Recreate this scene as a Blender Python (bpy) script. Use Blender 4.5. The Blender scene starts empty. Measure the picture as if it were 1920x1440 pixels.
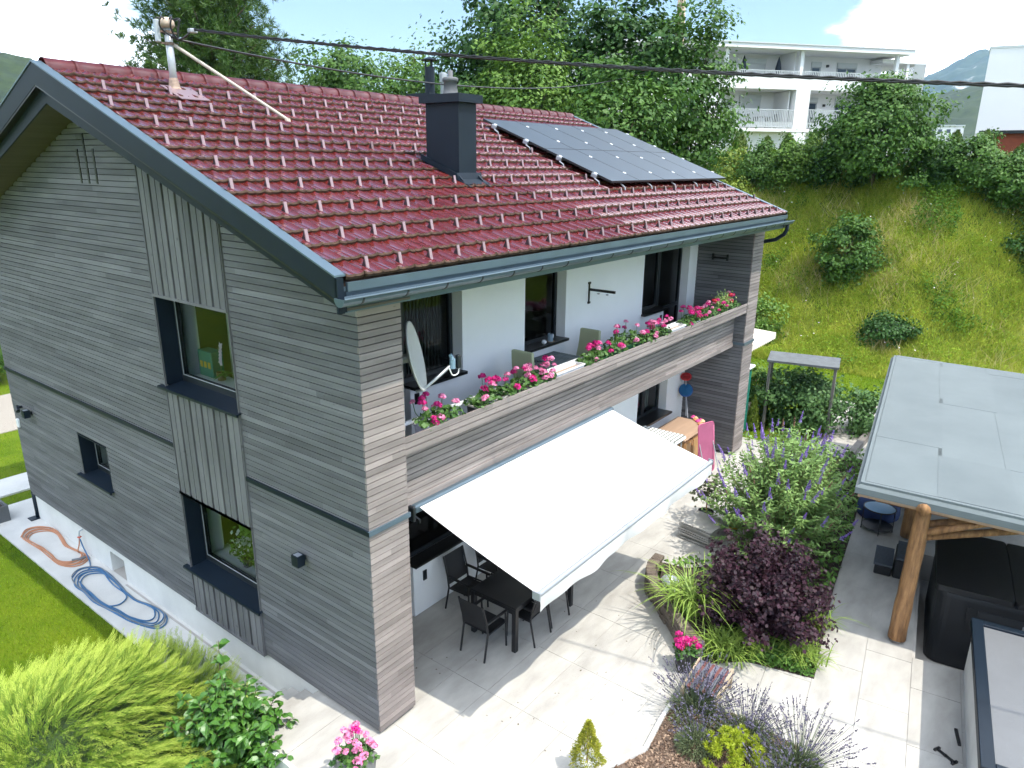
import bpy, math, random
import numpy as np
from mathutils import Vector, Matrix
S = bpy.context.scene
COL = S.collection
rad = math.radians

# ------------------------------------------------------------------ camera
CAM = Vector((-5.1889, -6.1830, 7.3646))
cF = Vector((0.75735667, 0.58286637, -0.29441073)).normalized()
cR = Vector((0.61193386, -0.79086393, 0.00843789)).normalized()
cU = cR.cross(cF).normalized()
cam = bpy.data.cameras.new('camera'); cam_o = bpy.data.objects.new('camera', cam); COL.objects.link(cam_o)
m = Matrix((cR, cU, -cF)).transposed().to_4x4(); m.translation = CAM
cam_o.matrix_world = m
cam.sensor_width = 36.0; cam.lens = 36.0 * 1346.5 / 1920.0
cam.clip_start = 0.1; cam.clip_end = 30000
S.camera = cam_o

# ------------------------------------------------------------------ sky and sun
SUN = Vector((0.041, -0.455, 0.889)).normalized()          # towards the sun
sun_el = math.asin(SUN.z); sun_az = math.atan2(SUN.x, SUN.y)
W = bpy.data.worlds.new('World'); S.world = W; W.use_nodes = True
nt = W.node_tree; nt.nodes.clear()
def wn(t, **k):
    n = nt.nodes.new(t)
    for a, b in k.items(): setattr(n, a, b)
    return n
def wm(op, a, b=None, c=None):
    n = wn('ShaderNodeMath', operation=op)
    for i, v in enumerate((a, b, c)):
        if v is None: continue
        if isinstance(v, (int, float)): n.inputs[i].default_value = v
        else: nt.links.new(v, n.inputs[i])
    return n.outputs[0]
out = wn('ShaderNodeOutputWorld'); bg = wn('ShaderNodeBackground')
sky = wn('ShaderNodeTexSky', sky_type='NISHITA', sun_disc=False, sun_elevation=sun_el, sun_rotation=sun_az,
         altitude=450, air_density=1.25, dust_density=0.3, ozone_density=1.6)
tc = wn('ShaderNodeTexCoord'); sep = wn('ShaderNodeSeparateXYZ'); nt.links.new(tc.outputs['Generated'], sep.inputs[0])
# clouds: broken cumulus field, flattened towards the horizon; brightness and off-view cover raised as fill light
el = wm('MAXIMUM', sep.outputs[2], 0.0)
den = wm('ADD', el, 0.16)
cx = wm('DIVIDE', sep.outputs[0], den); cy = wm('DIVIDE', sep.outputs[1], den)
cmb = wn('ShaderNodeCombineXYZ'); nt.links.new(cx, cmb.inputs[0]); nt.links.new(cy, cmb.inputs[1]); cmb.inputs[2].default_value = 3.7
noi = wn('ShaderNodeTexNoise', noise_dimensions='3D'); noi.inputs['Scale'].default_value = 0.62; noi.inputs['Detail'].default_value = 9
noi.inputs['Roughness'].default_value = 0.56
nt.links.new(cmb.outputs[0], noi.inputs['Vector'])
def lobe(d, width):                        # a bank of cloud in a given direction
    d = Vector(d).normalized()
    v = wn('ShaderNodeVectorMath', operation='DOT_PRODUCT'); nt.links.new(tc.outputs['Generated'], v.inputs[0]); v.inputs[1].default_value = d
    r = wn('ShaderNodeMapRange', interpolation_type='SMOOTHSTEP'); nt.links.new(v.outputs['Value'], r.inputs[0])
    r.inputs[1].default_value = math.cos(width); r.inputs[2].default_value = math.cos(width * 0.3)
    r.inputs[3].default_value = 0; r.inputs[4].default_value = 1
    return r.outputs[0]
def pix(x, y):
    return cF + cR * ((x - 960) / 1346.5) - cU * ((y - 720) / 1346.5)
lb = wm('ADD', lobe(pix(60, 70), 0.34), wm('MULTIPLY', lobe(pix(1960, 150), 0.24), 0.9))
lb = wm('MINIMUM', lb, 1.0)
gap = lobe(pix(900, -60), 0.62)            # the open blue patch over the house
dens = wm('ADD', noi.outputs['Fac'], wm('SUBTRACT', wm('MULTIPLY', lb, 0.20), wm('MULTIPLY', gap, 0.20)))
ramp = wn('ShaderNodeMapRange', interpolation_type='SMOOTHSTEP'); nt.links.new(dens, ramp.inputs[0])
ramp.inputs[1].default_value = 0.485; ramp.inputs[2].default_value = 0.60; ramp.inputs[3].default_value = 0; ramp.inputs[4].default_value = 0.96
ramp2 = wn('ShaderNodeMapRange'); nt.links.new(dens, ramp2.inputs[0])
ramp2.inputs[1].default_value = 0.55; ramp2.inputs[2].default_value = 0.85
ccol = wn('ShaderNodeMix', data_type='RGBA'); nt.links.new(ramp2.outputs[0], ccol.inputs[0])
ccol.inputs[6].default_value = (31, 33, 36, 1); ccol.inputs[7].default_value = (22, 24, 27, 1)
mix = wn('ShaderNodeMix', data_type='RGBA'); nt.links.new(ramp.outputs[0], mix.inputs[0])
nt.links.new(sky.outputs[0], mix.inputs[6]); nt.links.new(ccol.outputs[2], mix.inputs[7])
nt.links.new(mix.outputs[2], bg.inputs['Color']); bg.inputs['Strength'].default_value = 0.102
nt.links.new(bg.outputs[0], out.inputs[0])

sl = bpy.data.lights.new('sun', 'SUN'); sl.energy = 3.1; sl.angle = rad(0.53); sl.color = (1.0, 0.94, 0.84)
so = bpy.data.objects.new('sun', sl); COL.objects.link(so)
so.rotation_euler = (-SUN).to_track_quat('-Z', 'Y').to_euler()
so.location = (0, -20, 40)
S.view_settings.view_transform = 'Standard'; S.view_settings.look = 'None'
S.view_settings.gamma = 1.0; S.view_settings.exposure = 0.9; S.view_settings.use_curve_mapping = False
S.render.engine = 'CYCLES'
S.cycles.max_bounces = 6; S.cycles.diffuse_bounces = 3; S.cycles.glossy_bounces = 3; S.cycles.transparent_max_bounces = 12
S.cycles.transmission_bounces = 4; S.cycles.volume_bounces = 0; S.cycles.use_denoising = True
S.cycles.use_adaptive_sampling = True; S.cycles.adaptive_threshold = 0.03

# ------------------------------------------------------------------ helpers
def P(name, col, rough=0.6, metal=0.0, var=0.0, vscale=3.0, bump=0.0, bscale=30.0, spec=0.5, col2=None, stretch=None, coat=0.0, island=0.0, objrand=0.0, transl=0.0):
    """Principled material: base colour with noise / per-island / per-object variation of the pigment, fine bump."""
    mt = bpy.data.materials.new(name); mt.use_nodes = True
    t = mt.node_tree; b = t.nodes['Principled BSDF']
    b.inputs['Roughness'].default_value = rough; b.inputs['Metallic'].default_value = metal
    b.inputs['Specular IOR Level'].default_value = spec; b.inputs['Coat Weight'].default_value = coat
    c1 = (*col, 1.0)
    if col2 is None: c2 = (*[min(1.0, c * (1 + var)) for c in col], 1.0); c1 = (*[c * (1 - var) for c in col], 1.0)
    else: c2 = (*col2, 1.0)
    b.inputs['Base Color'].default_value = (*col, 1.0)
    geo = None; fac = None
    def mapped(scale):
        nonlocal geo
        if geo is None: geo = t.nodes.new('ShaderNodeNewGeometry')
        src = geo.outputs['Position']
        if stretch:
            mp = t.nodes.new('ShaderNodeVectorMath'); mp.operation = 'MULTIPLY'; mp.inputs[1].default_value = stretch
            t.links.new(src, mp.inputs[0]); src = mp.outputs[0]
        n = t.nodes.new('ShaderNodeTexNoise'); n.inputs['Scale'].default_value = scale; n.inputs['Detail'].default_value = 5
        n.inputs['Roughness'].default_value = 0.6
        t.links.new(src, n.inputs['Vector']); return n.outputs['Fac']
    def add(a, bb, w):
        mm = t.nodes.new('ShaderNodeMath'); mm.operation = 'MULTIPLY_ADD'
        t.links.new(bb, mm.inputs[0]); mm.inputs[1].default_value = w
        if a is None: mm.inputs[2].default_value = 0
        else: t.links.new(a, mm.inputs[2])
        return mm.outputs[0]
    if var or col2 is not None:
        r = t.nodes.new('ShaderNodeMapRange'); t.links.new(mapped(vscale), r.inputs[0]); r.inputs[1].default_value = 0.3; r.inputs[2].default_value = 0.7
        fac = add(None, r.outputs[0], max(0.0, 1 - island - objrand))
    if island:
        if geo is None: geo = t.nodes.new('ShaderNodeNewGeometry')
        fac = add(fac, geo.outputs['Random Per Island'], island)
    if objrand:
        oi = t.nodes.new('ShaderNodeObjectInfo'); fac = add(fac, oi.outputs['Random'], objrand)
    if fac is not None:
        mx = t.nodes.new('ShaderNodeMix'); mx.data_type = 'RGBA'
        t.links.new(fac, mx.inputs[0]); mx.inputs[6].default_value = c1; mx.inputs[7].default_value = c2
        t.links.new(mx.outputs[2], b.inputs['Base Color'])
    if bump:
        bp = t.nodes.new('ShaderNodeBump'); bp.inputs['Strength'].default_value = bump; bp.inputs['Distance'].default_value = 0.02
        t.links.new(mapped(bscale), bp.inputs['Height']); t.links.new(bp.outputs[0], b.inputs['Normal'])
    if transl:
        tr = t.nodes.new('ShaderNodeBsdfTranslucent'); ms = t.nodes.new('ShaderNodeMixShader'); ms.inputs[0].default_value = transl
        if fac is not None: t.links.new(mx.outputs[2], tr.inputs['Color'])
        else: tr.inputs['Color'].default_value = (*col, 1)
        o = t.nodes['Material Output']
        t.links.new(b.outputs[0], ms.inputs[1]); t.links.new(tr.outputs[0], ms.inputs[2]); t.links.new(ms.outputs[0], o.inputs[0])
    return mt

def glass(name, tint=(0.9, 0.95, 0.95), refl=1.5, see=1.0):
    mt = bpy.data.materials.new(name); mt.use_nodes = True; t = mt.node_tree; t.nodes.clear()
    o = t.nodes.new('ShaderNodeOutputMaterial'); a = t.nodes.new('ShaderNodeBsdfTransparent'); a.inputs[0].default_value = (*[c * see for c in tint], 1)
    g = t.nodes.new('ShaderNodeBsdfGlossy'); g.inputs['Roughness'].default_value = 0.01; g.inputs[0].default_value = (0.95, 0.97, 1, 1)
    f = t.nodes.new('ShaderNodeFresnel'); f.inputs[0].default_value = refl
    mx = t.nodes.new('ShaderNodeMixShader'); t.links.new(f.outputs[0], mx.inputs[0]); t.links.new(a.outputs[0], mx.inputs[1]); t.links.new(g.outputs[0], mx.inputs[2])
    t.links.new(mx.outputs[0], o.inputs[0]); return mt

class MB:
    """Collects simple shapes; build() links them as ONE mesh object."""
    def __init__(s): s.v = []; s.f = []
    def add(s, vs, fs):
        o = len(s.v); s.v += [tuple(v) for v in vs]; s.f += [tuple(i + o for i in f) for f in fs]; return s
    def box(s, x0, x1, y0, y1, z0, z1, M=None):
        vs = [(x, y, z) for z in (z0, z1) for (x, y) in ((x0, y0), (x1, y0), (x1, y1), (x0, y1))]
        if M is not None: vs = [M @ Vector(v) for v in vs]
        return s.add(vs, [(3, 2, 1, 0), (4, 5, 6, 7), (0, 1, 5, 4), (1, 2, 6, 5), (2, 3, 7, 6), (3, 0, 4, 7)])
    def cbox(s, x0, x1, y0, y1, z0, z1, b=0.01, M=None):
        """box with chamfered edges"""
        vs = []; 
        for sx, xx in ((1, x0), (-1, x1)):
            for sy, yy in ((1, y0), (-1, y1)):
                for sz, zz in ((1, z0), (-1, z1)):
                    vs += [(xx, yy + sy * b, zz + sz * b), (xx + sx * b, yy, zz + sz * b), (xx + sx * b, yy + sy * b, zz)]
        def k(i, j, l, a): return ((i * 2 + j) * 2 + l) * 3 + a
        fs = []
        for i in (0, 1):
            q = [k(i, 0, 0, 0), k(i, 1, 0, 0), k(i, 1, 1, 0), k(i, 0, 1, 0)]; fs.append(q if i else q[::-1])
            q = [k(0, i, 0, 1), k(1, i, 0, 1), k(1, i, 1, 1), k(0, i, 1, 1)]; fs.append(q[::-1] if i else q)
            q = [k(0, 0, i, 2), k(1, 0, i, 2), k(1, 1, i, 2), k(0, 1, i, 2)]; fs.append(q if i else q[::-1])
            for j in (0, 1):
                fs.append([k(0, i, j, 1), k(1, i, j, 1), k(1, i, j, 2), k(0, i, j, 2)])
                fs.append([k(i, 0, j, 0), k(i, 1, j, 0), k(i, 1, j, 2), k(i, 0, j, 2)])
                fs.append([k(i, j, 0, 0), k(i, j, 1, 0), k(i, j, 1, 1), k(i, j, 0, 1)])
                for l in (0, 1): fs.append([k(i, j, l, 0), k(i, j, l, 1), k(i, j, l, 2)])
        if M is not None: vs = [M @ Vector(v) for v in vs]
        return s.add(vs, fs)
    def prism(s, poly, axis, a, b, M=None):
        """extrude a 2-D polygon along axis 0/1/2 from a to b"""
        n = len(poly)
        def pt(p, t):
            q = list(p); q.insert(axis, t); return q
        vs = [pt(p, a) for p in poly] + [pt(p, b) for p in poly]
        if M is not None: vs = [M @ Vector(v) for v in vs]
        return s.add(vs, [tuple(range(n))[::-1], tuple(range(n, 2 * n))] + [(i, (i + 1) % n, n + (i + 1) % n, n + i) for i in range(n)])
    def tube(s, pts, r, n=8, cap=True):
        pts = [Vector(p) for p in pts]; rs = r if isinstance(r, (list, tuple)) else [r] * len(pts)
        rings = []; up = Vector((0, 0, 1)); prev = None
        for i, p in enumerate(pts):
            d = (pts[min(i + 1, len(pts) - 1)] - pts[max(i - 1, 0)])
            d = d.normalized() if d.length > 1e-9 else up
            x = prev if prev is not None else (up.cross(d) if abs(d.z) < 0.95 else Vector((1, 0, 0)).cross(d))
            x = (x - d * x.dot(d)); x = x.normalized() if x.length > 1e-6 else d.orthogonal().normalized()
            prev = x; y = d.cross(x)
            rings.append([p + (x * math.cos(2 * math.pi * k / n) + y * math.sin(2 * math.pi * k / n)) * rs[i] for k in range(n)])
        vs = [v for g in rings for v in g]; fs = []
        for i in range(len(pts) - 1):
            for k in range(n): fs.append((i * n + k, i * n + (k + 1) % n, (i + 1) * n + (k + 1) % n, (i + 1) * n + k))
        if cap: fs += [tuple(range(n))[::-1], tuple(range((len(pts) - 1) * n, len(pts) * n))]
        return s.add(vs, fs)
    def lathe(s, prof, c=(0, 0, 0), n=20, M=None):
        """prof: (r, z) list"""
        vs = []; fs = []
        for r, z in prof:
            for k in range(n):
                a = 2 * math.pi * k / n; vs.append(Vector((c[0] + r * math.cos(a), c[1] + r * math.sin(a), c[2] + z)))
        for i in range(len(prof) - 1):
            for k in range(n): fs.append((i * n + k, i * n + (k + 1) % n, (i + 1) * n + (k + 1) % n, (i + 1) * n + k))
        fs += [tuple(range(n))[::-1], tuple(range((len(prof) - 1) * n, len(prof) * n))]
        if M is not None: vs = [M @ v for v in vs]
        return s.add(vs, fs)
    def build(s, name, mat, parent=None, smooth=False, **tags):
        me = bpy.data.meshes.new(name); me.from_pydata(s.v, [], s.f); me.update()
        if smooth: me.shade_smooth()
        return link(name, me, mat, parent, **tags)
def tagit(o, label=None, cat=None, group=None, kind=None):
    if label: o['label'] = label
    if cat: o['category'] = cat
    if group: o['group'] = group
    if kind: o['kind'] = kind
    return o
def link(name, me, mat=None, parent=None, **tags):
    if mat is not None and not me.materials: me.materials.append(mat)
    o = bpy.data.objects.new(name, me); COL.objects.link(o)
    if parent is not None: o.parent = parent
    return tagit(o, **tags)
def thing(name, label, cat, loc=(0, 0, 0), rz=0.0, group=None):
    o = bpy.data.objects.new(name, None); o.empty_display_size = 0.2; COL.objects.link(o)
    o.location = loc; o.rotation_euler = (0, 0, rz)
    return tagit(o, label, cat, group)
def B(name, parent, mat, *boxes, **tags):
    mb = MB()
    for b in boxes: mb.box(*b)
    return mb.build(name, mat, parent, **tags)
def copy_tree(o, parent=None):
    c = o.copy(); COL.objects.link(c); c.parent = parent
    for ch in o.children: copy_tree(ch, c)
    return c
def bulk(name, V, k, mat, parent=None, faces=None, **tags):
    """many separate k-gons from a flat vertex array (or an index array given in faces)"""
    V = np.ascontiguousarray(V, dtype=np.float32).reshape(-1, 3)
    me = bpy.data.meshes.new(name)
    idx = np.arange(len(V), dtype=np.int32) if faces is None else np.ascontiguousarray(faces, dtype=np.int32).ravel()
    n = len(idx) // k
    me.vertices.add(len(V)); me.vertices.foreach_set('co', V.ravel())
    me.loops.add(len(idx)); me.loops.foreach_set('vertex_index', idx)
    me.polygons.add(n); me.polygons.foreach_set('loop_start', np.arange(0, n * k, k, dtype=np.int32))
    me.update(calc_edges=True)
    return link(name, me, mat, parent, **tags)
_ub = None
def unit_box():
    global _ub
    if _ub is None:
        mb = MB().box(-.5, .5, -.5, .5, -.5, .5); _ub = bpy.data.meshes.new('unit_box'); _ub.from_pydata(mb.v, [], mb.f); _ub.update()
    return _ub
_shared = {}
def ubox(name, mat, parent, x0, x1, y0, y1, z0, z1):
    """a plain board: shared unit mesh per material, sized by the object's scale"""
    key = mat.name
    if key not in _shared:
        me = unit_box().copy(); me.name = 'board_' + key; me.materials.append(mat); _shared[key] = me
    o = link(name, _shared[key], None, parent)
    o.location = ((x0 + x1) / 2, (y0 + y1) / 2, (z0 + z1) / 2); o.scale = (x1 - x0, y1 - y0, z1 - z0)
    return o
def unit(a):
    return a / np.maximum(np.linalg.norm(a, axis=-1, keepdims=True), 1e-9)
def leafs(rng, C, N, length, width, jitter=0.8, tan=None, droop=0.0):
    """rhombus leaves at points C with mean normals N -> (n,4,3)"""
    n = len(C); N = unit(N + jitter * rng.normal(size=(n, 3)))
    T = rng.normal(size=(n, 3)) if tan is None else tan + 0.35 * rng.normal(size=(n, 3))
    T[:, 2] -= droop
    T = unit(T - N * (T * N).sum(1, keepdims=True)); Bn = np.cross(N, T)
    L = (length * rng.uniform(0.6, 1.25, (n, 1))); Wd = width * L / length * rng.uniform(0.8, 1.2, (n, 1))
    return np.stack([C - T * L * .5, C + Bn * Wd * .5 - T * L * .05, C + T * L * .5, C - Bn * Wd * .5 - T * L * .05], 1)
# ------------------------------------------------------------------ materials
M = {}
M['metal'] = P('anthracite_metal', (0.0050, 0.0115, 0.0205), 0.5, 0.0, var=0.12, vscale=2, spec=0.28)
M['metal_l'] = P('grey_blue_sheet_metal', (0.085, 0.125, 0.155), 0.38, 0.3, var=0.1, vscale=2)
M['flash'] = P('pale_verge_flashing', (0.105, 0.150, 0.185), 0.4, 0.3)
M['frame'] = P('window_frame_anthracite', (0.009, 0.013, 0.017), 0.45)
M['black'] = P('black_sill', (0.008, 0.008, 0.009), 0.3)
M['plaster'] = P('white_plaster', (0.80, 0.815, 0.83), 0.85, var=0.03, vscale=1.2, bump=0.25, bscale=90)
M['plinth'] = P('plinth_plaster', (0.62, 0.62, 0.60), 0.9, var=0.08, vscale=1.5, bump=0.2, bscale=60)
M['dark'] = P('dark_backing', (0.018, 0.017, 0.016), 0.9)
M['soffit'] = P('soffit_wood', (0.09, 0.075, 0.055), 0.7, var=0.2, vscale=1.0, stretch=(1, 12, 12))
def wood(name, c1, c2, axis):
    st = [6.0, 6.0, 7.0]; st[axis] = 0.40
    mt = P(name, c1, 0.72, col2=c2, vscale=1.6, stretch=tuple(st), objrand=0.45, bump=0.12, bscale=9.0, spec=0.3)
    # knots and weathered blotches
    t = mt.node_tree; b = t.nodes['Principled BSDF']; lk = b.inputs['Base Color'].links[0].from_socket
    g = t.nodes.new('ShaderNodeNewGeometry'); n = t.nodes.new('ShaderNodeTexNoise'); n.inputs['Scale'].default_value = 2.3; n.inputs['Detail'].default_value = 7
    sc = t.nodes.new('ShaderNodeVectorMath'); sc.operation = 'MULTIPLY'; s2 = [1.0, 1.0, 3.0]; s2[axis] = 0.45; sc.inputs[1].default_value = s2
    t.links.new(g.outputs['Position'], sc.inputs[0]); t.links.new(sc.outputs[0], n.inputs['Vector'])
    r = t.nodes.new('ShaderNodeMapRange'); t.links.new(n.outputs[0], r.inputs[0]); r.inputs[1].default_value = 0.35; r.inputs[2].default_value = 0.7; r.inputs[3].default_value = 0.84; r.inputs[4].default_value = 1.12
    vo = t.nodes.new('ShaderNodeTexVoronoi'); vo.inputs['Scale'].default_value = 2.6
    v2 = t.nodes.new('ShaderNodeVectorMath'); v2.operation = 'MULTIPLY'; s3 = [1.0, 1.0, 4.0]; s3[axis] = 1.3; v2.inputs[1].default_value = s3
    t.links.new(g.outputs['Position'], v2.inputs[0]); t.links.new(v2.outputs[0], vo.inputs['Vector'])
    r2 = t.nodes.new('ShaderNodeMapRange'); t.links.new(vo.outputs['Distance'], r2.inputs[0]); r2.inputs[1].default_value = 0.03; r2.inputs[2].default_value = 0.10; r2.inputs[3].default_value = 0.62; r2.inputs[4].default_value = 1.0
    mu = t.nodes.new('ShaderNodeMath'); mu.operation = 'MULTIPLY'; t.links.new(r.outputs[0], mu.inputs[0]); t.links.new(r2.outputs[0], mu.inputs[1])
    if axis < 2:                                   # boards in a course come in lengths of a few metres, each its own tone
        sx = t.nodes.new('ShaderNodeSeparateXYZ'); t.links.new(g.outputs['Position'], sx.inputs[0])
        def mth(op, a_, b_):
            q_ = t.nodes.new('ShaderNodeMath'); q_.operation = op
            for i_, x_ in enumerate((a_, b_)):
                if isinstance(x_, (int, float)): q_.inputs[i_].default_value = x_
                elif x_ is not None: t.links.new(x_, q_.inputs[i_])
            return q_.outputs[0]
        cz = mth('FLOOR', mth('DIVIDE', sx.outputs[2], 0.085), None)
        w1_ = t.nodes.new('ShaderNodeTexWhiteNoise'); w1_.noise_dimensions = '1D'; t.links.new(cz, w1_.inputs['W'])
        sg = mth('FLOOR', mth('ADD', mth('MULTIPLY', sx.outputs[axis], 0.36), mth('MULTIPLY', w1_.outputs['Value'], 9.0)), None)
        w2_ = t.nodes.new('ShaderNodeTexWhiteNoise'); w2_.noise_dimensions = '2D'; cb_ = t.nodes.new('ShaderNodeCombineXYZ'); t.links.new(cz, cb_.inputs[0]); t.links.new(sg, cb_.inputs[1]); t.links.new(cb_.outputs[0], w2_.inputs['Vector'])
        r3 = t.nodes.new('ShaderNodeMapRange'); t.links.new(w2_.outputs['Value'], r3.inputs[0]); r3.inputs[3].default_value = 0.80; r3.inputs[4].default_value = 1.18
        m3 = t.nodes.new('ShaderNodeMath'); m3.operation = 'MULTIPLY'; t.links.new(mu.outputs[0], m3.inputs[0]); t.links.new(r3.outputs[0], m3.inputs[1]); mu = m3
    vm = t.nodes.new('ShaderNodeVectorMath'); vm.operation = 'SCALE'; t.links.new(lk, vm.inputs[0]); t.links.new(mu.outputs[0], vm.inputs['Scale'])
    t.links.new(vm.outputs[0], b.inputs['Base Color']); return mt
M['board_y'] = wood('weathered_board_shade_tone', (0.100, 0.102, 0.109), (0.168, 0.168, 0.175), 1)  # shaded copy of the cladding: cool dark tone of shade put into the colour
M['board_x'] = wood('weathered_board_sun_tone', (0.198, 0.172, 0.161), (0.298, 0.260, 0.244), 0)  # sunlit copy of the same cladding: warm lift of the sun put into the colour
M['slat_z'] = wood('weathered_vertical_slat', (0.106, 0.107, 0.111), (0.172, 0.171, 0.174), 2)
M['tile'] = P('glazed_red_tile', (0.078, 0.0085, 0.0095), 0.13, col2=(0.128, 0.016, 0.012), vscale=1.1, island=0.4, spec=0.6, coat=0.9)
def dirt(mt, col, lo, hi, scale):
    t = mt.node_tree; b = t.nodes['Principled BSDF']; lk = b.inputs['Base Color'].links[0].from_socket
    g = t.nodes.new('ShaderNodeNewGeometry'); n = t.nodes.new('ShaderNodeTexNoise'); n.inputs['Scale'].default_value = scale; n.inputs['Detail'].default_value = 8
    t.links.new(g.outputs['Position'], n.inputs['Vector'])
    r = t.nodes.new('ShaderNodeMapRange'); t.links.new(n.outputs[0], r.inputs[0]); r.inputs[1].default_value = lo; r.inputs[2].default_value = hi
    mx = t.nodes.new('ShaderNodeMix'); mx.data_type = 'RGBA'; t.links.new(r.outputs[0], mx.inputs[0]); t.links.new(lk, mx.inputs[6]); mx.inputs[7].default_value = (*col, 1)
    t.links.new(mx.outputs[2], b.inputs['Base Color'])
    rr = t.nodes.new('ShaderNodeMapRange'); t.links.new(n.outputs[0], rr.inputs[0]); rr.inputs[1].default_value = 0.35; rr.inputs[2].default_value = 0.75
    rr.inputs[3].default_value = b.inputs['Roughness'].default_value * 0.8; rr.inputs[4].default_value = b.inputs['Roughness'].default_value * 2.2
    t.links.new(rr.outputs[0], b.inputs['Roughness'])
dirt(M['tile'], (0.075, 0.040, 0.024), 0.64, 0.80, 2.6)
M['lip'] = P('mossy_tile_edge', (0.060, 0.036, 0.024), 0.85, var=0.5, vscale=9, spec=.2)
M['hook'] = P('snow_guard_metal', (0.30, 0.21, 0.22), 0.35, 0.4)
M['glass'] = glass('window_glass', refl=1.38)
M['glass_d'] = glass('dark_insect_screen_glass', tint=(0.32, 0.35, 0.34), refl=1.3)
M['white'] = P('white_paint', (0.78, 0.79, 0.80), 0.45)
M['galv'] = P('galvanised_steel', (0.42, 0.45, 0.47), 0.45, 0.4, var=0.15, vscale=9)
M['curtain'] = P('net_curtain', (0.45, 0.48, 0.44), 0.9, var=0.15, vscale=3, stretch=(14, 14, 0.3), transl=0.4)

# ------------------------------------------------------------------ the house
house = thing('house', 'two-storey house clad in grey weathered boards with a red tiled roof and a balcony', 'house')
L = 11.77; UW = 0.653; U0 = 12.478; U1 = 13.159; RS = 0.3775; VR = 5.863; ZR = 8.611; VE = -0.489; ZE = 6.213; UL = -0.658; UR = 13.189
def zt(v): return ZR - abs(v - VR) * RS
def zb(v): return 8.125 - abs(v - VR) * 0.3496
ST0, ST1 = 2.60, 4.60                       # the column of tall windows in the gable
def piece(mb, v0, v1, z0, z1=None, u0=0.03, u1=0.36):
    """wall piece between v0 and v1, up to z1 or to the roof"""
    if z1 is not None: mb.box(u0, u1, v0, v1, z0, z1); return
    vs = [v0] + ([VR] if v0 < VR < v1 else []) + [v1]
    mb.prism([(v0, z0), (v1, z0)] + [(v, zb(v) + 0.1) for v in vs[::-1]], 0, u0, u1)
gw = MB()
piece(gw, 0.03, ST0, 0.0); piece(gw, ST1, 7.23, 0.0); piece(gw, 8.47, L - 0.03, 0.0)
for a, b in ((-0.02, 0.78), (2.20, 3.98)): piece(gw, ST0, ST1, a, b)
piece(gw, ST0, ST1, 5.44)
piece(gw, 7.23, 8.47, 0.0, 1.38); piece(gw, 7.23, 8.47, 2.255)
gable = gw.build('gable_wall', M['dark'], house)
# horizontal boards of the gable
PITCH = 0.085; rng = random.Random(4)
z = 0.0; n = 0
while z < 7.95:
    z0, z1 = z + 0.005, z + PITCH - 0.005; zc = z + PITCH / 2
    def lim(side):                           # where this course meets the roof
        if zc < zb(0.0): return 0.0 if side < 0 else L
        d = (8.125 - zc) / 0.3496
        return max(0.0, VR - d - 0.05) if side < 0 else min(L, VR + d + 0.05)
    a, b = lim(-1), lim(1); spans = []
    if a < ST0 - 0.05: spans.append((a, ST0 - 0.012))
    lo = max(ST1 + 0.012, a)
    if 1.38 < z1 and z0 < 2.255: spans += [(lo, 7.23), (8.47, b)]
    else: spans.append((lo, b))
    for (p, q) in spans:
        if q - p > 0.05: ubox('board', M['board_y'], gable, -0.006 - rng.random() * 0.004, 0.024, p, q, z0, z1)
    z += PITCH
# vertical slat panels of the window column
def slat_panel(z0, z1, slope=False):
    gs = 0.33; k = 0; v = ST0 + 0.02
    B('panel_backing', house, M['dark'], (-0.004, 0.028, ST0, ST1, z0, (z1 if not slope else zb(ST0) + 0.05)))
    if slope is False: B('panel_edge_trim', house, M['slat_z'], (-0.045, 0.0, ST0, ST1, z0 - 0.03, z0 + 0.012))
    while v < ST1 - 0.06:
        w = min(gs, ST1 - 0.02 - v); ztop = (lambda q: zb(q) + 0.06) if slope else (lambda q: z1)
        mb = MB(); x = v; r = random.Random(k)
        for wd, th in ((0.082, 0.036), (0.058, 0.031), (0.076, 0.038), (0.062, 0.033)):
            x1 = min(x + wd, v + w)
            if x1 - x > 0.02: mb.box(-th, -0.004, x, x1 - 0.004, z0 + (0.012 if not slope else -0.0), ztop(x))
            x += wd + 0.001
        mb.build('slat', M['slat_z'], house)
        v += gs; k += 1
slat_panel(0.0, 0.74); slat_panel(2.20, 3.93); slat_panel(5.44, None, slope=True)
B('panel_edge_trim', house, M['slat_z'], (-0.045, -0.001, ST0, ST1, 5.41, 5.452))
B('panel_edge_trim', house, M['slat_z'], (-0.045, -0.001, ST0, ST1, 2.17, 2.212))
for v in (ST0 - 0.008, ST1 - 0.006):
    B('panel_side_trim', house, M['slat_z'], (-0.03, 0.01, v, v + 0.014, -0.02, zb(v)))
# metal band round the house at first-floor level
B('band', house, M['metal'], (-0.035, -0.008, -0.035, ST0 - 0.01, 2.965, 3.03)); B('band', house, M['metal'], (-0.035, -0.008, ST1 + 0.01, L, 2.965, 3.03))
B('band', house, M['metal_l'], (-0.034, UW + 0.02, -0.036, -0.010, 2.966, 3.031)); B('band', house, M['metal_l'], (U0 + 0.0, U1, -0.036, -0.010, 2.966, 3.031), (U0 - 0.03, U0 - 0.005, -0.03, 1.40, 2.966, 3.031))
# ventilation slots under the ridge
for v, z0, z1 in ((6.44, 7.0, 7.51), (6.17, 7.0, 7.745), (5.893, 7.0, 7.515)):
    B('ventilation_slot', house, M['black'], (-0.016, -0.004, v - 0.028, v + 0.028, z0, z1))
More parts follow.
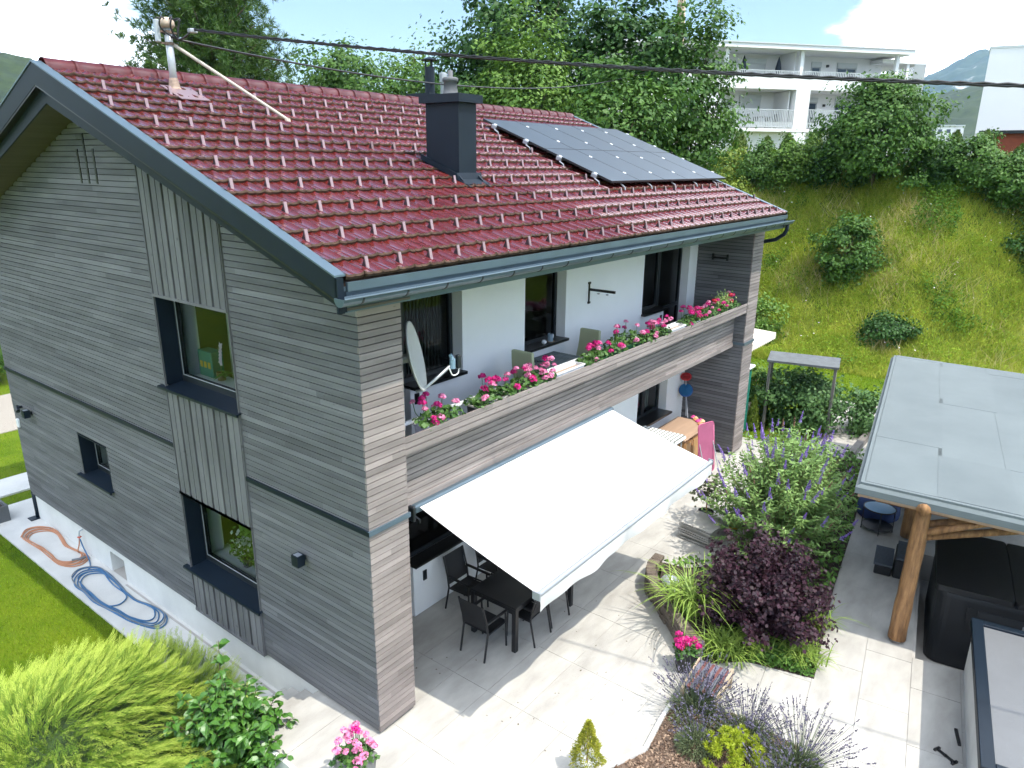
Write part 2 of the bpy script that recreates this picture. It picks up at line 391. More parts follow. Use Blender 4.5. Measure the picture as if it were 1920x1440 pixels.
# plinth
B('plinth', house, M['plinth'], (0.035, 0.36, 0.05, 7.42, -0.75, -0.015), (0.035, 0.36, 8.02, L - 0.05, -0.75, -0.015), (0.035, 0.36, 7.42, 8.02, -0.17, -0.015), (0.30, 0.36, 7.42, 8.02, -0.75, -0.17))
B('cellar_window', house, M['black'], (0.285, 0.30, 7.46, 7.66, -0.45, -0.2))
# windows in the gable
def gable_window(v0, v1, z0, z1, deep=0.30, curtain=None):
    w = MB(); f = 0.065
    w.box(deep - 0.05, deep + 0.03, v0, v1, z0, z0 + f + 0.05).box(deep - 0.05, deep + 0.03, v0, v1, z1 - f, z1).box(deep - 0.05, deep + 0.03, v0, v0 + f, z0 + f + .05, z1 - f).box(deep - 0.05, deep + 0.03, v1 - f, v1, z0 + f + .05, z1 - f)
    win = w.build('window', M['frame'], house)
    B('reveal', win, M['metal'], (-0.006, deep - 0.05, v1 - 0.012, v1 + 0.001, z0, z1), (-0.006, deep - 0.05, v0 - 0.001, v0 + 0.012, z0, z1), (-0.002, deep - 0.05, v0, v1, z1 - 0.012, z1 + 0.001))
    sb = MB(); sb.prism([(-0.085, z0 - 0.035), (-0.085, z0 - 0.075), (-0.055, z0 - 0.075), (-0.055, z0 - 0.05), (deep - 0.04, z0 - 0.03), (deep - 0.04, z0 + 0.012)], 1, v0 - 0.05, v1 + 0.17)
    sb.build('sill', M['metal'], win)
    g = 0.012
    B('bead', win, M['galv'], (deep - 0.058, deep - 0.05, v0 + f, v1 - f, z0 + f + .05, z0 + f + .05 + g), (deep - 0.058, deep - 0.05, v1 - f - g, v1 - f, z0 + f + .05, z1 - f))
    MB().add([(deep - 0.03, v1 - f, z0 + f + .05), (deep - 0.03, v0 + f, z0 + f + .05), (deep - 0.03, v0 + f, z1 - f), (deep - 0.03, v1 - f, z1 - f)], [(0, 1, 2, 3)]).build('pane', M['glass'], win)
    # the room behind
    d = deep + 1.6
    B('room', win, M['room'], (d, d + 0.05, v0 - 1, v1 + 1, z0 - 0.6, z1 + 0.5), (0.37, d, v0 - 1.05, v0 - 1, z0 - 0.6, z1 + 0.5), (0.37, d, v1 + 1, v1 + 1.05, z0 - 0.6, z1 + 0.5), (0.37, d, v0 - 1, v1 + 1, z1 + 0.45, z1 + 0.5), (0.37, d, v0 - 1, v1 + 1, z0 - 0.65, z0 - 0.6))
    B('inner_sill', win, M['white'], (deep + 0.035, deep + 0.42, v0 - 0.1, v1 + 0.1, z0 + 0.02, z0 + 0.06))
    B('inner_reveal', win, M['plaster'], (deep + 0.035, deep + 0.30, v1 + 0.0, v1 + 0.05, z0 + 0.06, z1), (deep + 0.035, deep + 0.30, v0 - 0.05, v0, z0 + 0.06, z1))
    return win
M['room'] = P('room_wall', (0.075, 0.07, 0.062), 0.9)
M['teal'] = P('teal_box', (0.0, 0.12, 0.12), 0.5)
win_up = gable_window(ST0 + 0.012, ST1 - 0.012, 4.02, 5.44)
win_lo = gable_window(ST0 + 0.012, ST1 - 0.012, 0.82, 2.20)
win_sm = gable_window(7.245, 8.455, 1.43, 2.255)
def curtain(win, u, v0, v1, z0, z1, mat):
    mb = MB(); n = int((v1 - v0) / 0.025)
    vs = []; 
    for i in range(n + 1):
        v = v0 + (v1 - v0) * i / n; x = u + 0.022 * math.sin(i * 0.9) + 0.01 * math.sin(i * 2.3)
        vs += [(x, v, z0), (x, v, z1)]
    mb.add(vs, [(2 * i, 2 * i + 2, 2 * i + 3, 2 * i + 1) for i in range(n)])
    return mb.build('curtain', mat, win, smooth=True)
M['curt_g'] = P('green_net_curtain', (0.22, 0.42, 0.07), 0.9, var=0.2, vscale=3, stretch=(14, 14, .3), transl=0.5)
curtain(win_up, 0.85, 3.55, 4.15, 3.9, 5.6, M['curtain']); curtain(win_lo, 0.78, 2.5, 4.35, 0.7, 2.4, M['curt_g']); curtain(win_sm, 0.42, 7.3, 8.4, 1.4, 2.3, M['curtain'])

# corner pillar beside the balcony
pillar = B('pillar', house, M['dark'], (0.36, UW - 0.02, 0.03, 1.0, 0.0, 5.92), (0.03, 0.36, 0.03, 0.031, 0.0, 5.92))
z = 0.0
while z < 5.9:
    ubox('board', M['board_x'], pillar, -0.008 + rng.random() * .002, UW, -0.008 - rng.random() * 0.004, 0.022, z + 0.006, z + PITCH - 0.006); z += PITCH
B('pillar_side', pillar, M['board_y'], (UW - 0.018, UW - 0.002, 0.025, 1.6, 0.0, 5.9))
# far fin wall
fin = B('fin_wall', house, M['dark'], (U0 + 0.02, U1 - 0.02, 0.03, 1.8, 0.0, 5.92))
mb = MB(); mb2 = MB(); z = 0.0
while z < 5.9:
    mb.box(U0 - 0.004, U0 + 0.016, 0.02, 1.8, z + 0.006, z + PITCH - 0.006); mb2.box(U0 - 0.006, U1, -0.008, 0.018, z + 0.007, z + PITCH - 0.007); z += PITCH
mb.build('boards_side', M['board_y'], fin, kind='stuff'); mb2.build('boards_front', M['board_x'], fin, kind='stuff')

# the white front wall with its windows and the balcony
VB = 1.425; T = 0.22
fw = MB()
def front(u0, u1, z0, z1, v0=VB, v1=VB + 0.30): fw.box(u0, u1, v0, v1, z0, z1)
# upper storey
OP = [(2.15, 3.36), (5.06, 6.39), (9.58, 12.0)]
us = 2.15
for (a, b) in OP:
    if a > us: front(us, a, 2.95, 5.93)
    us = b
front(us, U0 + .02, 2.95, 5.93)
for (a, b) in OP[:2]: front(a, b, 2.95, 4.06); front(a, b, 5.62, 5.93)
front(9.58, 10.72, 2.95, 4.02); front(9.58, 12.0, 5.62, 5.93)
# ground storey (set a little back near the corner)
for (a, b, c, d) in ((2.16, 4.9, -0.04, 0.935), (4.9, 9.85, -0.04, 2.95), (9.85, 11.45, -0.04, 1.16), (11.45, U0 + .02, -0.04, 2.95), (9.85, 11.45, 2.6, 2.95), (2.16, 4.9, 2.62, 2.95)):
    front(a, b, c, d, VB + 0.09, VB + 0.39)
fw.build('front_wall', M['plaster'], house)
B('recess_wall', house, M['plinth'], (0.36, 2.10, VB + 0.34, VB + 0.5, -0.04, 5.92))
B('party_wall', house, M['dark'], (2.0, 2.16, VB + 0.40, VB + 0.6, 0, 2.9))
def front_window(u0, u1, z0, z1, v, sill=True, mull=None, glassm='glass_d', so=0.0, door=None):
    f = 0.07; w = MB(); y0, y1 = v - 0.02, v + 0.05
    w.box(u0, u1, y0, y1, z0, z0 + f).box(u0, u1, y0, y1, z1 - f, z1).box(u0, u0 + f, y0, y1, z0 + f, z1 - f).box(u1 - f, u1, y0, y1, z0 + f, z1 - f)
    if mull: w.box(mull - 0.07, mull + 0.07, y0 - 0.004, y1, z0 + f, z1 - f)
    if door: w.box(u0 + f, u1 - f, y0 - .003, y1, door - 0.05, door + 0.03)
    win = w.build('window' if not door else 'balcony_door', M['frame'], house)
    MB().add([(u0 + f, v + .01, z0 + f), (u1 - f, v + .01, z0 + f), (u1 - f, v + .01, z1 - f), (u0 + f, v + .01, z1 - f)], [(0, 1, 2, 3)]).build('pane', M[glassm], win)
    if sill: B('sill', win, M['black'], (u0 - 0.02 - so, u1 + 0.03, VB - 0.10, v - 0.02, z0 - 0.045, z0 + 0.004))
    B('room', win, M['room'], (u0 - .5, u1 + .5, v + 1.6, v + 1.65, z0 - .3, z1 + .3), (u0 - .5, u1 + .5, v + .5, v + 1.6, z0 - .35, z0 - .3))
    return win
w1 = front_window(2.17, 3.34, 4.08, 5.60, VB + T); w2 = front_window(5.08, 6.37, 4.08, 5.60, VB + T); w3 = front_window(9.60, 10.72, 4.04, 5.60, VB + T, so=0.02)
dr = front_window(10.74, 11.98, 3.22, 5.60, VB + T, sill=False, door=3.95)
g1 = front_window(2.20, 4.88, 0.97, 2.60, VB + 0.30, sill=False)
B('window_seat_top', g1, M['black'], (2.12, 4.95, VB - 0.02, VB + 0.27, 0.937, 0.975))
g2 = front_window(9.87, 11.43, 1.18, 2.60, VB + T + 0.1, mull=10.55, glassm='glass'); 
mb = MB()
for i in range(14): mb.box(10.62 + i * .055, 10.66 + i * .055, VB + 0.55 + (i % 2) * .03, VB + .56 + (i % 2) * .03, 1.2, 2.6)
mb.build('curtain', M['curtain'], g2)
mb = MB()
for i in range(30): mb.box(2.22 + i * .038, 2.25 + i * .038, VB + 0.42 + (i % 2) * .03, VB + .43 + (i % 2) * .03, 4.1, 5.6)
mb.build('curtain', P('grey_net_curtain', (0.12, 0.14, 0.13), 0.9), w1)
# the parts of the shell that close the house at the back
B('back_wall', house, M['plaster'], (0.36, U1 - .05, L - 0.35, L - 0.03, -0.7, 6.0))
mb = MB().prism([(1.8, -0.7), (L - .36, -0.7), (L - .36, zb(L - .36)), (VR, zb(VR)), (1.8, zb(1.8))], 0, U1 - 0.35, U1 - 0.05); mb.build('far_gable_wall', M['plaster'], house)
M['inner'] = P('interior_plaster', (.35, .34, .32), .9)
B('inner_floor', house, M['inner'], (0.37, U1 - .36, VB + .5, L - .36, 2.75, 2.93)); B('ground_floor_slab', house, M['inner'], (0.37, U1 - .36, VB + .5, L - .36, -.3, -.06)); B('attic_floor', house, M['inner'], (0.37, U1 - .36, VB + .32, L - .36, 5.70, 5.88))
# balcony floor, parapet and railing
B('balcony_floor', house, M['plinth'], (UW, U0, 0.336, VB + 0.02, 2.93, 3.20))
par = B('parapet', house, M['dark'], (UW, U0 - 0.01, 0.035, 0.33, 3.80, 3.815), (UW, U0 - .02, 0.315, 0.335, 2.93, 3.85))
for i in range(3): ubox('board', M['board_x'], par, UW + 0.002, U0 - 0.02, 0.0 + .001 * i, 0.03, 3.815 + i * 0.082, 3.815 + i * 0.082 + 0.070)
ubox('board', M['board_x'], par, UW + 0.002, U0 - 0.02, 0.032, 0.30, 3.816, 3.835)
for i in range(9): ubox('board', M['board_x'], par, UW + 0.002, U0 - 0.002, 0.285 + .001 * (i % 3), 0.314, 3.02 + i * PITCH, 3.02 + (i + 1) * PITCH - 0.012)
ubox('board', M['board_x'], par, UW + 0.002, U0 - 0.003, 0.262, 0.30, 2.90, 3.012)
mb = MB().box(UW, U0, 0.325, 0.365, 4.045, 4.09)
for i in range(9): mb.box(1.5 + i * 1.3, 1.53 + i * 1.3, 0.337, 0.36, 3.20, 4.045)
mb.build('railing', M['white'], house)
B('beam_end', house, M['frame'], (4.16, 4.30, VB - 0.25, VB + 0.0, 5.72, 5.84), (7.98, 8.12, VB - .25, VB, 5.72, 5.84))
# flag bracket on the front wall, wall sockets
br = MB().box(7.20, 7.235, VB - 0.025, VB - 0.005, 4.66, 5.06).box(7.22, 7.26, VB - 0.60, VB - 0.005, 4.90, 4.95)
for s in (-1, 1): br.box(7.18, 7.255, VB - 0.03, VB - 0.004, 4.86 + s * .2 - .02, 4.86 + s * .2 + .02)
br.lathe([(0.028, -0.006), (0.028, 0.006)], (7.24, VB - 0.42, 4.86), 8).lathe([(0.028, -0.006), (0.028, 0.006)], (7.24, VB - 0.22, 4.86), 8)
br.build('flag_bracket', M['black'], house)
B('wall_socket', house, M['black'], (2.235, 2.325, VB - 0.02, VB + .01, 3.78, 3.95)); B('wall_socket', house, M['black'], (10.54, 10.62, VB - .02, VB + .01, 3.78, 3.87))
B('wall_socket', house, M['frame'], (2.38, 2.46, VB + 0.07, VB + .095, 0.56, 0.74))
B('door_handle_plate', fin, M['black'], (U0 - 0.05, U0 - 0.006, 0.60, 0.64, 5.06, 5.22), (U0 - 0.05, U0 - 0.006, 0.98, 1.02, 5.06, 5.22), (U0 - 0.06, U0 - 0.03, 0.60, 1.02, 5.11, 5.15))

# ------------------------------------------------------------------ roof
rk = (0.0, rad(0))
deck = MB().prism([(VE + 0.03, zt(VE + .03) - 0.03), (VR, ZR - 0.03), (2 * VR - VE, ZE - 0.03), (2 * VR - VE, ZE - .2), (VR, ZR - 0.2), (VE + 0.03, ZE - 0.2)], 0, UL + 0.05, UR - 0.05)
roof = deck.build('roof', M['lip'], house)
tilt = math.atan(RS); RX = Matrix.Rotation(tilt, 4, 'X'); ln = math.sqrt(1 + RS * RS)
def onroof(u, t, h=0.0):                      # t metres up the slope from the eave
    return Vector((u, VE + t / ln - h * RS / ln, ZE + t * RS / ln + h / ln))
TW = 0.2385; TP = 0.353; TL = 0.405; prof = [(0, .030), (.018, .028), (.040, .013), (.075, .008), (.105, .008), (.113, .016), (.127, .016), (.135, .008), (.180, .007), (.212, .013), (.2385, .030)]
def tile_geo():
    V = []; F = []; n = len(prof)
    for (y, hh) in ((0.0, 0.040), (0.020, 0.052), (TL * .5, 0.030), (TL, 0.004)):
        for (x, h) in prof: V.append((x, y, hh + h * (0.6 if y == 0.0 else 1.0)))
    for (x, h) in prof: V.append((x, 0.006, 0.010 + h * .35))
    for r in range(3):
        for i in range(n - 1): F.append((r * n + i, r * n + i + 1, (r + 1) * n + i + 1, (r + 1) * n + i))
    for i in range(n - 1): F.append((4 * n + i, 4 * n + i + 1, i + 1, i))
    return V, F
tv, tf = tile_geo()
tm = bpy.data.meshes.new('roof_tile'); tm.from_pydata(tv, [], tf); tm.update(); tm.materials.append(M['tile']); tm.materials.append(M['lip'])
nq = len(prof) - 1
for i, p in enumerate(tm.polygons):
    if i >= 3 * nq or i < nq: p.material_index = 1
slots = []
for r in range(19):
    for c in range(57):
        p = onroof(UL + 0.125 + c * TW, r * TP)
        ch = (3.55 < p.x < 4.0 and 1.72 < p.y < 2.25)
        if not ch: slots.append(((p - CAM).length, r, c, p))
slots.sort(key=lambda s: s[0]); trng = random.Random(8)
RXm = np.array(RX.to_3x3()); TV = np.array(tv); rest = []
for i, (d, r, c, p) in enumerate(slots):
    j = Vector((trng.uniform(-.002, .002), trng.uniform(-.006, .006), trng.uniform(-.002, .003)))
    if i < 300:
        o = link('tile', tm, None, roof); o.location = p + j; o.rotation_euler = (tilt + trng.uniform(-.006, .006), trng.uniform(-.006, .006), trng.uniform(-.004, .004))
    else: rest.append(TV @ RXm.T + np.array(p + j))
nv = len(tv); A = np.concatenate(rest); fa = np.concatenate([np.array(tf, dtype=np.int32) + k * nv for k in range(len(rest))])
fld = bulk('tile_field', A, 4, M['tile'], roof, faces=fa, kind='stuff'); fld.data.materials.append(M['lip'])
mi = np.tile(np.array([1] * nq + [0] * (2 * nq) + [1] * nq, dtype=np.int32), len(rest)); fld.data.polygons.foreach_set('material_index', mi)
# back slope (not seen): plain ribbed sheet
mb = MB().prism([(VR, ZR), (2 * VR - VE, ZE), (2 * VR - VE, ZE + .04), (VR, ZR + .05)], 0, UL + .1, UR - .1); mb.build('back_slope', M['tile'], roof)
# snow guards: every second course, set over from course to course
hm = MB(); w = 0.020
hm.prism([(0.012, 0.0), (0.082, 0.112), (0.100, 0.0)], 0, -w * .8, w * .8)                       # side web
hm.prism([(-0.004, 0.0), (0.078, 0.128), (0.090, 0.124), (0.010, 0.0)], 0, -w, w)                # sloping face
hme = bpy.data.meshes.new('snow_guard'); hme.from_pydata(hm.v, [], hm.f); hme.update(); hme.materials.append(P('snow_guard_web', (.020, .010, .014), .6)); hme.materials.append(M['hook'])
for i_, p_ in enumerate(hme.polygons): p_.material_index = 0 if i_ < 5 else 1
pa = [7.35, 0.02, 13.4, 4.55]; nh = 0
for r in range(0, 18, 2):
    for c in range(0, 57, 2):
        u = UL + 0.125 + (c + (0.5 if (r // 2) % 2 else 1.5)) * TW + 0.02; p = onroof(u, r * TP + 0.10, 0.03)
        if u > UR - 0.2 or (u > 7.3 and p.y > 1.1) or (3.5 < u < 4.3 and 1.5 < p.y < 2.6): continue
        o = link('snow_guard', hme, None, roof); o.location = p; o.rotation_euler = (tilt, 0, 0); nh += 1
# ridge caps
rm = MB(); n = 9; ring = []
for (x, s) in ((0, 1.06), (0.03, 1.06), (0.035, 1.0), (0.415, 0.93)):
    for k in range(n):
        a = math.pi * (k / (n - 1)); yy = math.cos(a) * 0.145 * s; zz = (math.sin(a) ** 0.7) * 0.105 * s - abs(math.cos(a)) ** 2 * 0.045
        ring.append((x, yy, zz))
rf = [(r * n + k, r * n + k + 1, (r + 1) * n + k + 1, (r + 1) * n + k) for r in range(3) for k in range(n - 1)]
rme = bpy.data.meshes.new('ridge_cap'); rme.from_pydata(ring, [], rf); rme.update(); rme.materials.append(P('ridge_cap_glaze', (.085, .012, .013), .38, var=.25, vscale=4, spec=.4)); rme.shade_smooth()
for k in range(34):
    o = link('ridge_cap', rme, None, roof); o.location = (UL + 0.13 + k * 0.400, VR, ZR + 0.02); o.rotation_euler = (0, trng.uniform(-.005, .005), trng.uniform(-.006, .006))
# verge boards and flashing on both gables
def chev(top, bot):
    vs = [VE, VR, 2 * VR - VE]
    return [(v, top(v)) for v in vs] + [(v, bot(v)) for v in vs[::-1]]
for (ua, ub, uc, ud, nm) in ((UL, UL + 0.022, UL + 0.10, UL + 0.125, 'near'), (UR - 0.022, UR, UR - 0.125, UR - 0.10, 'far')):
    MB().prism(chev(lambda v: zt(v) + 0.055, lambda v: zt(v) - 0.06 - (zt(v) - zb(v)) * 0.38), 0, ua, ub).build('verge_board', M['metal'], roof)
    MB().prism(chev(lambda v: zt(v) - 0.1, lambda v: zb(v)), 0, uc, ud).build('verge_board', M['metal'], roof)
    MB().prism(chev(lambda v: zt(v) - 0.058 - (zt(v) - zb(v)) * 0.38, lambda v: zt(v) - 0.085 - (zt(v) - zb(v)) * 0.38), 0, min(ua, uc) + .006, max(ua, uc)).build('verge_painted_shadow', M['black'], roof)  # black strip standing in for the shadow line below the upper board
    a, b = (ua - 0.012, ua + 0.13) if nm == 'near' else (ub - 0.13, ub + 0.012)
    MB().prism(chev(lambda v: zt(v) + 0.075, lambda v: zt(v) + 0.055), 0, a, b).build('verge_flashing', M['flash'], roof)
MB().prism(chev(lambda v: zb(v) + 0.035, lambda v: zb(v) + 0.01), 0, UL + 0.12, 0.35).build('verge_soffit', M['soffit'], roof)
# eave: trim, fascia, soffit and gutter
B('eave_trim', roof, M['metal_l'], (UL + 0.13, UR - 0.01, VE - 0.025, VE + 0.01, 6.115, 6.205))
B('eave_fascia', roof, M['metal_l'], (UL + 0.03, UR - 0.005, VE + 0.012, VE + 0.04, 5.895, 6.16))
B('verge_end_plate', roof, M['metal'], (UL, UL + 0.08, VE - 0.02, VE + 0.012, 5.90, 6.26))
B('eave_soffit', roof, M['soffit'], (0.03, UR - .09, VE + 0.04, VB + 0.1, 5.90, 5.915))
gm = MB(); n = 9; vs = []
for u in (UL - 0.03, UR + 0.13):
    for k in range(n):
        a = math.pi * k / (n - 1); vs.append((u, -0.565 - 0.078 * math.cos(a), 6.065 - 0.085 * math.sin(a)))
    for k in range(n):
        a = math.pi * (n - 1 - k) / (n - 1); vs.append((u, -0.565 - 0.073 * math.cos(a), 6.065 - 0.080 * math.sin(a)))
q = 2 * n; gm.add(vs, [(k, (k + 1) % q, q + (k + 1) % q, q + k) for k in range(q)])
gm.prism([(-0.565 - 0.078 * math.cos(math.pi * k / 8), 6.065 - 0.085 * math.sin(math.pi * k / 8)) for k in range(9)], 0, UL - 0.034, UL - 0.028)
gm.prism([(-0.565 - 0.078 * math.cos(math.pi * k / 8), 6.065 - 0.085 * math.sin(math.pi * k / 8)) for k in range(9)], 0, UR + 0.128, UR + 0.134)
gm.tube([(UL - .03, -0.647, 6.068), (UR + .13, -0.647, 6.068)], 0.010, 6)
gut = gm.build('gutter', M['metal_l'], roof)
for k in range(22):
    u = UL + 0.22 + k * 0.62; mb = MB(); pts = [(u, -0.565 - 0.083 * math.cos(math.pi * i / 8), 6.065 - 0.091 * math.sin(math.pi * i / 8)) for i in range(0, 9)]
    for a, b in zip(pts[:-1], pts[1:]): mb.prism([(a[1], a[2]), (b[1], b[2]), (b[1] * 1 + .004, b[2] + .004), (a[1] + .004, a[2] + .004)], 0, u - 0.012, u + 0.012)
    mb.build('gutter_bracket', M['frame'], gut)
MB().tube([(13.08, -0.56, 6.0), (13.08, -0.56, 5.86), (13.09, -0.50, 5.74), (13.12, -0.30, 5.60), (13.20, 0.02, 5.52), (13.24, 0.12, 5.44), (13.24, 0.14, 5.2), (13.24, 0.14, 0)], 0.048, 10).build('downpipe', M['metal'], roof, smooth=True)
MB().tube([(0.03, L - 0.06, 0.05), (0.03, L - 0.06, -0.62)], 0.055, 12).build('downpipe', M['metal'], roof, smooth=True)
B('downpipe_shoe', roof, M['metal'], (-0.16, 0.03, L - 0.16, L + 0.06, -0.62, -0.60))

# chimneys
def chimney(u0, u1, v0, v1, z1, cap, capo, name_extra=None):
    c = B('chimney', house, M['metal'], (u0, u1, v0, v1, zt(v0) - 0.3, z1))
    B('chimney_cap', c, M['metal'], (u0 - capo, u1 + capo, v0 - capo, v1 + capo, z1 + 0.002, z1 + cap))
    return c
c1 = chimney(3.64, 4.06, 1.70, 2.40, 8.25, 0.125, 0.075)
MB().lathe([(0.135, 0), (0.12, 0.02), (0.10, 0.19), (0.125, 0.20), (0.125, 0.245), (0.105, 0.26), (0.04, 0.27), (0.04, 0.36), (0.035, 0.362)], (3.85, 2.05, 8.376), 20).build('chimney_pot', P('grey_chimney_pot', (0.10, 0.105, 0.11), 0.7, var=.15), c1, smooth=True)
fl = MB(); fl.prism([(1.50, zt(1.50) + 0.062), (1.695, zt(1.695) + 0.065), (1.695, zt(1.695) + 0.17), (1.685, zt(1.695) + 0.17), (1.66, zt(1.66) + 0.085), (1.50, zt(1.50) + 0.075)], 0, 3.57, 4.16)
for u in (3.60, 4.075): fl.prism([(1.42, zt(1.42) + 0.062), (2.5, zt(2.5) + 0.062), (2.5, zt(2.5) + 0.15), (1.70, zt(1.70) + 0.15), (1.55, zt(1.55) + .08)], 0, u, u + 0.025)
fl.build('chimney_flashing', M['metal'], c1)
c2 = chimney(7.58, 8.50, 6.10, 6.66, 8.79, 0.08, 0.10)
MB().lathe([(0.115, 0), (0.115, 0.60), (0.105, 0.60), (0.105, 0.55)], (7.92, 6.4, 8.87), 18).build('flue', M['metal'], c2)
mb = MB()
for a in range(3): mb.box(7.92 + 0.09 * math.cos(a * 2.1 + .4) - .012, 7.92 + .09 * math.cos(a * 2.1 + .4) + .012, 6.4 + .09 * math.sin(a * 2.1 + .4) - .012, 6.4 + .09 * math.sin(a * 2.1 + .4) + .012, 9.45, 9.62)
mb.build('flue_strut', M['metal'], c2)
MB().lathe([(0.19, 0), (0.19, 0.01), (0.02, 0.075), (0.0, 0.08)], (7.92, 6.4, 9.61), 18).build('rain_hood', M['metal'], c2)
vane = MB().tube([(7.92, 6.4, 9.68), (7.92, 6.4, 9.85)], 0.008, 6); vane.prism([(7.86, 9.78), (7.92, 9.77), (7.98, 9.84), (7.94, 9.85), (7.90, 9.81), (7.87, 9.86)], 1, 6.395, 6.405)
vane.build('weather_vane', M['galv'], c2)
MB().lathe([(0.07, 0), (0.07, 0.30), (0.09, 0.31), (0.09, 0.50), (0.06, 0.52)], (8.38, 6.4, 8.87), 14).build('flue', M['galv'], c2)
# ------------------------------------------------------------------ the ground
rs = np.random.RandomState(3)
def fbm(x, y, seed=0, oct=4, f=1.0):
    r = np.random.RandomState(seed); o = 0; a = 1.0; t = 0
    for i in range(oct):
        for k in range(3):
            th = r.uniform(0, 6.28); ph = r.uniform(0, 6.28); ff = f * r.uniform(0.7, 1.3)
            o = o + a * np.sin((x * np.cos(th) + y * np.sin(th)) * ff + ph + 1.3 * np.sin((x * np.sin(th) - y * np.cos(th)) * ff * 0.6 + ph)); t += a
        a *= 0.5; f *= 2.1
    return o / t * 1.8
def sstep(x, a, b): t = np.clip((x - a) / (b - a), 0, 1); return t * t * (3 - 2 * t)
def toe(v): return 23.4 + 0.75 * np.maximum(0, -1.5 - v) + 0.02 * v
def terr(u, v):
    u = np.asarray(u, float); v = np.asarray(v, float)
    low = np.maximum(1 - sstep(u, -1.06, -1.05), sstep(v, 1.40, 1.42) * (1 - sstep(u, 13.2, 15.5)))
    z = -0.10 + low * -0.56
    ins = (u > -1.02) & (u < 14.0) & (v > -9.5) & (v < 1.9)
    z = np.where(ins, -1.0, z)
    e = sstep(u - toe(v), 0, 12.0)
    z = z + e * 7.0 + 0.22 * fbm(u, v, 5, 4, 0.8) * np.clip(e * 4, 0, 1) * np.clip((1 - e) * 5 + .15, 0, 1)
    return z
M['grass'] = P('lawn_ground', (0.055, 0.105, 0.005), 0.9, col2=(0.12, 0.165, 0.010), vscale=1.0, bump=0.5, bscale=60, spec=.1)
M['meadow'] = P('meadow_ground', (0.045, 0.080, 0.010), 0.95, col2=(0.15, 0.17, 0.03), vscale=0.9, bump=0.8, bscale=18, spec=.1)
gu = np.unique(np.concatenate([np.linspace(-4000, -120, 24), np.linspace(-120, -10, 30), np.linspace(-10, 15, 60), [-1.06, -1.05, -1.02, 14.0, 14.01], np.linspace(15, 50, 110), np.linspace(50, 200, 30), np.linspace(200, 4000, 20)]))
gv = np.unique(np.concatenate([np.linspace(-4000, -120, 24), np.linspace(-120, -12, 30), [-9.51, -9.5, 1.3, 1.40, 1.42, 1.9, 1.901], np.linspace(-12, 30, 120), np.linspace(30, 200, 50), np.linspace(200, 4000, 20)]))
UU, VV = np.meshgrid(gu, gv, indexing='ij'); ZZ = terr(UU, VV)
nu, nv_ = UU.shape; I = np.arange(nu * nv_).reshape(nu, nv_)
fq = np.stack([I[:-1, :-1], I[1:, :-1], I[1:, 1:], I[:-1, 1:]], -1).reshape(-1, 4)
gr = bulk('ground', np.stack([UU, VV, ZZ], -1), 4, M['grass'], faces=fq, kind='structure'); gr.data.shade_smooth()
gr.data.materials.append(M['meadow'])
cu = UU[:-1, :-1].ravel(); cv = VV[:-1, :-1].ravel()
gr.data.polygons.foreach_set('material_index', (cu > toe(cv) - 0.3).astype(np.int32))

M['conc'] = P('concrete_path', (0.56, 0.55, 0.52), 0.85, var=0.10, vscale=1.4, bump=0.25, bscale=25)
M['slab'] = P('terrace_porcelain_slab', (0.305, 0.290, 0.262), 0.6, col2=(0.455, 0.437, 0.400), vscale=1.3, stretch=(1, 2.5, 1), objrand=0.12, bump=0.08, bscale=25, spec=0.35)
M['joint'] = P('joint_grout', (0.37, 0.35, 0.32), 0.95, var=.1)
# terrace in front of the house, laid with large slabs
terrace = B('terrace', None, M['joint'], (-1.05, 14.0, -3.4, 1.36, -1.0, -0.056), (0.1, 13.0, 1.36, 1.85, -1.0, -0.057), kind='structure')
a = -1.05
gi = 0
while a < 13.9:
    b = 1.36; gj = 0
    while b > -3.35:
        ubox('paving_slab', M['slab'], terrace, a + 0.003 if gi else a, min(a + 1.297, 14.0), max(b - 0.647, -3.4), b - 0.0005 if gj == 0 else b - 0.003, -0.10, -0.050 + rng.uniform(-.0008, .0008)); b -= 0.65; gj += 1
    a += 1.30; gi += 1
B('terrace_strip', terrace, M['slab'], (0.66, 12.47, 1.3605, 1.8, -0.10, -0.0505), (14.0 - .0, 14.02, -3.4, 1.36, -.3, -.06))
# paving under the carport, turned a little from the house
TH = rad(7.8); CA = Vector((math.cos(TH), math.sin(TH), 0)); CN = Vector((math.sin(TH), -math.cos(TH), 0))
def cpt(s, n, z=0.0): return Vector((CA.x * s + CN.x * n, CA.y * s + CN.y * n, z))
ROT = Matrix.Rotation(TH, 4, 'Z')             # local (s, -n)
yard = MB()
for (s0, s1, n0, n1) in ((-1, 5.5, 3.4, 9.5), (5.5, 9.2, 3.6, 6.22), (5.5, 9.2, 8.6, 9.5), (9.2, 19, 3.6, 9.5)): yard.box(s0, s1, -n1, -n0, -1.0, -0.058)
yard = yard.build('carport_paving', M['joint'], None, kind='structure'); yard.matrix_world = ROT
rows = [3.58, 4.23, 4.88, 5.53, 6.18, 6.83, 7.48, 8.13, 8.78]
for k, n0 in enumerate(rows):
    s = 0.9 + (0.63 if k % 2 else 0.0)
    while s < 18:
        e = s + 1.27
        ok = (s < 4.7 or n0 > 4.8)
        if ok and n0 > 6.1 and s < 9.2 and e > 5.5:
            if s < 5.5: e = 5.5
            else: ok = False
        if ok and e - s > 0.1: ubox('paving_slab', M['slab'], yard, s + .003, e - .003, -n0 - 0.647, -n0 - .003, -0.09, -0.046 + rng.uniform(-.0008, .0008))
        s += 1.27
B('pit_floor', yard, M['joint'], (5.4, 9.3, -8.7, -6.1, -1.1, -0.62))
B('pit_step', yard, M['slab'], (5.5, 5.75, -8.6, -6.22, -0.62, -0.30))
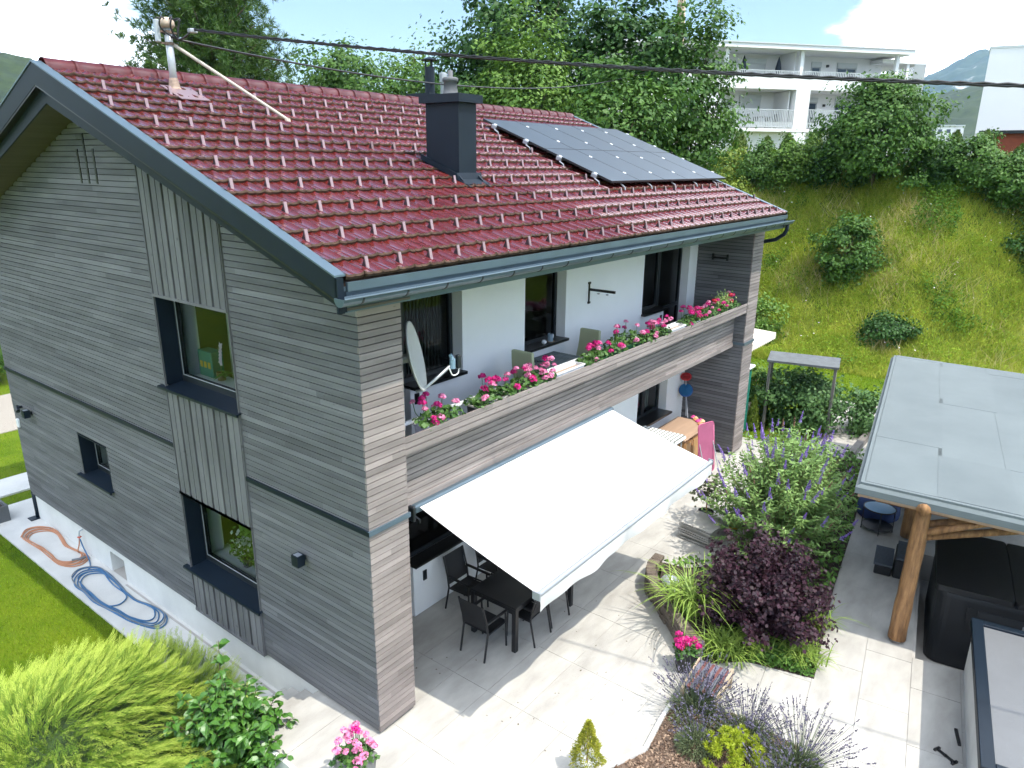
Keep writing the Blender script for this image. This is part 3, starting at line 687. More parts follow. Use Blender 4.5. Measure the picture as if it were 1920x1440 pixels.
# concrete path along the gable with steps up to the terrace
path = B('path', None, M['conc'], (-0.80, 0.036, 2.25, 12.95, -1.0, -0.62), (-1.1, 0.4, 12.0, 12.96, -1.0, -0.621), kind='structure')
B('niche_floor', path, M['joint'], (0.036, 0.30, 7.42, 8.02, -1.0, -0.622))
B('drain_slot', path, M['joint'], (-0.06, -0.02, 2.4, 7.3, -0.625, -0.6155))
B('far_path', None, M['conc'], (-7, 6, 13.6, 14.75, -1.0, -0.615), kind='structure')
st = B('garden_steps', None, M['slab'], (-1.04, 0.03, 1.362, 1.70, -1.0, -0.20), (-1.04, 0.03, 1.70, 2.04, -1.0, -0.345), (-1.04, 0.03, 2.04, 2.27, -1.0, -0.48), kind='structure')
B('gravel_bed', None, P('gravel', (0.30, 0.27, 0.23), 0.95, var=.4, vscale=30, bump=.8, bscale=60), (1.2, 4.2, 18.6, 22.8, -0.8, -0.635), kind='structure')
B('terrace_edging', None, M['plinth'], (-1.10, -1.05, -3.4, 1.37, -0.9, -0.03), kind='structure')
# planting bed between the terrace and the carport
M['soil'] = P('dark_soil', (0.045, 0.032, 0.022), 0.95, var=.4, vscale=14, bump=.8, bscale=40)
bedp = [(4.80, -4.30), (4.55, -3.35), (3.95, -2.70), (5.2, -1.42), (6.0, -1.05), (7.0, -1.9), (9.2, -1.9), (11.0, -1.2), (14.0, -0.6), (14.4, -3.0), (9.98, -3.60), (7.62, -3.86)]
MB().prism(bedp, 2, -0.5, -0.035).build('planting_bed', M['soil'], None, kind='structure')
M['mulch'] = P('bark_mulch', (0.085, 0.050, 0.030), 0.95, col2=(0.16, 0.11, 0.08), vscale=22, bump=1.0, bscale=60)
mulp = [(2.95, -2.85), (2.59, -2.87), (1.97, -2.95), (1.45, -2.73), (0.3, -2.4), (0.3, -5.6), (2.9, -5.3), (3.3, -4.5), (3.35, -3.6)]
MB().prism(mulp, 2, -0.5, -0.038).build('mulch_bed', M['mulch'], None, kind='structure')
ed = MB()
for p, q in zip(mulp[:4], mulp[1:5]):
    d = Vector((q[0] - p[0], q[1] - p[1], 0)).normalized(); nn = Vector((-d.y, d.x, 0)) * 0.028
    pp, qq = Vector((*p, 0)), Vector((*q, 0)); ed.prism([tuple((pp + nn)[:2]), tuple((qq + nn)[:2]), tuple((qq - nn)[:2]), tuple((pp - nn)[:2])], 2, -0.3, 0.012)
ed.build('bed_edging', M['conc'], None, kind='structure')
# bark chips lying on the mulch
ch = rs.uniform([0.4, -5.2], [3.2, -2.5], (9000, 2))
def inpoly(p, poly):
    x, y = p[:, 0], p[:, 1]; c = np.zeros(len(p), bool); j = len(poly) - 1
    for i in range(len(poly)):
        xi, yi = poly[i]; xj, yj = poly[j]
        c ^= ((yi > y) != (yj > y)) & (x < (xj - xi) * (y - yi) / (yj - yi + 1e-12) + xi); j = i
    return c
ch = ch[inpoly(ch, mulp)]; nC = len(ch)
M['chip'] = P('bark_chip', (0.07, 0.035, 0.02), 0.9, col2=(0.36, 0.25, 0.17), vscale=3, island=1.0)
bulk('bark_chips', leafs(rs, np.c_[ch, rs.uniform(-.036, -.015, nC)], np.tile([0, 0, 1.0], (nC, 1)), 0.055, 0.024, 0.5), 4, M['chip'], label='brown bark chips covering the lavender bed', cat='mulch', kind='stuff')

# ------------------------------------------------------------------ awning
M['cloth'] = P('white_awning_cloth', (0.60, 0.60, 0.59), 0.8, var=.03, vscale=2, transl=0.12)
M['alu'] = P('light_grey_aluminium', (0.30, 0.32, 0.35), 0.45, 0.3)
aw = thing('awning', 'large white cloth awning stretched out over the terrace dining table', 'awning', (3.6, 0.25, 2.9))
def W0(mb, name, mat, parent, loc, **k):     # build with world coordinates under a moved parent
    o = mb.build(name, mat, parent, **k); o.location = -Vector(loc); return o
al = (3.6, 0.25, 2.9)
V0, Z0_, V1, Z1_ = 0.17, 2.90, -1.775, 2.30
cl = MB(); nu2, nv2 = 40, 24; vs = []
for i in range(nu2 + 1):
    for j in range(nv2 + 1):
        a_, b_ = i / nu2, j / nv2
        u = (1.03 + (1.10 - 1.03) * b_) * (1 - a_) + (6.19 + (6.33 - 6.19) * b_) * a_
        sag = -0.035 * math.sin(math.pi * b_) * (0.6 + 0.4 * math.sin(math.pi * a_)) - 0.02 * math.exp(-((a_ - 0.42) / 0.02) ** 2) * math.sin(math.pi * min(1, b_ * 1.1))
        vs.append((u, V0 + (V1 - V0) * b_, Z0_ + (Z1_ - Z0_) * b_ + sag))
cl.add(vs, [(i * (nv2 + 1) + j, i * (nv2 + 1) + j + 1, (i + 1) * (nv2 + 1) + j + 1, (i + 1) * (nv2 + 1) + j) for i in range(nu2) for j in range(nv2)])
W0(cl, 'cloth', M['cloth'], aw, al, smooth=True)
sm = MB(); M['seam'] = P('awning_seam', (0.26, 0.30, 0.35), 0.8)
pts = [Vector(vs[17 * (nv2 + 1) + j]) + Vector((0, 0, 0.004)) for j in range(2, nv2 + 1)]
for p, q in zip(pts[:-1], pts[1:]): sm.add([p - Vector((.008, 0, 0)), p + Vector((.008, 0, 0)), q + Vector((.008, 0, 0)), q - Vector((.008, 0, 0))], [(0, 1, 2, 3)])
W0(sm, 'seam', M['seam'], aw, al)
va = MB(); vs = []; n = 120
for i in range(n + 1):
    t_ = i / n; u = 1.09 + (6.34 - 1.09) * t_; w_ = 0.015 * math.sin(t_ * 19) + 0.008 * math.sin(t_ * 47)
    vs += [(u, V1 - 0.035, Z1_ - 0.02), (u, V1 - 0.05 + w_, Z1_ - 0.13), (u, V1 - 0.045 + w_ * 1.6, Z1_ - 0.235 - 0.008 * math.sin(t_ * 31))]
va.add(vs, [(i * 3 + k, i * 3 + 3 + k, i * 3 + 4 + k, i * 3 + 1 + k) for i in range(n) for k in (0, 1)])
W0(va, 'valance', M['cloth'], aw, al, smooth=True)
W0(MB().tube([(1.07, V1 - 0.01, Z1_), (6.36, V1 - 0.01, Z1_)], 0.038, 12).box(1.05, 1.075, V1 - 0.06, V1 + 0.05, Z1_ - .055, Z1_ + .05).box(6.355, 6.375, V1 - 0.05, V1 + 0.04, Z1_ - .045, Z1_ + .045), 'front_bar', M['alu'], aw, al, smooth=False)
W0(MB().cbox(0.95, 6.25, 0.16, 0.262, 2.815, 2.935, 0.02), 'cassette', M['metal_l'], aw, al)
W0(MB().cbox(0.90, 0.95, 0.15, 0.26, 2.72, 2.94, 0.01).tube([(0.94, 0.17, 2.80), (0.99, 0.13, 2.74), (1.0, 0.14, 2.68)], 0.012, 6), 'end_bracket', M['frame'], aw, al)
for ua, ub, uc in ((1.6, 2.55, 1.35), (5.7, 4.8, 6.0)):
    W0(MB().tube([(ua, 0.2, 2.79), (ub, -0.75, 2.53), (uc, V1 + 0.02, 2.27)], 0.025, 8), 'folding_arm', M['alu'], aw, al)

# ------------------------------------------------------------------ dining table and chairs
M['blk'] = P('black_powder_coat', (0.012, 0.012, 0.014), 0.4, var=.1)
M['sling'] = P('black_sling_fabric', (0.014, 0.014, 0.016), 0.75, bump=.2, bscale=300)
G = -0.047
tb = thing('dining_table', 'black garden dining table half under the white awning', 'table', (3.3, 0.06, G))
tx, ty, th = 0.83, 0.46, 0.805
MB().cbox(-tx, tx, -ty, ty, th - 0.03, th, 0.006).build('tabletop', M['blk'], tb)
MB().box(-tx + .02, tx - .02, -ty + .01, -ty + .04, th - .09, th - .03).box(-tx + .02, tx - .02, ty - .04, ty - .01, th - .09, th - .03).box(-tx + .01, -tx + .04, -ty + .02, ty - .02, th - .09, th - .03).box(tx - .04, tx - .01, -ty + .02, ty - .02, th - .09, th - .03).build('apron', M['blk'], tb)
for sx in (-1, 1):
    for sy in (-1, 1): MB().box(min(sx * tx, sx * (tx - .075)) , max(sx * tx, sx * (tx - .075)), min(sy * ty, sy * (ty - .075)), max(sy * ty, sy * (ty - .075)), 0, th - 0.031).build('leg', M['blk'], tb)
def make_chair():
    c = thing('garden_chair', 'x', 'chair', group='black garden chairs round the dining table')
    # local: faces +y, seat 0.48 high
    for s in (-1, 1):
        x = s * 0.245
        MB().tube([(x, 0.22, 0), (x, 0.20, 0.46), (x, 0.19, 0.645)], 0.017, 6).build('leg', M['blk'], c)
        MB().tube([(x, -0.33, 0), (x, -0.24, 0.46)], 0.017, 6).build('leg', M['blk'], c)
        MB().tube([(x, -0.24, 0.44), (x, -0.27, 0.66), (x * .98, -0.36, 1.0)], 0.017, 6).build('back_post', M['blk'], c)
        MB().cbox(x - 0.025, x + 0.025, -0.27, 0.27, 0.64, 0.668, 0.006).build('armrest', M['blk'], c)
        MB().tube([(x, -0.25, 0.44), (x, 0.205, 0.46)], 0.015, 6).build('seat_rail', M['blk'], c)
    sb = MB(); vs = []
    for j in range(7):
        t_ = j / 6; vs += [(-0.235, -0.23 + .45 * t_, 0.45 - .03 * math.sin(math.pi * t_) + .02 * t_), (0.235, -0.23 + .45 * t_, 0.45 - .03 * math.sin(math.pi * t_) + .02 * t_)]
    sb.add(vs, [(2 * j, 2 * j + 1, 2 * j + 3, 2 * j + 2) for j in range(6)]); sb.build('seat', M['sling'], c, smooth=True)
    bb = MB(); vs = []
    for j in range(7):
        t_ = j / 6; y = -0.245 - .02 * t_ - 0.10 * t_ ** 1.5 - .03 * math.sin(math.pi * t_); vs += [(-0.24, y, 0.50 + .50 * t_), (0.24, y, 0.50 + .50 * t_)]
    bb.add(vs, [(2 * j, 2 * j + 1, 2 * j + 3, 2 * j + 2) for j in range(6)]); bb.build('backrest', M['sling'], c, smooth=True)
    return c
ch0 = make_chair()
for i, (x, y, rz, lab) in enumerate(((2.32, 0.08, -90, 'black sling chair at the near end of the dining table, back to the viewer'),
        (2.92, 0.95, 180, 'black sling armchair between the dining table and the white wall, facing out'),
        (3.75, 1.0, 180, 'black sling chair by the white wall, mostly hidden under the awning edge'),
        (3.0, -0.22, 3, 'black sling chair on the open terrace side of the table, nearest the table leg'),
        (3.62, -0.17, -3, 'black sling chair on the open terrace side, farther in under the awning valance'))):
    o = ch0 if i == 0 else copy_tree(ch0)
    o.location = (x, y, G); o.rotation_euler = (0, 0, rad(rz)); o['label'] = lab

# ------------------------------------------------------------------ wall lamps, camera, tap, hoses
def wall_lamp(v, z, lab):
    t_ = thing('wall_lamp', lab, 'lamp', (-0.01, v, z), group='cube wall lamps on the gable')
    MB().box(-0.05, 0.0, -0.03, 0.03, -.03, .03).build('bracket', M['frame'], t_)
    MB().box(-0.17, -0.05, -0.07, 0.07, -0.08, 0.08).build('housing', M['metal'], t_)
    MB().box(-0.15, -0.07, -0.05, 0.05, 0.0801, 0.083).build('lens', M['alu'], t_)
wall_lamp(1.36, 2.18, 'dark cube wall lamp on the boards right of the lower gable window')
wall_lamp(10.69, 2.2, 'dark cube wall lamp on the boards near the far left corner')
t_ = thing('security_camera', 'small dark security camera at the far left end of the boarded gable', 'camera', (-0.01, 11.2, 2.2))
MB().tube([(0, 0, 0.02), (-0.08, 0, 0.02)], 0.03, 8).build('mount', M['frame'], t_)
MB().tube([(-0.08, 0.05, 0.03), (-0.13, -0.14, -0.02)], 0.04, 10).build('body', M['frame'], t_)
tagit(MB().cbox(-0.05, 0, 11.54, 11.64, 1.66, 1.86, 0.012).build('alarm_box', M['white'], None), 'small white plastic box on the far left edge of the gable', 'box')
tp = thing('garden_tap', 'garden tap with red valve on the white plinth, two hoses attached', 'tap', (0.03, 9.2, -0.2))
MB().tube([(0.0, 0, 0.12), (-0.07, 0, 0.10), (-0.09, 0, -0.02)], 0.018, 8).build('pipe', M['galv'], tp)
MB().lathe([(0.03, 0), (0.045, 0.015), (0.03, 0.03)], (-0.085, 0, -0.04), 10).build('valve', P('red_valve', (0.45, 0.08, 0.04), 0.5), tp)
def smooth_loop(pts, n=14, closed=True):
    out = []; N = len(pts)
    for i in range(N if closed else N - 1):
        p0, p1, p2, p3 = [pts[(i + k - 1) % N] if closed else pts[min(max(i + k - 1, 0), N - 1)] for k in range(4)]
        for j in range(n):
            t_ = j / n; out.append(tuple(0.5 * ((2 * p1[c]) + (-p0[c] + p2[c]) * t_ + (2 * p0[c] - 5 * p1[c] + 4 * p2[c] - p3[c]) * t_ ** 2 + (-p0[c] + 3 * p1[c] - 3 * p2[c] + p3[c]) * t_ ** 3) for c in range(len(p1))))
    return out
ORL = [(-.597, 10.96), (-.405, 11.233), (-.187, 11.191), (-.022, 10.951), (.0, 10.634), (-.052, 10.213), (-.11, 9.794), (-.075, 9.379), (-.02, 8.998), (-.111, 8.804), (-.289, 8.75), (-.453, 8.848), (-.556, 9.141), (-.543, 9.573), (-.541, 10.035), (-.589, 10.516)]
def coil(name, lab, base, mat, turns, r, mx, grow, extra=None, dark=None, fold=0):
    t_ = thing(name, lab, 'hose', (base[0][0], base[0][1], -0.62))
    cxm = sum(p[0] for p in base) / len(base); cym = sum(p[1] for p in base) / len(base)
    hr = random.Random(5); pts = []
    for k in range(turns):
        s_ = 1 - grow * k
        for p in base: pts.append((cxm + (p[0] - cxm) * s_ + hr.uniform(-.012, .012), cym + (p[1] - cym) * s_ + hr.uniform(-.02, .02), -0.62 + r + (k % 2) * r * .8))
    path_ = smooth_loop(pts, 5, False)
    o = MB().tube(path_, r, 6).build('hose', mat, t_, smooth=True); o.location = -t_.location
    if extra:
        o = MB().tube(smooth_loop(extra, 6, False), r, 6).build('supply', mat if not dark else dark, t_, smooth=True); o.location = -t_.location
    return t_
M['or'] = P('orange_hose', (0.46, 0.20, 0.10), 0.5); M['bl'] = P('blue_hose', (0.035, 0.13, 0.27), 0.45); M['gy'] = P('grey_hose', (0.16, 0.17, 0.18), 0.5)
h1 = coil('garden_hose', 'orange garden hose coiled in a long loop on the concrete path', ORL, M['or'], 5, 0.013, 0, 0.055, extra=[(-0.09, 9.3, -.60), (-0.12, 9.25, -.55), (-0.08, 9.22, -.4), (-0.06, 9.2, -0.24)])
o = MB().tube([(-0.33, 9.02, -.58), (-0.2, 8.93, -.57), (-0.1, 8.92, -.57)], 0.025, 8).build('nozzle', M['gy'], h1); o.location = -h1.location
BLL = [(-.603, 8.349), (-.414, 8.529), (-.229, 8.484), (-.091, 8.284), (-.081, 7.953), (-.124, 7.442), (-.162, 6.997), (-.167, 6.531), (-.092, 6.207), (-.053, 5.889), (-.099, 5.641), (-.245, 5.45), (-.40, 5.50), (-.54, 5.95), (-.60, 6.39), (-.66, 6.75), (-.70, 7.165), (-.675, 7.635), (-.68, 7.98)]
h2 = coil('garden_hose', 'blue garden hose coiled on the concrete path behind the juniper', BLL, M['bl'], 4, 0.013, 0, 0.07, extra=[(-0.06, 9.18, -.26), (-0.05, 9.1, -.45), (-0.09, 8.8, -.59), (-0.2, 8.5, -.60), (-.3, 8.4, -.60)])
o = MB().tube(smooth_loop([(p[0] * .97 - .01, p[1] * 1.0 + .03, -.59) for p in BLL], 5), 0.011, 6).build('hose', M['gy'], h2, smooth=True); o.location = -h2.location
o = MB().tube(smooth_loop([(-.555, 8.185, -.6), (-.427, 8.334, -.6), (-.273, 8.299, -.6), (-.129, 8.118, -.6), (-.185, 7.721, -.6), (-.214, 7.356, -.6), (-.208, 7.006, -.6), (-.27, 6.801, -.6), (-.448, 6.701, -.6), (-.611, 6.839, -.6), (-.63, 7.16, -.6), (-.616, 7.568, -.6)], 5), 0.013, 6).build('hose', M['bl'], h2, smooth=True); o.location = -h2.location
pb = thing('planter_box', 'grey square planter box at the end of the concrete path', 'planter', (-0.72, 12.35, -0.62))
MB().box(-.3, .3, -.3, -.26, 0, .38).box(-.3, .3, .26, .3, 0, .38).box(-.3, -.26, -.26, .26, 0, .38).box(.26, .3, -.26, .26, 0, .38).build('box', P('grey_fibre_clay', (0.10, 0.105, 0.11), .7, var=.1), pb)
MB().box(-.26, .26, -.26, .26, .02, .30).build('soil', M['soil'], pb)

# ------------------------------------------------------------------ satellite dish
ds = thing('satellite_dish', 'light grey satellite dish on the balcony beside the corner pillar', 'satellite dish', (1.08, 0.32, 4.45))
dn = Vector((0.60, -0.77, 0.22)).normalized(); dc = Vector((1.08, 0.30, 4.96)); q4 = dn.to_track_quat('Z', 'Y').to_matrix().to_4x4(); q4.translation = dc
prof_ = [(0.0, 0.0), (0.12, 0.006), (0.24, 0.025), (0.34, 0.055), (0.42, 0.09)]
M['dish'] = P('dish_grey', (0.46, 0.47, 0.46), 0.5)
vs = []; fs = []; n = 40
for (r_, z_) in prof_ + [(0.435, 0.095), (0.435, 0.075)] + [(r_, z_ - 0.012) for r_, z_ in prof_[::-1]]:
    for k in range(n): a_ = 2 * math.pi * k / n; vs.append(q4 @ Vector((r_ * math.cos(a_), r_ * math.sin(a_) * 1.06, z_)))
for i in range(11):
    for k in range(n): fs.append((i * n + k, i * n + (k + 1) % n, (i + 1) * n + (k + 1) % n, (i + 1) * n + k))
o = MB().add(vs, fs).build('reflector', M['dish'], ds, smooth=True); o.location = -ds.location
lowp = dc + dn * 0.06 + (Vector((0, 0, -1)) - dn * dn.dot(Vector((0, 0, -1)))).normalized() * 0.46; lnb = dc + dn * 0.62 + Vector((0.02, 0.1, -0.24))
for nm, mb_, mt_ in (('arm', MB().tube([lowp - dn * .1, lowp, lnb], 0.02, 8), M['galv']), ('lnb', MB().tube([lnb + Vector((0, 0, -.06)), lnb + Vector((0, 0, .07))], 0.038, 10).tube([lnb + Vector((0, 0, .07)), lnb + Vector((-.02, .02, .13))], 0.025, 8), P('lnb_blue', (0.18, 0.28, 0.36), .5)),
        ('lnb_body', MB().cbox(-.03, .03, -.03, .03, -.1, .08, .01, Matrix.Translation(lnb + Vector((.09, -.02, .03)))), M['frame']), ('bracket', MB().tube([dc - dn * .02, dc - dn * .12], .06, 10).tube([dc - dn * .12, (dc - dn * .12).xy.to_3d() + Vector((0, 0, 3.95))], 0.025, 8), M['galv']),
        ('cable', MB().tube(smooth_loop([tuple(lnb + Vector((-.06, 0, -.05))), tuple(lnb + Vector((0, 0, -.15))), tuple(lnb + Vector((.08, -.02, -.14))), tuple(lnb + Vector((.10, -.02, -.06)))], 6, False), 0.009, 6), M['white'])):
    o = mb_.build(nm, mt_, ds, smooth=nm in ('arm', 'cable')); o.location = -ds.location

# ------------------------------------------------------------------ balcony table, chairs, cups
M['pad'] = P('sage_green_upholstery', (0.40, 0.43, 0.27), 0.9, bump=.2, bscale=200)
M['lathw'] = P('grey_stained_wood', (0.08, 0.10, 0.11), 0.6, col2=(0.21, 0.25, 0.265), vscale=2, stretch=(8, .6, 8))
bc = thing('balcony_chair', 'sage green padded balcony chair left of the small wooden table', 'chair', (4.75, 0.98, 3.20), rad(-90), 'padded chairs on the balcony')
mb = MB(); vs = []
for j in range(9):
    t_ = j / 8; z_ = 0.45 + 0.62 * t_; y = -0.26 - 0.12 * t_ - .03 * math.sin(3.1 * t_); w_ = 0.24 - 0.02 * t_
    vs += [(-w_, y, z_), (w_, y, z_), (w_, y + .08, z_), (-w_, y + .08, z_)]
fs = [(4 * j + k, 4 * j + (k + 1) % 4, 4 * j + 4 + (k + 1) % 4, 4 * j + 4 + k) for j in range(8) for k in range(4)] + [(3, 2, 1, 0), (32, 33, 34, 35)]
o = mb.add(vs, fs).build('backrest', M['pad'], bc); bv = o.modifiers.new('b', 'BEVEL'); bv.width = .02; bv.segments = 2
o = MB().cbox(-.25, .25, -.27, .25, .40, .50, .03).build('seat', M['pad'], bc)
for sx in (-1, 1):
    for y in (-.22, .2): MB().box(sx * .21 - .02, sx * .21 + .02, y - .02, y + .02, 0, .40).build('leg', M['lathw'], bc)
b2 = copy_tree(bc); b2.location = (6.28, 0.98, 3.20); b2.rotation_euler = (0, 0, rad(90)); b2['label'] = 'sage green padded balcony chair right of the small wooden table'
bt = thing('balcony_table', 'small slatted grey wooden table between two padded chairs on the balcony', 'table', (5.5, 0.98, 3.20))
for k in range(4): MB().box(-.36, .36, -.34 + k * .175, -.34 + k * .175 + .155, .70, .725).build('slat', M['lathw'], bt)
for sx in (-1, 1):
    for sy in (-1, 1): MB().tube([(sx * .30, sy * .28, 0), (sx * .30, sy * .28, .70)], .02, 6).build('leg', M['galv'], bt)
MB().box(-.33, .33, -.30, -.27, .65, .70).box(-.33, .33, .27, .30, .65, .70).build('apron', M['lathw'], bt)
cupm = P('blue_grey_mug', (0.22, 0.30, 0.36), 0.35)
mg = thing('mug', 'blue-grey mug with handle on the dark balcony window sill', 'mug', (5.92, VB + 0.02, 4.085))
MB().lathe([(.05, 0), (.055, .01), (.055, .15), (.048, .15), (.045, .02), (0, .02)], (0, 0, 0), 18).build('cup', cupm, mg, smooth=False)
MB().tube([(.053, -.0, .125), (.09, 0, .12), (.1, 0, .08), (.085, 0, .045), (.053, 0, .035)], .009, 8).build('handle', M['white'], mg, smooth=True)
MB().lathe([(.07, 0), (.09, .006), (.09, .010), (0, .010)], (0, 0, -0.003), 18).build('coaster', P('cork', (.35, .27, .2), .9), mg)
tagit(MB().lathe([(.03, 0), (.05, .02), (.052, .045), (.035, .07), (.030, .07), (.03, .05), (0, .05)], (5.68, VB + 0.0, 4.085), 16).build('sugar_bowl', M['white'], None, smooth=True), 'small round white pot beside the mug on the balcony sill', 'bowl')

# ------------------------------------------------------------------ sideboard corner on the terrace
M['oak'] = P('honey_wood', (0.38, 0.20, 0.075), 0.5, var=.2, vscale=2, stretch=(1, 1, 6)); M['oaktop'] = P('weathered_table_top', (0.36, 0.24, 0.16), 0.7, var=.15, vscale=2, stretch=(.6, 6, 6))
sbd = thing('sideboard', 'low wooden sideboard with panelled doors under the ground-floor window', 'sideboard', (11.1, 0.83, G))
MB().box(-.75, .65, -.36, .44, 0.05, .96).build('carcass', M['oak'], sbd)
MB().cbox(-.85, .70, -.44, .48, .965, 1.0, .008).build('top', M['oaktop'], sbd)
for k in range(3):
    d_ = MB().box(-.73 + k * .46, -.30 + k * .46, -.383, -.361, .12, .90).build('door', M['oak'], sbd); MB().box(-.66 + k * .46, -.37 + k * .46, -.395, -.384, .2, .82).build('door_panel', P('honey_panel', (.45, .26, .10), .45), d_)
pk = thing('folded_lounger', 'pink fabric sun lounger folded upright beside the sideboard', 'lounger', (10.72, -0.05, G), rad(-18))
M['pink'] = P('pink_mesh_fabric', (0.46, 0.13, 0.24), 0.6, var=.08, vscale=5, transl=.25)
def rrect(w, h, r, n=6): return [(sx * (w - r) + r * math.cos(a0 + k * math.pi / 2 / n), sy * (h - r) + r * math.sin(a0 + k * math.pi / 2 / n)) for (sx, sy, a0) in ((1, 1, 0), (-1, 1, math.pi / 2), (-1, -1, math.pi), (1, -1, 3 * math.pi / 2)) for k in range(n + 1)]
LT = Matrix.Rotation(rad(-7), 4, 'X')
MB().prism([(x, y + .76) for x, y in rrect(.27, .62, .07)], 1, -.006, .006, LT).build('fabric', M['pink'], pk)
MB().tube([LT @ Vector((x, 0, y + .76)) for x, y in rrect(.275, .63, .08)] + [LT @ Vector((.275, 0, 1.3))], .014, 8).build('frame', P('pink_tube', (.50, .10, .22), .4), pk, smooth=True)
for sx in (-1, 1): MB().tube([LT @ Vector((sx * .24, 0, .9)), (sx * .25, -.22, .0)], .013, 8).build('leg', M['galv'], pk)
def scoop(name, lab, mat, p0, p1, hd, rx, rz_):
    t_ = thing(name, lab, 'toy net', tuple(p0))
    ax_ = (Vector(p1) - Vector(p0)).normalized(); sd = Vector((0.35, -0.93, 0.0)); c_ = Vector(p1) + ax_ * rz_
    sd = (sd - ax_ * sd.dot(ax_)).normalized()
    lp = [c_ + sd * rx * math.cos(k * math.pi / 10) * (1 if abs(math.cos(k * math.pi / 10)) < .8 else .93) + ax_ * rz_ * math.sin(k * math.pi / 10) for k in range(21)]
    o = MB().tube(lp, .028, 8).build('rim', mat, t_, smooth=True); o.location = -t_.location
    nrm = ax_.cross(sd)
    o = MB().add([p - nrm * .06 for p in lp[:-1]] + [c_ - nrm * .10], [(k, (k + 1) % 20, 20) for k in range(20)]).build('net', P(name + '_net', tuple(hd), .7, transl=.3), t_); o.location = -t_.location
    o = MB().tube([p0, p1], .013, 8).build('handle', M['alu'], t_); o.location = -t_.location
scoop('pool_net', 'red hand net on a pale handle leaning in the corner above the sideboard', P('red_plastic', (.50, .012, .02), .4), (11.95, 1.15, 0.955), (12.25, 1.36, 1.85), (.30, .01, .015), .13, .085)
scoop('pool_net', 'blue hand net on a pale handle leaning in the corner above the sideboard', P('blue_plastic', (.012, .10, .33), .4), (11.85, 1.05, 0.955), (12.12, 1.26, 1.45), (.01, .12, .28), .17, .16)
ty_ = thing('toy_heap', 'small pink and orange plastic toys lying on the sideboard top', 'toys', (11.75, 0.75, 0.953))
tr_ = random.Random(2)
for k in range(7): MB().lathe([(.05, 0), (.075, .025), (.03, .07), (0, .08)], (tr_.uniform(-.2, .2), tr_.uniform(-.2, .2), 0), 8).build('toy', P('toy%d' % k, [(.6, .05, .25), (.65, .25, .12), (.7, .45, .25)][k % 3], .5), ty_)
sc_ = thing('cushion_trolley', 'dark trolley carrying a white striped cushion behind the awning end', 'trolley', (9.62, 0.80, G))
def stripes(name, c1, c2, axis, scale):
    mt = P(name, c1, .85); t = mt.node_tree; b = t.nodes['Principled BSDF']; g = t.nodes.new('ShaderNodeNewGeometry'); s_ = t.nodes.new('ShaderNodeSeparateXYZ')
    t.links.new(g.outputs['Position'], s_.inputs[0]); m_ = t.nodes.new('ShaderNodeMath'); m_.operation = 'MULTIPLY'; m_.inputs[1].default_value = scale; t.links.new(s_.outputs[axis], m_.inputs[0])
    f_ = t.nodes.new('ShaderNodeMath'); f_.operation = 'FRACT'; t.links.new(m_.outputs[0], f_.inputs[0]); l_ = t.nodes.new('ShaderNodeMath'); l_.operation = 'GREATER_THAN'; l_.inputs[1].default_value = .6; t.links.new(f_.outputs[0], l_.inputs[0])
    mx = t.nodes.new('ShaderNodeMix'); mx.data_type = 'RGBA'; mx.inputs[6].default_value = (*c1, 1); mx.inputs[7].default_value = (*c2, 1); t.links.new(l_.outputs[0], mx.inputs[0]); t.links.new(mx.outputs[2], b.inputs['Base Color']); return mt
MB().cbox(-.30, .32, -.58, .58, 1.17, 1.29, .045).build('cushion', stripes('striped_cloth', (.75, .76, .74), (.16, .17, .15), 1, 10.5), sc_)
MB().box(-.26, .28, -.52, .52, 1.13, 1.168).build('shelf', M['blk'], sc_)
for sx in (-.24, .26):
    for sy in (-.48, .48): MB().tube([(sx, sy, 0), (sx, sy, 1.13)], .018, 8).build('leg', M['galv'], sc_)

# ------------------------------------------------------------------ service mast and overhead cables
ms = thing('service_mast', 'grey steel power mast with a slanting stay standing on the roof ridge', 'mast', (1.04, 5.21, 8.36))
def Wm(mb, name, mat, par, **k):
    o = mb.build(name, mat, par, **k); o.location = -par.location; return o
Wm(MB().tube([(1.04, 5.21, 8.3), (1.04, 5.21, 9.28)], .055, 14), 'pole', M['galv'], ms, smooth=True)
Wm(MB().lathe([(.11, 0), (.085, .03), (.065, .14), (.06, .16)], (1.04, 5.21, 8.40), 14), 'collar', P('rusty_collar', (.30, .22, .17), .8, var=.3, vscale=20), ms)
Wm(MB().prism([(-.32, 0), (.30, 0), (.30, .012), (-.32, .012)], 0, .84, 1.30, Matrix.Translation(onroof(0, (5.0 - VE) * ln, .055)) @ RX), 'base_plate', M['hook'], ms)
Wm(MB().lathe([(.085, 0), (.11, .04), (.10, .10), (.05, .14), (0, .15)], (1.04, 5.21, 9.26), 14), 'cap', P('mast_cap', (.45, .36, .28), .7, var=.2), ms, smooth=True)
rust = P('rusty_clamp', (.17, .12, .09), .8, var=.3, vscale=20)
for z_ in (9.04, 9.2): Wm(MB().lathe([(.066, -.02), (.07, -.02), (.07, .02), (.066, .02)], (1.04, 5.21, z_), 12).box(1.04 - .13, 1.04 + .13, 5.2, 5.22, z_ - .012, z_ + .012), 'clamp', rust, ms)
Wm(MB().tube([(1.10, 5.19, 9.03), (2.25, 4.10, 7.99)], .026, 10).lathe([(.05, 0), (.04, .05)], (2.25, 4.1, 7.96), 8), 'stay', P('stay_tube', (.42, .38, .32), .6, var=.15, vscale=8), ms, smooth=False)
wr = MB()
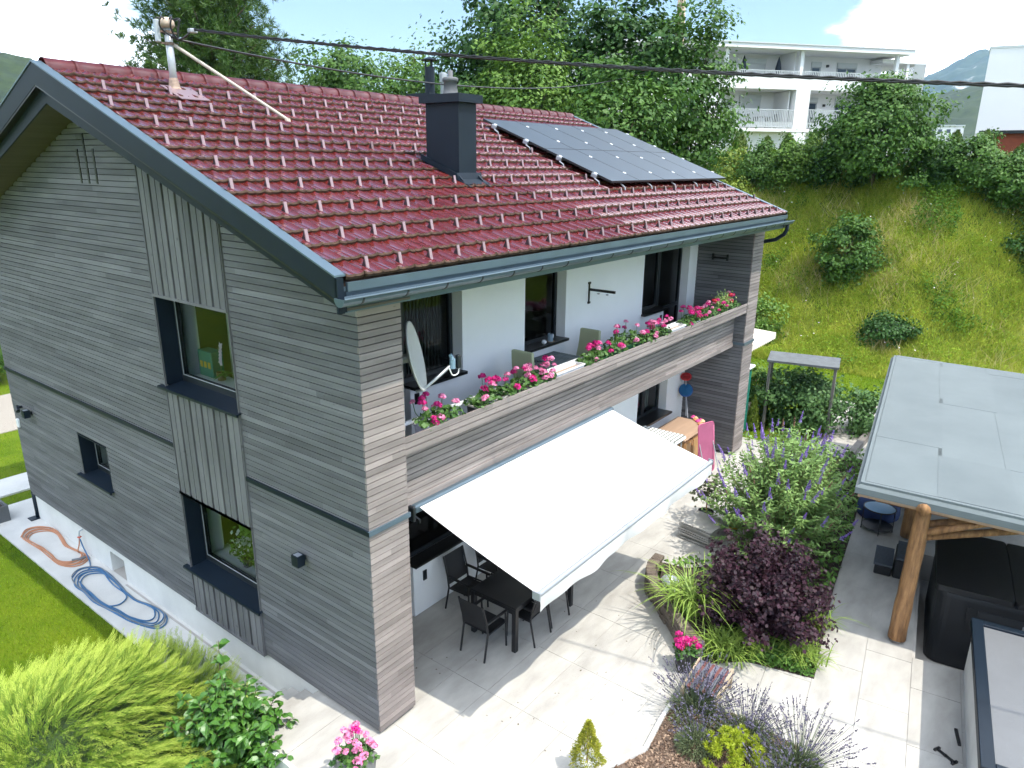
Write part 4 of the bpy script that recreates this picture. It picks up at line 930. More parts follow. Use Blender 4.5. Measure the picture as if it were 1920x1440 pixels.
for k in range(7):
    a_ = k * .9; e_ = Vector((1.04 + .16 * math.cos(a_), 5.21 + .16 * math.sin(a_), 9.22)); wr.tube(smooth_loop([(1.04, 5.21, 9.33), tuple(e_ + Vector((.02, -.02, .17))), tuple(e_ + Vector((0, 0, .02))), (1.04 + .10, 5.21 - .12, 9.1), (1.30, 4.98, 9.24)], 5, False), .012, 6)
Wm(wr, 'wiring', M['blk'], ms, smooth=True)
Wm(MB().cbox(.86, .92, 5.2, 5.28, 9.05, 9.36, .01).cbox(1.24, 1.36, 4.92, 5.02, 9.20, 9.26, .01), 'insulator', M['galv'], ms)
def cable(p, q, sag, r, lab, strands=3, n=60, tw=9.0):
    t_ = thing('overhead_cable', lab, 'cable', tuple(p)); p, q = Vector(p), Vector(q); mb = MB()
    for s_ in range(strands):
        pts = []
        for i in range(n + 1):
            a_ = i / n; c_ = p.lerp(q, a_); c_.z -= sag * 4 * a_ * (1 - a_); ph = a_ * tw * 6.28 + s_ * 6.28 / strands
            pts.append(c_ + Vector((0, math.cos(ph), math.sin(ph))) * (r * 1.1 if strands > 1 else 0))
        mb.tube(pts, r, 6)
    o = mb.build('strand', M['blk'], t_, smooth=True); o.location = -t_.location
cable((1.30, 4.97, 9.25), (5.35, -12.6, 7.80), 0.28, 0.0135, 'thick twisted black power cable crossing the whole picture above the roof', 3, 90, 60)
cable((1.10, 5.10, 9.10), (27.1, 9.6, 11.8), 0.9, 0.018, 'thin black cable sagging from the roof mast to the wooden pole in the trees', 1, 60)
# ------------------------------------------------------------------ solar panels
M['pv'] = P('dark_solar_glass', (0.030, 0.044, 0.060), 0.42, var=.05, vscale=1, spec=.9); M['pvf'] = P('black_panel_frame', (.012, .013, .015), .4)
pv = thing('solar_array', 'array of ten dark solar panels mounted on the red roof right of the chimney', 'solar panels', tuple(onroof(10.3, 3.2, .0)))
PW, PH = 1.145, 1.735
def atpv(mb, name, mat, par=None, **k):
    o = mb.build(name, mat, pv, **k); o.location = -pv.location; return o
def RM(u, t, h): return Matrix.Translation(onroof(u, t, h)) @ RX
for i in range(5):
    for j in range(2):
        o = atpv(MB().box(.012, PW - .012, .012, PH - .012, .0, .035, RM(7.42 + i * PW, 1.80 + j * PH, .17)), 'panel', M['pv'])
        f_ = MB()
        for b in ((0.002, PW - .002, 0.002, .014), (0.002, PW - .002, PH - .014, PH - .002), (0.002, .014, .014, PH - .014), (PW - .014, PW - .002, .014, PH - .014)): f_.box(b[0], b[1], b[2], b[3], -.004, .037, RM(7.42 + i * PW, 1.80 + j * PH, .17))
        q_ = f_.build('panel_frame', M['pvf'], o)
for t_ in (2.2, 3.1, 4.0, 4.9):
    atpv(MB().box(-.03, 5 * PW + .03, -.02, .02, -.05, -.006, RM(7.42, t_, .17)), 'rail', M['alu'])
    for i in range(6): atpv(MB().cbox(-.022, .022, -.035, .035, .03, .046, .004, RM(7.42 + i * PW, t_, .17)), 'clamp', M['white'])
    atpv(MB().cbox(-.06, -.005, -.06, .06, -.05, .03, .01, RM(7.42, t_, .17)).tube([onroof(7.36, t_ - .05, .12), onroof(7.36, t_ - .16, .10), onroof(7.36, t_ - .2, .05), onroof(7.36, t_ - .3, .03)], .014, 6), 'roof_hook', M['alu'])
for i in range(5): atpv(MB().tube([onroof(7.9 + i * PW, 1.85, .12), onroof(7.9 + i * PW, 1.74, .10), onroof(7.9 + i * PW, 1.70, .05)], .014, 6), 'roof_hook', M['alu'])

# ------------------------------------------------------------------ carport
M['felt'] = P('grey_green_roofing_felt', (0.125, 0.150, 0.155), 0.85, var=.07, vscale=1.2, bump=.35, bscale=160); M['feltd'] = P('felt_seam', (.085, .10, .10), .9)
M['log'] = P('peeled_log', (0.13, 0.060, 0.022), 0.65, col2=(0.40, 0.21, 0.085), vscale=2.6, stretch=(6, 6, 1.0), bump=.8, bscale=9)
M['logend'] = P('log_end_grain', (.42, .33, .24), .8, var=.15, vscale=12)
cp = thing('carport', 'open timber carport with grey felt roof and peeled log posts over the hot tub', 'carport', tuple(cpt(6.0, 6.0, -.05)))
def CP(mb, name, mat, par=None, **k):
    o = mb.build(name, mat, par or cp, **k)
    if par is None: o.location = -cp.location
    return o
S0, S1, N0, N1 = 5.62, 14.75, 4.99, 9.6
def zr(n): return 2.64 - 0.03 * (n - N0)
def CB(mb, s0, s1, n0, n1, z0, z1, slope=True):
    def p(s, n, z): q = cpt(s, n); return (q.x, q.y, z + (zr(n) - 2.64 if slope else 0))
    return mb.add([p(s0, n0, z0), p(s1, n0, z0), p(s1, n1, z0), p(s0, n1, z0), p(s0, n0, z1), p(s1, n0, z1), p(s1, n1, z1), p(s0, n1, z1)], [(0, 1, 2, 3), (4, 7, 6, 5), (0, 4, 5, 1), (1, 5, 6, 2), (2, 6, 7, 3), (3, 7, 4, 0)])
rf_ = CP(CB(CB(MB(), S0 + .06, S1, N0 + .06, N1, 2.50, 2.645), S0, S1 + .05, N0, N1, 2.46, 2.56), 'roof_slab', M['felt'])
# sloped felt edge upstand
e_ = MB()
def cp3(s, n, z): q = cpt(s, n); return Vector((q.x, q.y, z + zr(n) - 2.64))
for (a_, b_) in (((S0, N0), (S1, N0)), ((S0, N0), (S0, N1))):
    ins = .12
    p0, p1 = a_, b_
    if a_[1] == b_[1]: q0, q1 = (a_[0] + ins, a_[1] + ins), (b_[0], b_[1] + ins)
    else: q0, q1 = (a_[0] + ins, a_[1] + ins), (b_[0] + ins, b_[1])
    e_.add([cp3(*p0, 2.562), cp3(*p1, 2.562), cp3(*q1, 2.652), cp3(*q0, 2.652)], [(0, 1, 2, 3)])
CP(e_, 'roof_edge', M['felt'])
M['felts'] = P('roofing_felt_sheet', (0.108, 0.130, 0.135), 0.88, col2=(0.142, 0.168, 0.172), vscale=.9, objrand=.3, bump=.35, bscale=160)
n_ = N0 + .13; k_ = 0; fr_ = random.Random(12)
while n_ < N1 - .1:
    s_ = S0 + .13 - fr_.uniform(0, 2.2); n1_ = min(n_ + .98, N1)
    while s_ < S1:
        e2_ = s_ + 3.3; CP(CB(MB(), max(s_, S0 + .13), min(e2_, S1 + .02), n_, n1_ + .06, 2.6455 + .003 * (k_ % 2), 2.6505 + .004 * (k_ % 2)), 'felt_sheet', M['felts']); s_ = e2_ - .003; k_ += 1
    n_ = n1_
    k_ += 1
CP(CB(CB(MB(), S0 + .03, S1, N0 + .05, N0 + .09, 2.40, 2.458), S0 + .05, S0 + .09, N0 + .09, N1, 2.40, 2.457), 'edge_board', M['oaktop'])
def log_post(s, n, lab=None):
    b = cpt(s, n, -.04); pr_ = random.Random(int(s * 10)); pts = []; rr = []
    for k in range(13):
        t_ = k / 12; pts.append(b + Vector((.015 * math.sin(4 * t_ + s), .015 * math.cos(3 * t_), .06 + 2.36 * t_))); rr.append(.135 - .025 * t_ + pr_.uniform(-.006, .006))
    CP(MB().tube(pts, rr, 14), 'post', M['log'], smooth=True)
    CP(MB().box(b.x - .05, b.x + .05, b.y - .05, b.y + .05, -.045, .03), 'post_foot', M['galv'])
log_post(5.83, 5.95); log_post(9.70, 5.95); log_post(13.6, 5.95)
pa_ = cpt(5.83, 5.95); 
CP(MB().tube([cpt(5.6, 5.95, 2.42), cpt(14.6, 5.95, 2.42)], .10, 10), 'beam', M['log'], smooth=True)
for s_ in (5.83, 9.7, 13.6): CP(MB().tube([cpt(s_, 5.3, 2.40), cpt(s_, 9.5, 2.30)], .09, 10), 'beam', M['log'], smooth=True); CP(MB().tube([cpt(s_, 6.02, 1.95), cpt(s_, 6.85, 2.35)], .055, 8), 'brace', M['log'], smooth=True)
for s_, d in ((9.7, -1), (9.7, 1), (13.6, -1), (5.83, 1)): CP(MB().tube([cpt(s_ + .08 * d, 5.95, 1.85), cpt(s_ + .75 * d, 5.95, 2.36)], .05, 8), 'brace', M['log'], smooth=True)
CP(MB().tube([cpt(5.95, 6.05, 2.05), cpt(6.6, 7.6, 2.36)], .06, 8).tube([cpt(5.95, 6.02, 1.82), cpt(6.5, 7.8, 2.22)], .06, 8), 'brace', M['log'], smooth=True)
# back wall of the carport, out of the sun
CP(CB(MB(), 14.4, 14.5, 5.9, 9.5, -.1, 2.4, False), 'back_wall', P('dark_boarding', (.06, .045, .03), .8, var=.2))
for n_ in (9.3,):
    for s_ in (5.83, 9.7, 13.6): log_post(s_, n_)
# hot tub with black cover
M['tub'] = P('black_hot_tub_shell', (0.010, 0.011, 0.013), 0.5); M['cover'] = P('black_vinyl_cover', (0.009, 0.009, 0.010), 0.5, bump=.15, bscale=60); M['tubp'] = P('dark_tub_panel', (.016, .018, .021), .55)
ht = thing('hot_tub', 'black hot tub with closed black cover sunk under the carport', 'hot tub', tuple(cpt(7.5, 7.45, -.62)), TH)
pl_ = rrect(1.08, 1.06, .22, 6)
MB().prism(pl_, 2, .02, 1.35).build('shell', M['tub'], ht)
MB().prism(rrect(1.11, 1.09, .24, 6), 2, 1.30, 1.37).build('rim', M['tubp'], ht)
for k in range(2): MB().prism([(x, y * .495 + (-.545 if k == 0 else .545)) for x, y in rrect(1.10, 1.09, .1, 5)], 2, 1.372, 1.46 + .01 * k).build('cover', M['cover'], ht)
mb = MB()
for k in range(8): mb.box(-1.105, -1.082, -.55 + 0, .45, .10 + k * .135, .10 + k * .135 + .12)
mb.build('side_panel', M['tubp'], ht)
MB().box(-1.12, -1.106, .52, .60, .95, 1.2).build('cover_strap', M['tub'], ht)
mb = MB().box(-1.14, -1.112, -.45, -.15, 1.0, 1.10); mb.build('name_plate', P('grey_plate', (.16, .17, .18), .4), ht)
# moulded steps to the tub
stp = thing('tub_steps', 'two-tier grey plastic steps leading up to the hot tub', 'steps', tuple(cpt(8.25, 5.72, -.046)), TH)
M['stepm'] = P('slate_grey_plastic', (.055, .065, .08), .6)
def tread(x0, x1, y0, y1, z): 
    mb = MB()
    for k in range(5): mb.cbox(x0 + (x1 - x0) * k / 5 + .003, x0 + (x1 - x0) * (k + 1) / 5 - .003, y0, y1, z, z + .045, .006)
    return mb
tread(-.38, .38, -.02, .30, .20).build('tread', M['stepm'], stp); tread(-.38, .38, -.40, -.06, .40).build('tread', M['stepm'], stp)
MB().cbox(-.36, .36, -.01, .28, 0, .19, .02).cbox(-.36, .36, -.38, -.04, 0, .39, .02).build('riser', M['tub'], stp)
# round side table and blue pouf
rt = thing('side_table', 'round black metal side table with a pale blue top under the carport', 'table', (10.45, -3.98, -.046))
MB().lathe([(.30, .50), (.315, .505), (.315, .53), (.30, .53), (.30, .515), (0, .515)], (0, 0, 0), 28).build('rim', M['blk'], rt)
MB().lathe([(.298, .516), (.298, .52), (0, .521)], (0, 0, 0), 28).build('tabletop', P('pale_blue_glass', (.22, .36, .52), .15), rt)
for k in range(4): MB().tube([(.30 * math.cos(k * 1.57 + .3), .30 * math.sin(k * 1.57 + .3), 0), (.30 * math.cos(k * 1.57 + .3), .30 * math.sin(k * 1.57 + .3), .51)], .011, 6).build('leg', M['blk'], rt)
MB().lathe([(.29, .10), (.305, .10), (.305, .115), (.29, .115)], (0, 0, 0), 28).tube([(-.3, 0, .107), (.3, 0, .107)], .008, 6).tube([(0, -.3, .107), (0, .3, .107)], .008, 6).build('lower_ring', M['blk'], rt)
pf = thing('pouf', 'round dark blue upholstered pouf behind the side table', 'pouf', (11.15, -3.85, -.046))
MB().lathe([(.36, 0), (.42, .05), (.44, .16), (.42, .30), (.36, .36), (.2, .385), (0, .39)], (0, 0, 0), 24).build('cushion', P('navy_velvet', (.012, .03, .11), .8), pf, smooth=True)
MB().lathe([(.34, -.0), (.34, .02), (0, .02)], (0, 0, 0), 20).build('base', M['blk'], pf)
pf2 = thing('lounge_chair', 'dark blue tub chair half hidden under the carport roof edge', 'chair', (12.0, -4.0, -.046))
MB().lathe([(.38, .1), (.42, .14), (.42, .40), (.30, .43), (0, .43)], (0, 0, 0), 20).build('seat', P('navy_cloth', (.014, .03, .09), .85), pf2, smooth=True)
vs = []; fs = []
for k in range(13):
    a_ = -1.2 + k * .2 + 1.2; c_, s_ = math.cos(a_ - .3), math.sin(a_ - .3)
    vs += [(.40 * c_, .40 * s_, .3), (.46 * c_, .46 * s_, .3), (.47 * c_, .47 * s_, .8), (.42 * c_, .42 * s_, .8)]
fs = [(4 * k + i, 4 * k + (i + 1) % 4, 4 * k + 4 + (i + 1) % 4, 4 * k + 4 + i) for k in range(12) for i in range(4)] + [(0, 1, 2, 3), (51, 50, 49, 48)]
MB().add(vs, fs).build('backrest', bpy.data.materials['navy_cloth'], pf2, smooth=False)
for k in range(4): MB().tube([(.3 * math.cos(k * 1.57 + .7), .3 * math.sin(k * 1.57 + .7), 0), (.3 * math.cos(k * 1.57 + .7), .3 * math.sin(k * 1.57 + .7), .12)], .015, 6).build('leg', M['blk'], pf2)
# flat metal-edged box in the lower right corner
bx = thing('equipment_box', 'low flat-topped equipment box with dark metal edging beside the hot tub', 'box', tuple(cpt(3.9, 6.85, -.046)), TH)
zt_ = .92
MB().box(-1.50, 1.55, -2.0, -.02, 0, zt_ - .02).build('body', M['plinth'], bx)
MB().box(-1.46, 1.52, -2.0, -.08, zt_ - .03, zt_ - .005).build('top_sheet', P('grey_roof_membrane', (.13, .135, .14), .7, var=.06, vscale=2, bump=.2, bscale=30), bx)
MB().cbox(-1.60, 1.62, -.12, .03, zt_ - .10, zt_ + .035, .008).build('edge_trim', M['metal'], bx); MB().cbox(1.50, 1.621, -2.0, -.121, zt_ - .10, zt_ + .034, .008).build('edge_trim', M['metal'], bx); MB().cbox(-1.60, -1.47, -2.0, -.121, zt_ - .10, zt_ + .034, .008).build('edge_trim', M['metal'], bx)
tagit(MB().tube([(0, 0, 0), (0, 0, .03)], .02, 6).box(-.13, .13, -.013, .013, .0, .03).box(-.14, -.11, -.05, .05, 0, .03).box(.11, .14, -.05, .05, 0, .03).build('handle_bar', M['blk'], None), 'small black I-shaped handle set in the paving by the box', 'handle')
o = bpy.data.objects['handle_bar']; o.location = (4.33, -6.10, -.046); o.rotation_euler = (0, 0, rad(60))
tagit(MB().cbox(-.16, .16, -.02, .02, 0, .03, .005).build('floor_bar', M['blk'], None), 'short straight black bar lying on the paving by the box', 'bar')
o = bpy.data.objects['floor_bar']; o.location = (4.80, -6.18, -.046); o.rotation_euler = (0, 0, rad(15))

# ------------------------------------------------------------------ plants
R_ = np.random.RandomState(11)
M['leaf_ger'] = P('geranium_leaf', (0.035, 0.10, 0.018), .6, col2=(0.09, 0.19, 0.035), vscale=8, island=.7, transl=.2)
M['mag'] = P('magenta_petal', (0.52, 0.006, 0.15), .6, col2=(0.76, 0.035, 0.32), vscale=9, island=.8, transl=.25)
M['pnk'] = P('pink_petal', (0.72, 0.13, 0.36), .6, col2=(0.88, 0.42, 0.60), vscale=9, island=.8, transl=.25)
M['red'] = P('red_petal', (0.50, 0.006, 0.035), .6, col2=(0.65, 0.06, 0.08), vscale=9, island=.8, transl=.2)
def head_mesh(nm, mat, r, n=46):
    d = unit(R_.normal(size=(n, 3))); d[:, 2] = np.abs(d[:, 2]) * 1.0 - .25; d = unit(d)
    V = leafs(R_, d * r * R_.uniform(.7, 1, (n, 1)), d, r * .85, r * .7, .45)
    me = bpy.data.meshes.new(nm); me.from_pydata(V.reshape(-1, 3).tolist(), [], [(4 * i, 4 * i + 1, 4 * i + 2, 4 * i + 3) for i in range(n)]); me.update(); me.materials.append(mat); return me
HEAD = {k: [head_mesh(k, M[k], .052) for _ in range(2)] for k in ('mag', 'pnk', 'red')}
grng = random.Random(21)
def geranium(t, sx, sy, z0, n_leaf, heads, hgt, stemr=.006, cols=('mag', 'pnk'), wts=(3, 2)):
    """foliage and flower heads under thing t, over a box of half sizes sx, sy"""
    n = n_leaf; x = R_.uniform(-1, 1, n); y = R_.uniform(-1, 1, n)
    px, py = x * sx * 1.12, y * sy * 1.7; zz = z0 + hgt * .55 * (1 - .45 * x ** 2 - .35 * y ** 2) * R_.uniform(.05, 1.0, n) + .01
    zz -= np.clip(np.abs(py) - sy, 0, 1) * .5
    V = leafs(R_, np.c_[px, py, zz], np.c_[x * .4, y * .6, np.ones(n)], .075, .075, .55)
    bulk('foliage', V, 4, M['leaf_ger'], t)
    st = MB()
    for k in range(heads):
        hx, hy = grng.uniform(-sx, sx), grng.uniform(-sy * 1.8, sy * 1.5); hz = z0 + hgt * grng.uniform(.5, 1.05)
        if hy < -sy * 1.2: hz = z0 + hgt * grng.uniform(.05, .5)
        c = grng.choices(cols, wts)[0]; o = link('flower_head', grng.choice(HEAD[c]), None, t); s = grng.uniform(.75, 1.2)
        o.location = (hx, hy, hz); o.scale = (s, s, s * .85); o.rotation_euler = (grng.uniform(-.4, .4), grng.uniform(-.4, .4), grng.uniform(0, 6))
        st.tube([(hx * .6, hy * .6, z0), (hx * .9, hy * .9, (z0 + hz) / 2), (hx, hy, hz)], .005, 4)
    st.build('stems', M['leaf_ger'], t)
def trough(t, L_, mat, rimm, w=.095, h=.20):
    b = MB(); b.prism([(-w * .8, 0), (w * .8, 0), (w, h), (w - .012, h), (w * .8 - .012, .015), (-w * .8 + .012, .015), (-w + .012, h), (-w, h)], 0, -L_ / 2, L_ / 2)
    b.box(-L_ / 2, -L_ / 2 + .012, -w * .85, w * .85, 0, h).box(L_ / 2 - .012, L_ / 2, -w * .85, w * .85, 0, h).build('trough', mat, t)
    r = MB(); r.box(-L_ / 2 - .01, L_ / 2 + .01, -w - .012, -w + .012, h - .012, h + .012).box(-L_ / 2 - .01, L_ / 2 + .01, w - .012, w + .012, h - .012, h + .012).box(-L_ / 2 - .01, -L_ / 2 + .014, -w, w, h - .011, h + .011).box(L_ / 2 - .014, L_ / 2 + .01, -w, w, h - .011, h + .011).build('rim', rimm, t)
    MB().box(-L_ / 2 + .012, L_ / 2 - .012, -w * .86, w * .86, .02, h - .035).build('soil', M['soil'] if mat is not M['white'] else P('pale_clay_granules', (.36, .28, .22), .9, var=.3, vscale=40), t)
M['lilac'] = P('lilac_white_wicker', (.36, .34, .52), .7, col2=(.68, .68, .76), vscale=26); M['dgrey'] = P('dark_grey_plastic', (.045, .045, .05), .6); M['dgreen'] = P('dark_green_plastic', (.012, .10, .035), .5); M['cream'] = P('cream_rim', (.62, .58, .50), .6)
GB = 'flower boxes along the balcony parapet'
BOX = [(1.10, 1.78, 'lilac', 'lilac', 9, 'lilac basket-weave flower box with magenta geraniums, nearest the satellite dish'),
 (2.15, 2.95, 'dgrey', 'cream', 10, 'grey flower box with cream rim and magenta geraniums, second from the dish'),
 (3.02, 4.08, 'dgrey', 'dgrey', 16, 'fullest balcony flower box, pink and magenta geraniums left of the white empty box'),
 (4.16, 5.00, 'white', 'white', 0, 'empty white flower box filled with granules in front of the balcony table'),
 (5.05, 5.86, 'dgreen', 'dgreen', 9, 'green flower box with magenta geraniums right of the empty white box'),
 (5.98, 7.05, 'dgreen', 'dgreen', 9, 'bright green flower box with tall loose pink geraniums'),
 (7.32, 8.30, 'dgrey', 'dgrey', 15, 'dark grey flower box with dense pink geraniums left of the small empty box'),
 (8.36, 9.05, 'white', 'white', 0, 'small empty white flower box between two geranium boxes near the balcony door'),
 (9.12, 9.80, 'lilac', 'lilac', 11, 'lilac white flower box with pink geraniums in front of the balcony door'),
 (9.95, 10.95, 'dgrey', 'dgrey', 11, 'dark flower box with red and magenta geraniums, second from the far fin wall'),
 (11.05, 12.1, 'dgrey', 'dgrey', 9, 'farthest balcony flower box with magenta geraniums and a pale green herb')]
for i, (a, b, mt_, rm_, nh_, lab) in enumerate(BOX):
    t = thing('flower_box', lab, 'flower box', ((a + b) / 2, 0.185, 3.838), 0, GB)
    if nh_ == 0: t.location.z = 3.87
    if i == 5: t.location.z = 3.90
    trough(t, b - a, M[mt_], M[rm_])
    if nh_:
        geranium(t, (b - a) / 2, .10, .19, int(330 * (b - a)), int(nh_ * 1.35), .34 if i not in (5,) else .48, cols=('mag', 'pnk', 'red') if i > 8 else ('mag', 'pnk'), wts=(3, 1, 2) if i > 8 else (3, 2) if i not in (2, 5, 6) else (2, 3))
    if i == 10:
        n = 420; p = R_.normal(size=(n, 3)) * [.16, .08, .11] + [-.25, 0, .42]
        bulk('herb', leafs(R_, p, R_.normal(size=(n, 3)) + [0, 0, .6], .05, .035), 4, P('pale_herb_leaf', (.22, .36, .10), .6, col2=(.42, .52, .2), vscale=9, island=.8, transl=.3), t, kind='stuff')
# geraniums in pots on the terrace
def square_pot(name, lab, loc, rz, half, h, mat, heads, cols, wts, hgt=.30, nl=260):
    t = thing(name, lab, 'potted plant', loc, rz)
    k = .86; b = MB(); vs = [(-half * k, -half * k, 0), (half * k, -half * k, 0), (half * k, half * k, 0), (-half * k, half * k, 0), (-half, -half, h), (half, -half, h), (half, half, h), (-half, half, h)]
    vs += [(x * (half - .025) / half, y * (half - .025) / half, h) for x, y, _ in vs[4:]] + [(x * (half - .03) / half, y * (half - .03) / half, h - .06) for x, y, _ in vs[4:8]]
    b.add(vs, [(3, 2, 1, 0), (0, 1, 5, 4), (1, 2, 6, 5), (2, 3, 7, 6), (3, 0, 4, 7)] + [(4 + i, 4 + (i + 1) % 4, 8 + (i + 1) % 4, 8 + i) for i in range(4)] + [(8 + i, 8 + (i + 1) % 4, 12 + (i + 1) % 4, 12 + i) for i in range(4)])
    b.build('pot', mat, t); MB().box(-half + .03, half - .03, -half + .03, half - .03, h - .12, h - .065).build('soil', M['soil'], t)
    geranium(t, half * .95, half * .65, h - .06, nl, heads, hgt, cols=cols, wts=wts); return t
M['potg'] = P('grey_ribbed_pot', (.16, .16, .155), .75, var=.08, vscale=4, stretch=(10, 10, .3)); M['potd'] = P('anthracite_pot', (.035, .034, .033), .7, var=.15, vscale=4)
square_pot('potted_geranium', 'square grey pot of pink geraniums beside the corner of the house', (-.68, -.30, -.048), rad(3), .19, .36, M['potg'], 22, ('pnk', 'mag'), (4, 1), .36, 300)
square_pot('potted_geranium', 'dark square pot of magenta geraniums in front of the ornamental grass', (3.84, -2.66, -.048), rad(35), .165, .34, M['potd'], 16, ('mag', 'red'), (6, 1), .26, 200)
# dwarf conifers
M['conif'] = P('golden_dwarf_spruce', (.16, .20, .02), .7, col2=(.42, .40, .03), vscale=6, island=.75, transl=.15)
t = thing('potted_conifer', 'small cone-shaped golden conifer in a round white pot', 'potted plant', (1.18, -2.53, -.048))
MB().lathe([(.10, 0), (.13, .20), (.14, .22), (.125, .22), (.12, .18), (0, .18)], (0, 0, 0), 22).build('pot', M['white'], t)
MB().tube([(0, 0, .15), (0, 0, .70)], [.015, .004], 6).build('trunk', M['log'], t)
n = 4200; hz = R_.uniform(0, 1, n) ** 1.25; ang = R_.uniform(0, 6.28, n); rr = (.20 * (1 - hz) ** .9 + .015) * (1 + .18 * np.sin(ang * 5 + hz * 14)) * R_.uniform(.72, 1.05, n)
C_ = np.c_[rr * np.cos(ang), rr * np.sin(ang), .20 + .62 * hz]; N_ = np.c_[np.cos(ang), np.sin(ang), .5 + 0 * ang]
bulk('foliage', leafs(R_, C_, np.cross(N_, R_.normal(size=(n, 3))), .045, .012, .3, tan=N_), 4, M['conif'], t)
t = thing('dwarf_pine', 'round yellow-green dwarf pine cushion in the bark-mulched bed', 'shrub', (2.42, -3.98, -.04))
M['dpine'] = P('lime_pine_needle', (.20, .28, .015), .6, col2=(.52, .58, .04), vscale=5, island=.7, transl=.2)
MB().tube([(0, 0, 0), (.03, .02, .22)], [.03, .012], 6).build('trunk', M['log'], t)
cl_ = []; nl_ = []
for k in range(80):
    d = unit(R_.normal(size=3)); d[2] = abs(d[2]) + .15; d = unit(d); c = d * np.array([.40, .40, .46]) * R_.uniform(.7, 1.0); m_ = 90
    v = unit(R_.normal(size=(m_, 3)) * .8 + d * .9); cl_.append(c + v * .035 + [0, 0, .06]); nl_.append(v)
C_ = np.concatenate(cl_); V_ = np.concatenate(nl_)
bulk('foliage', leafs(R_, C_, np.cross(V_, R_.normal(size=V_.shape)), .085, .011, .2, tan=V_ * 3), 4, M['dpine'], t)

# spreading juniper in the left foreground
t = thing('juniper_shrub', 'wide spreading golden-green juniper in the lower left foreground', 'shrub', (-2.75, 3.15, -.65))
M['junip'] = P('juniper_spray', (.075, .170, .018), .65, col2=(.25, .36, .045), vscale=2.2, island=.6, transl=.3, spec=.2)
jr = np.random.RandomState(7); n = 4600; ang = jr.uniform(0, 6.28, n); q = jr.uniform(0, 1, n) ** .5
jx = q * np.cos(ang) * 2.2; jy = q * np.sin(ang) * 2.1
def jh(x, y): return .98 * np.clip(1 - (x / 2.3) ** 2 - (y / 2.2) ** 2, 0, 1) ** .5 + .20 * fbm(x, y, 31, 3, 2.4)
jz = jh(jx, jy) * jr.uniform(.78, 1.0, n); low = jr.uniform(0, 1, n) < .2; jz = np.where(low, jz * jr.uniform(.4, .9, n), jz)
flow = fbm(jx, jy, 17, 2, 1.3) * 1.3
D_ = unit(np.c_[.8 * np.cos(ang + flow) * q ** .4 + .30, .8 * np.sin(ang + flow) * q ** .4 - .10, .20 + .24 * jr.normal(size=n)])
base = np.c_[jx, jy, jz]; segs = []; tipseg = []
upv = np.tile([0, 0, 1.], (n, 1)); side = unit(np.cross(D_, upv + .35 * jr.normal(size=(n, 3)))); nrm_ = np.cross(side, D_); Ls = jr.uniform(.26, .62, (n, 1)); NK = 34
for k in range(NK):                                   # side shoots along each flat feathery spray, the young tips golden
    f = (k + .3) / NK; p = base + D_ * Ls * f + np.array([0, 0, -.09]) * f * f + nrm_ * .10 * f
    sd = side * (1 if k % 2 else -1) + .5 * nrm_ * jr.normal(size=(n, 1)); tdir = unit(D_ * 1.5 + sd * jr.uniform(.5, 1.1, (n, 1)))
    l_ = (.105 * (1 - .72 * f)) * Ls / .45; (tipseg if f > .45 else segs).append(np.stack([p, p + np.cross(tdir, nrm_) * .0075 + tdir * l_ * .4, p + tdir * l_], 1))
bulk('foliage', np.stack(segs, 1).reshape(-1, 3), 3, M['junip'], t)
M['junit'] = P('juniper_golden_tip', (.25, .37, .035), .65, col2=(.52, .60, .12), vscale=2.2, island=.7, transl=.3, spec=.2)
bulk('golden_tips', np.stack(tipseg, 1).reshape(-1, 3), 3, M['junit'], t)
br_ = MB()
for k in range(16):
    a_ = k * .39; br_.tube([(0, 0, 0), (.8 * math.cos(a_), .8 * math.sin(a_), .3), (1.6 * math.cos(a_), 1.6 * math.sin(a_), .32)], [.035, .02, .006], 5)
br_.build('branches', P('juniper_bark', (.06, .04, .025), .9), t)
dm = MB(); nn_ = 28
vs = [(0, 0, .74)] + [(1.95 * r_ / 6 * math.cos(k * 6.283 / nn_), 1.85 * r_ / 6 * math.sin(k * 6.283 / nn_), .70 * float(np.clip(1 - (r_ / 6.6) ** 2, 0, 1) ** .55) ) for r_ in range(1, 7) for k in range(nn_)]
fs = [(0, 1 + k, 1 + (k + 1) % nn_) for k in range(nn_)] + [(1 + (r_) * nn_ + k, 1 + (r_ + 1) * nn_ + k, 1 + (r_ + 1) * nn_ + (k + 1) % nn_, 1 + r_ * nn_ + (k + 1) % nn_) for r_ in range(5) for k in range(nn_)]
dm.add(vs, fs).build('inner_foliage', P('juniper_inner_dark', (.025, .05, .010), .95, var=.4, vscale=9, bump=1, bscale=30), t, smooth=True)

# broad-leaved shrub next to it
def folded_leaves(rng, C, N, T, L, W):
    n = len(C); N = unit(N); T = unit(T - N * (T * N).sum(1, keepdims=True)); Bn = np.cross(N, T)
    P_ = []
    for f, w, s in ((0, 0.05, 0), (.3, .85, .02), (.6, .9, .0), (1.0, .0, -.12)):
        c = C + T * L * f + N * L * s * 1.0
        P_.append((c - Bn * W * w * .5 + N * W * .22 * (w > .1), c, c + Bn * W * w * .5 + N * W * .22 * (w > .1)))
    Q = []
    for a, b in zip(P_[:-1], P_[1:]): Q += [np.stack([a[0], a[1], b[1], b[0]], 1), np.stack([a[1], a[2], b[2], b[1]], 1)]
    return Q
t = thing('leafy_shrub', 'upright shrub with glossy broad green leaves in front of the gable', 'shrub', (-1.25, 1.55, -.65))
M['vib'] = P('glossy_green_leaf', (.035, .115, .018), .38, col2=(.105, .24, .035), vscale=5, island=.6, transl=.22, spec=.5)
vr = np.random.RandomState(5); Cs = []; Ns = []; Ts = []; stm = MB()
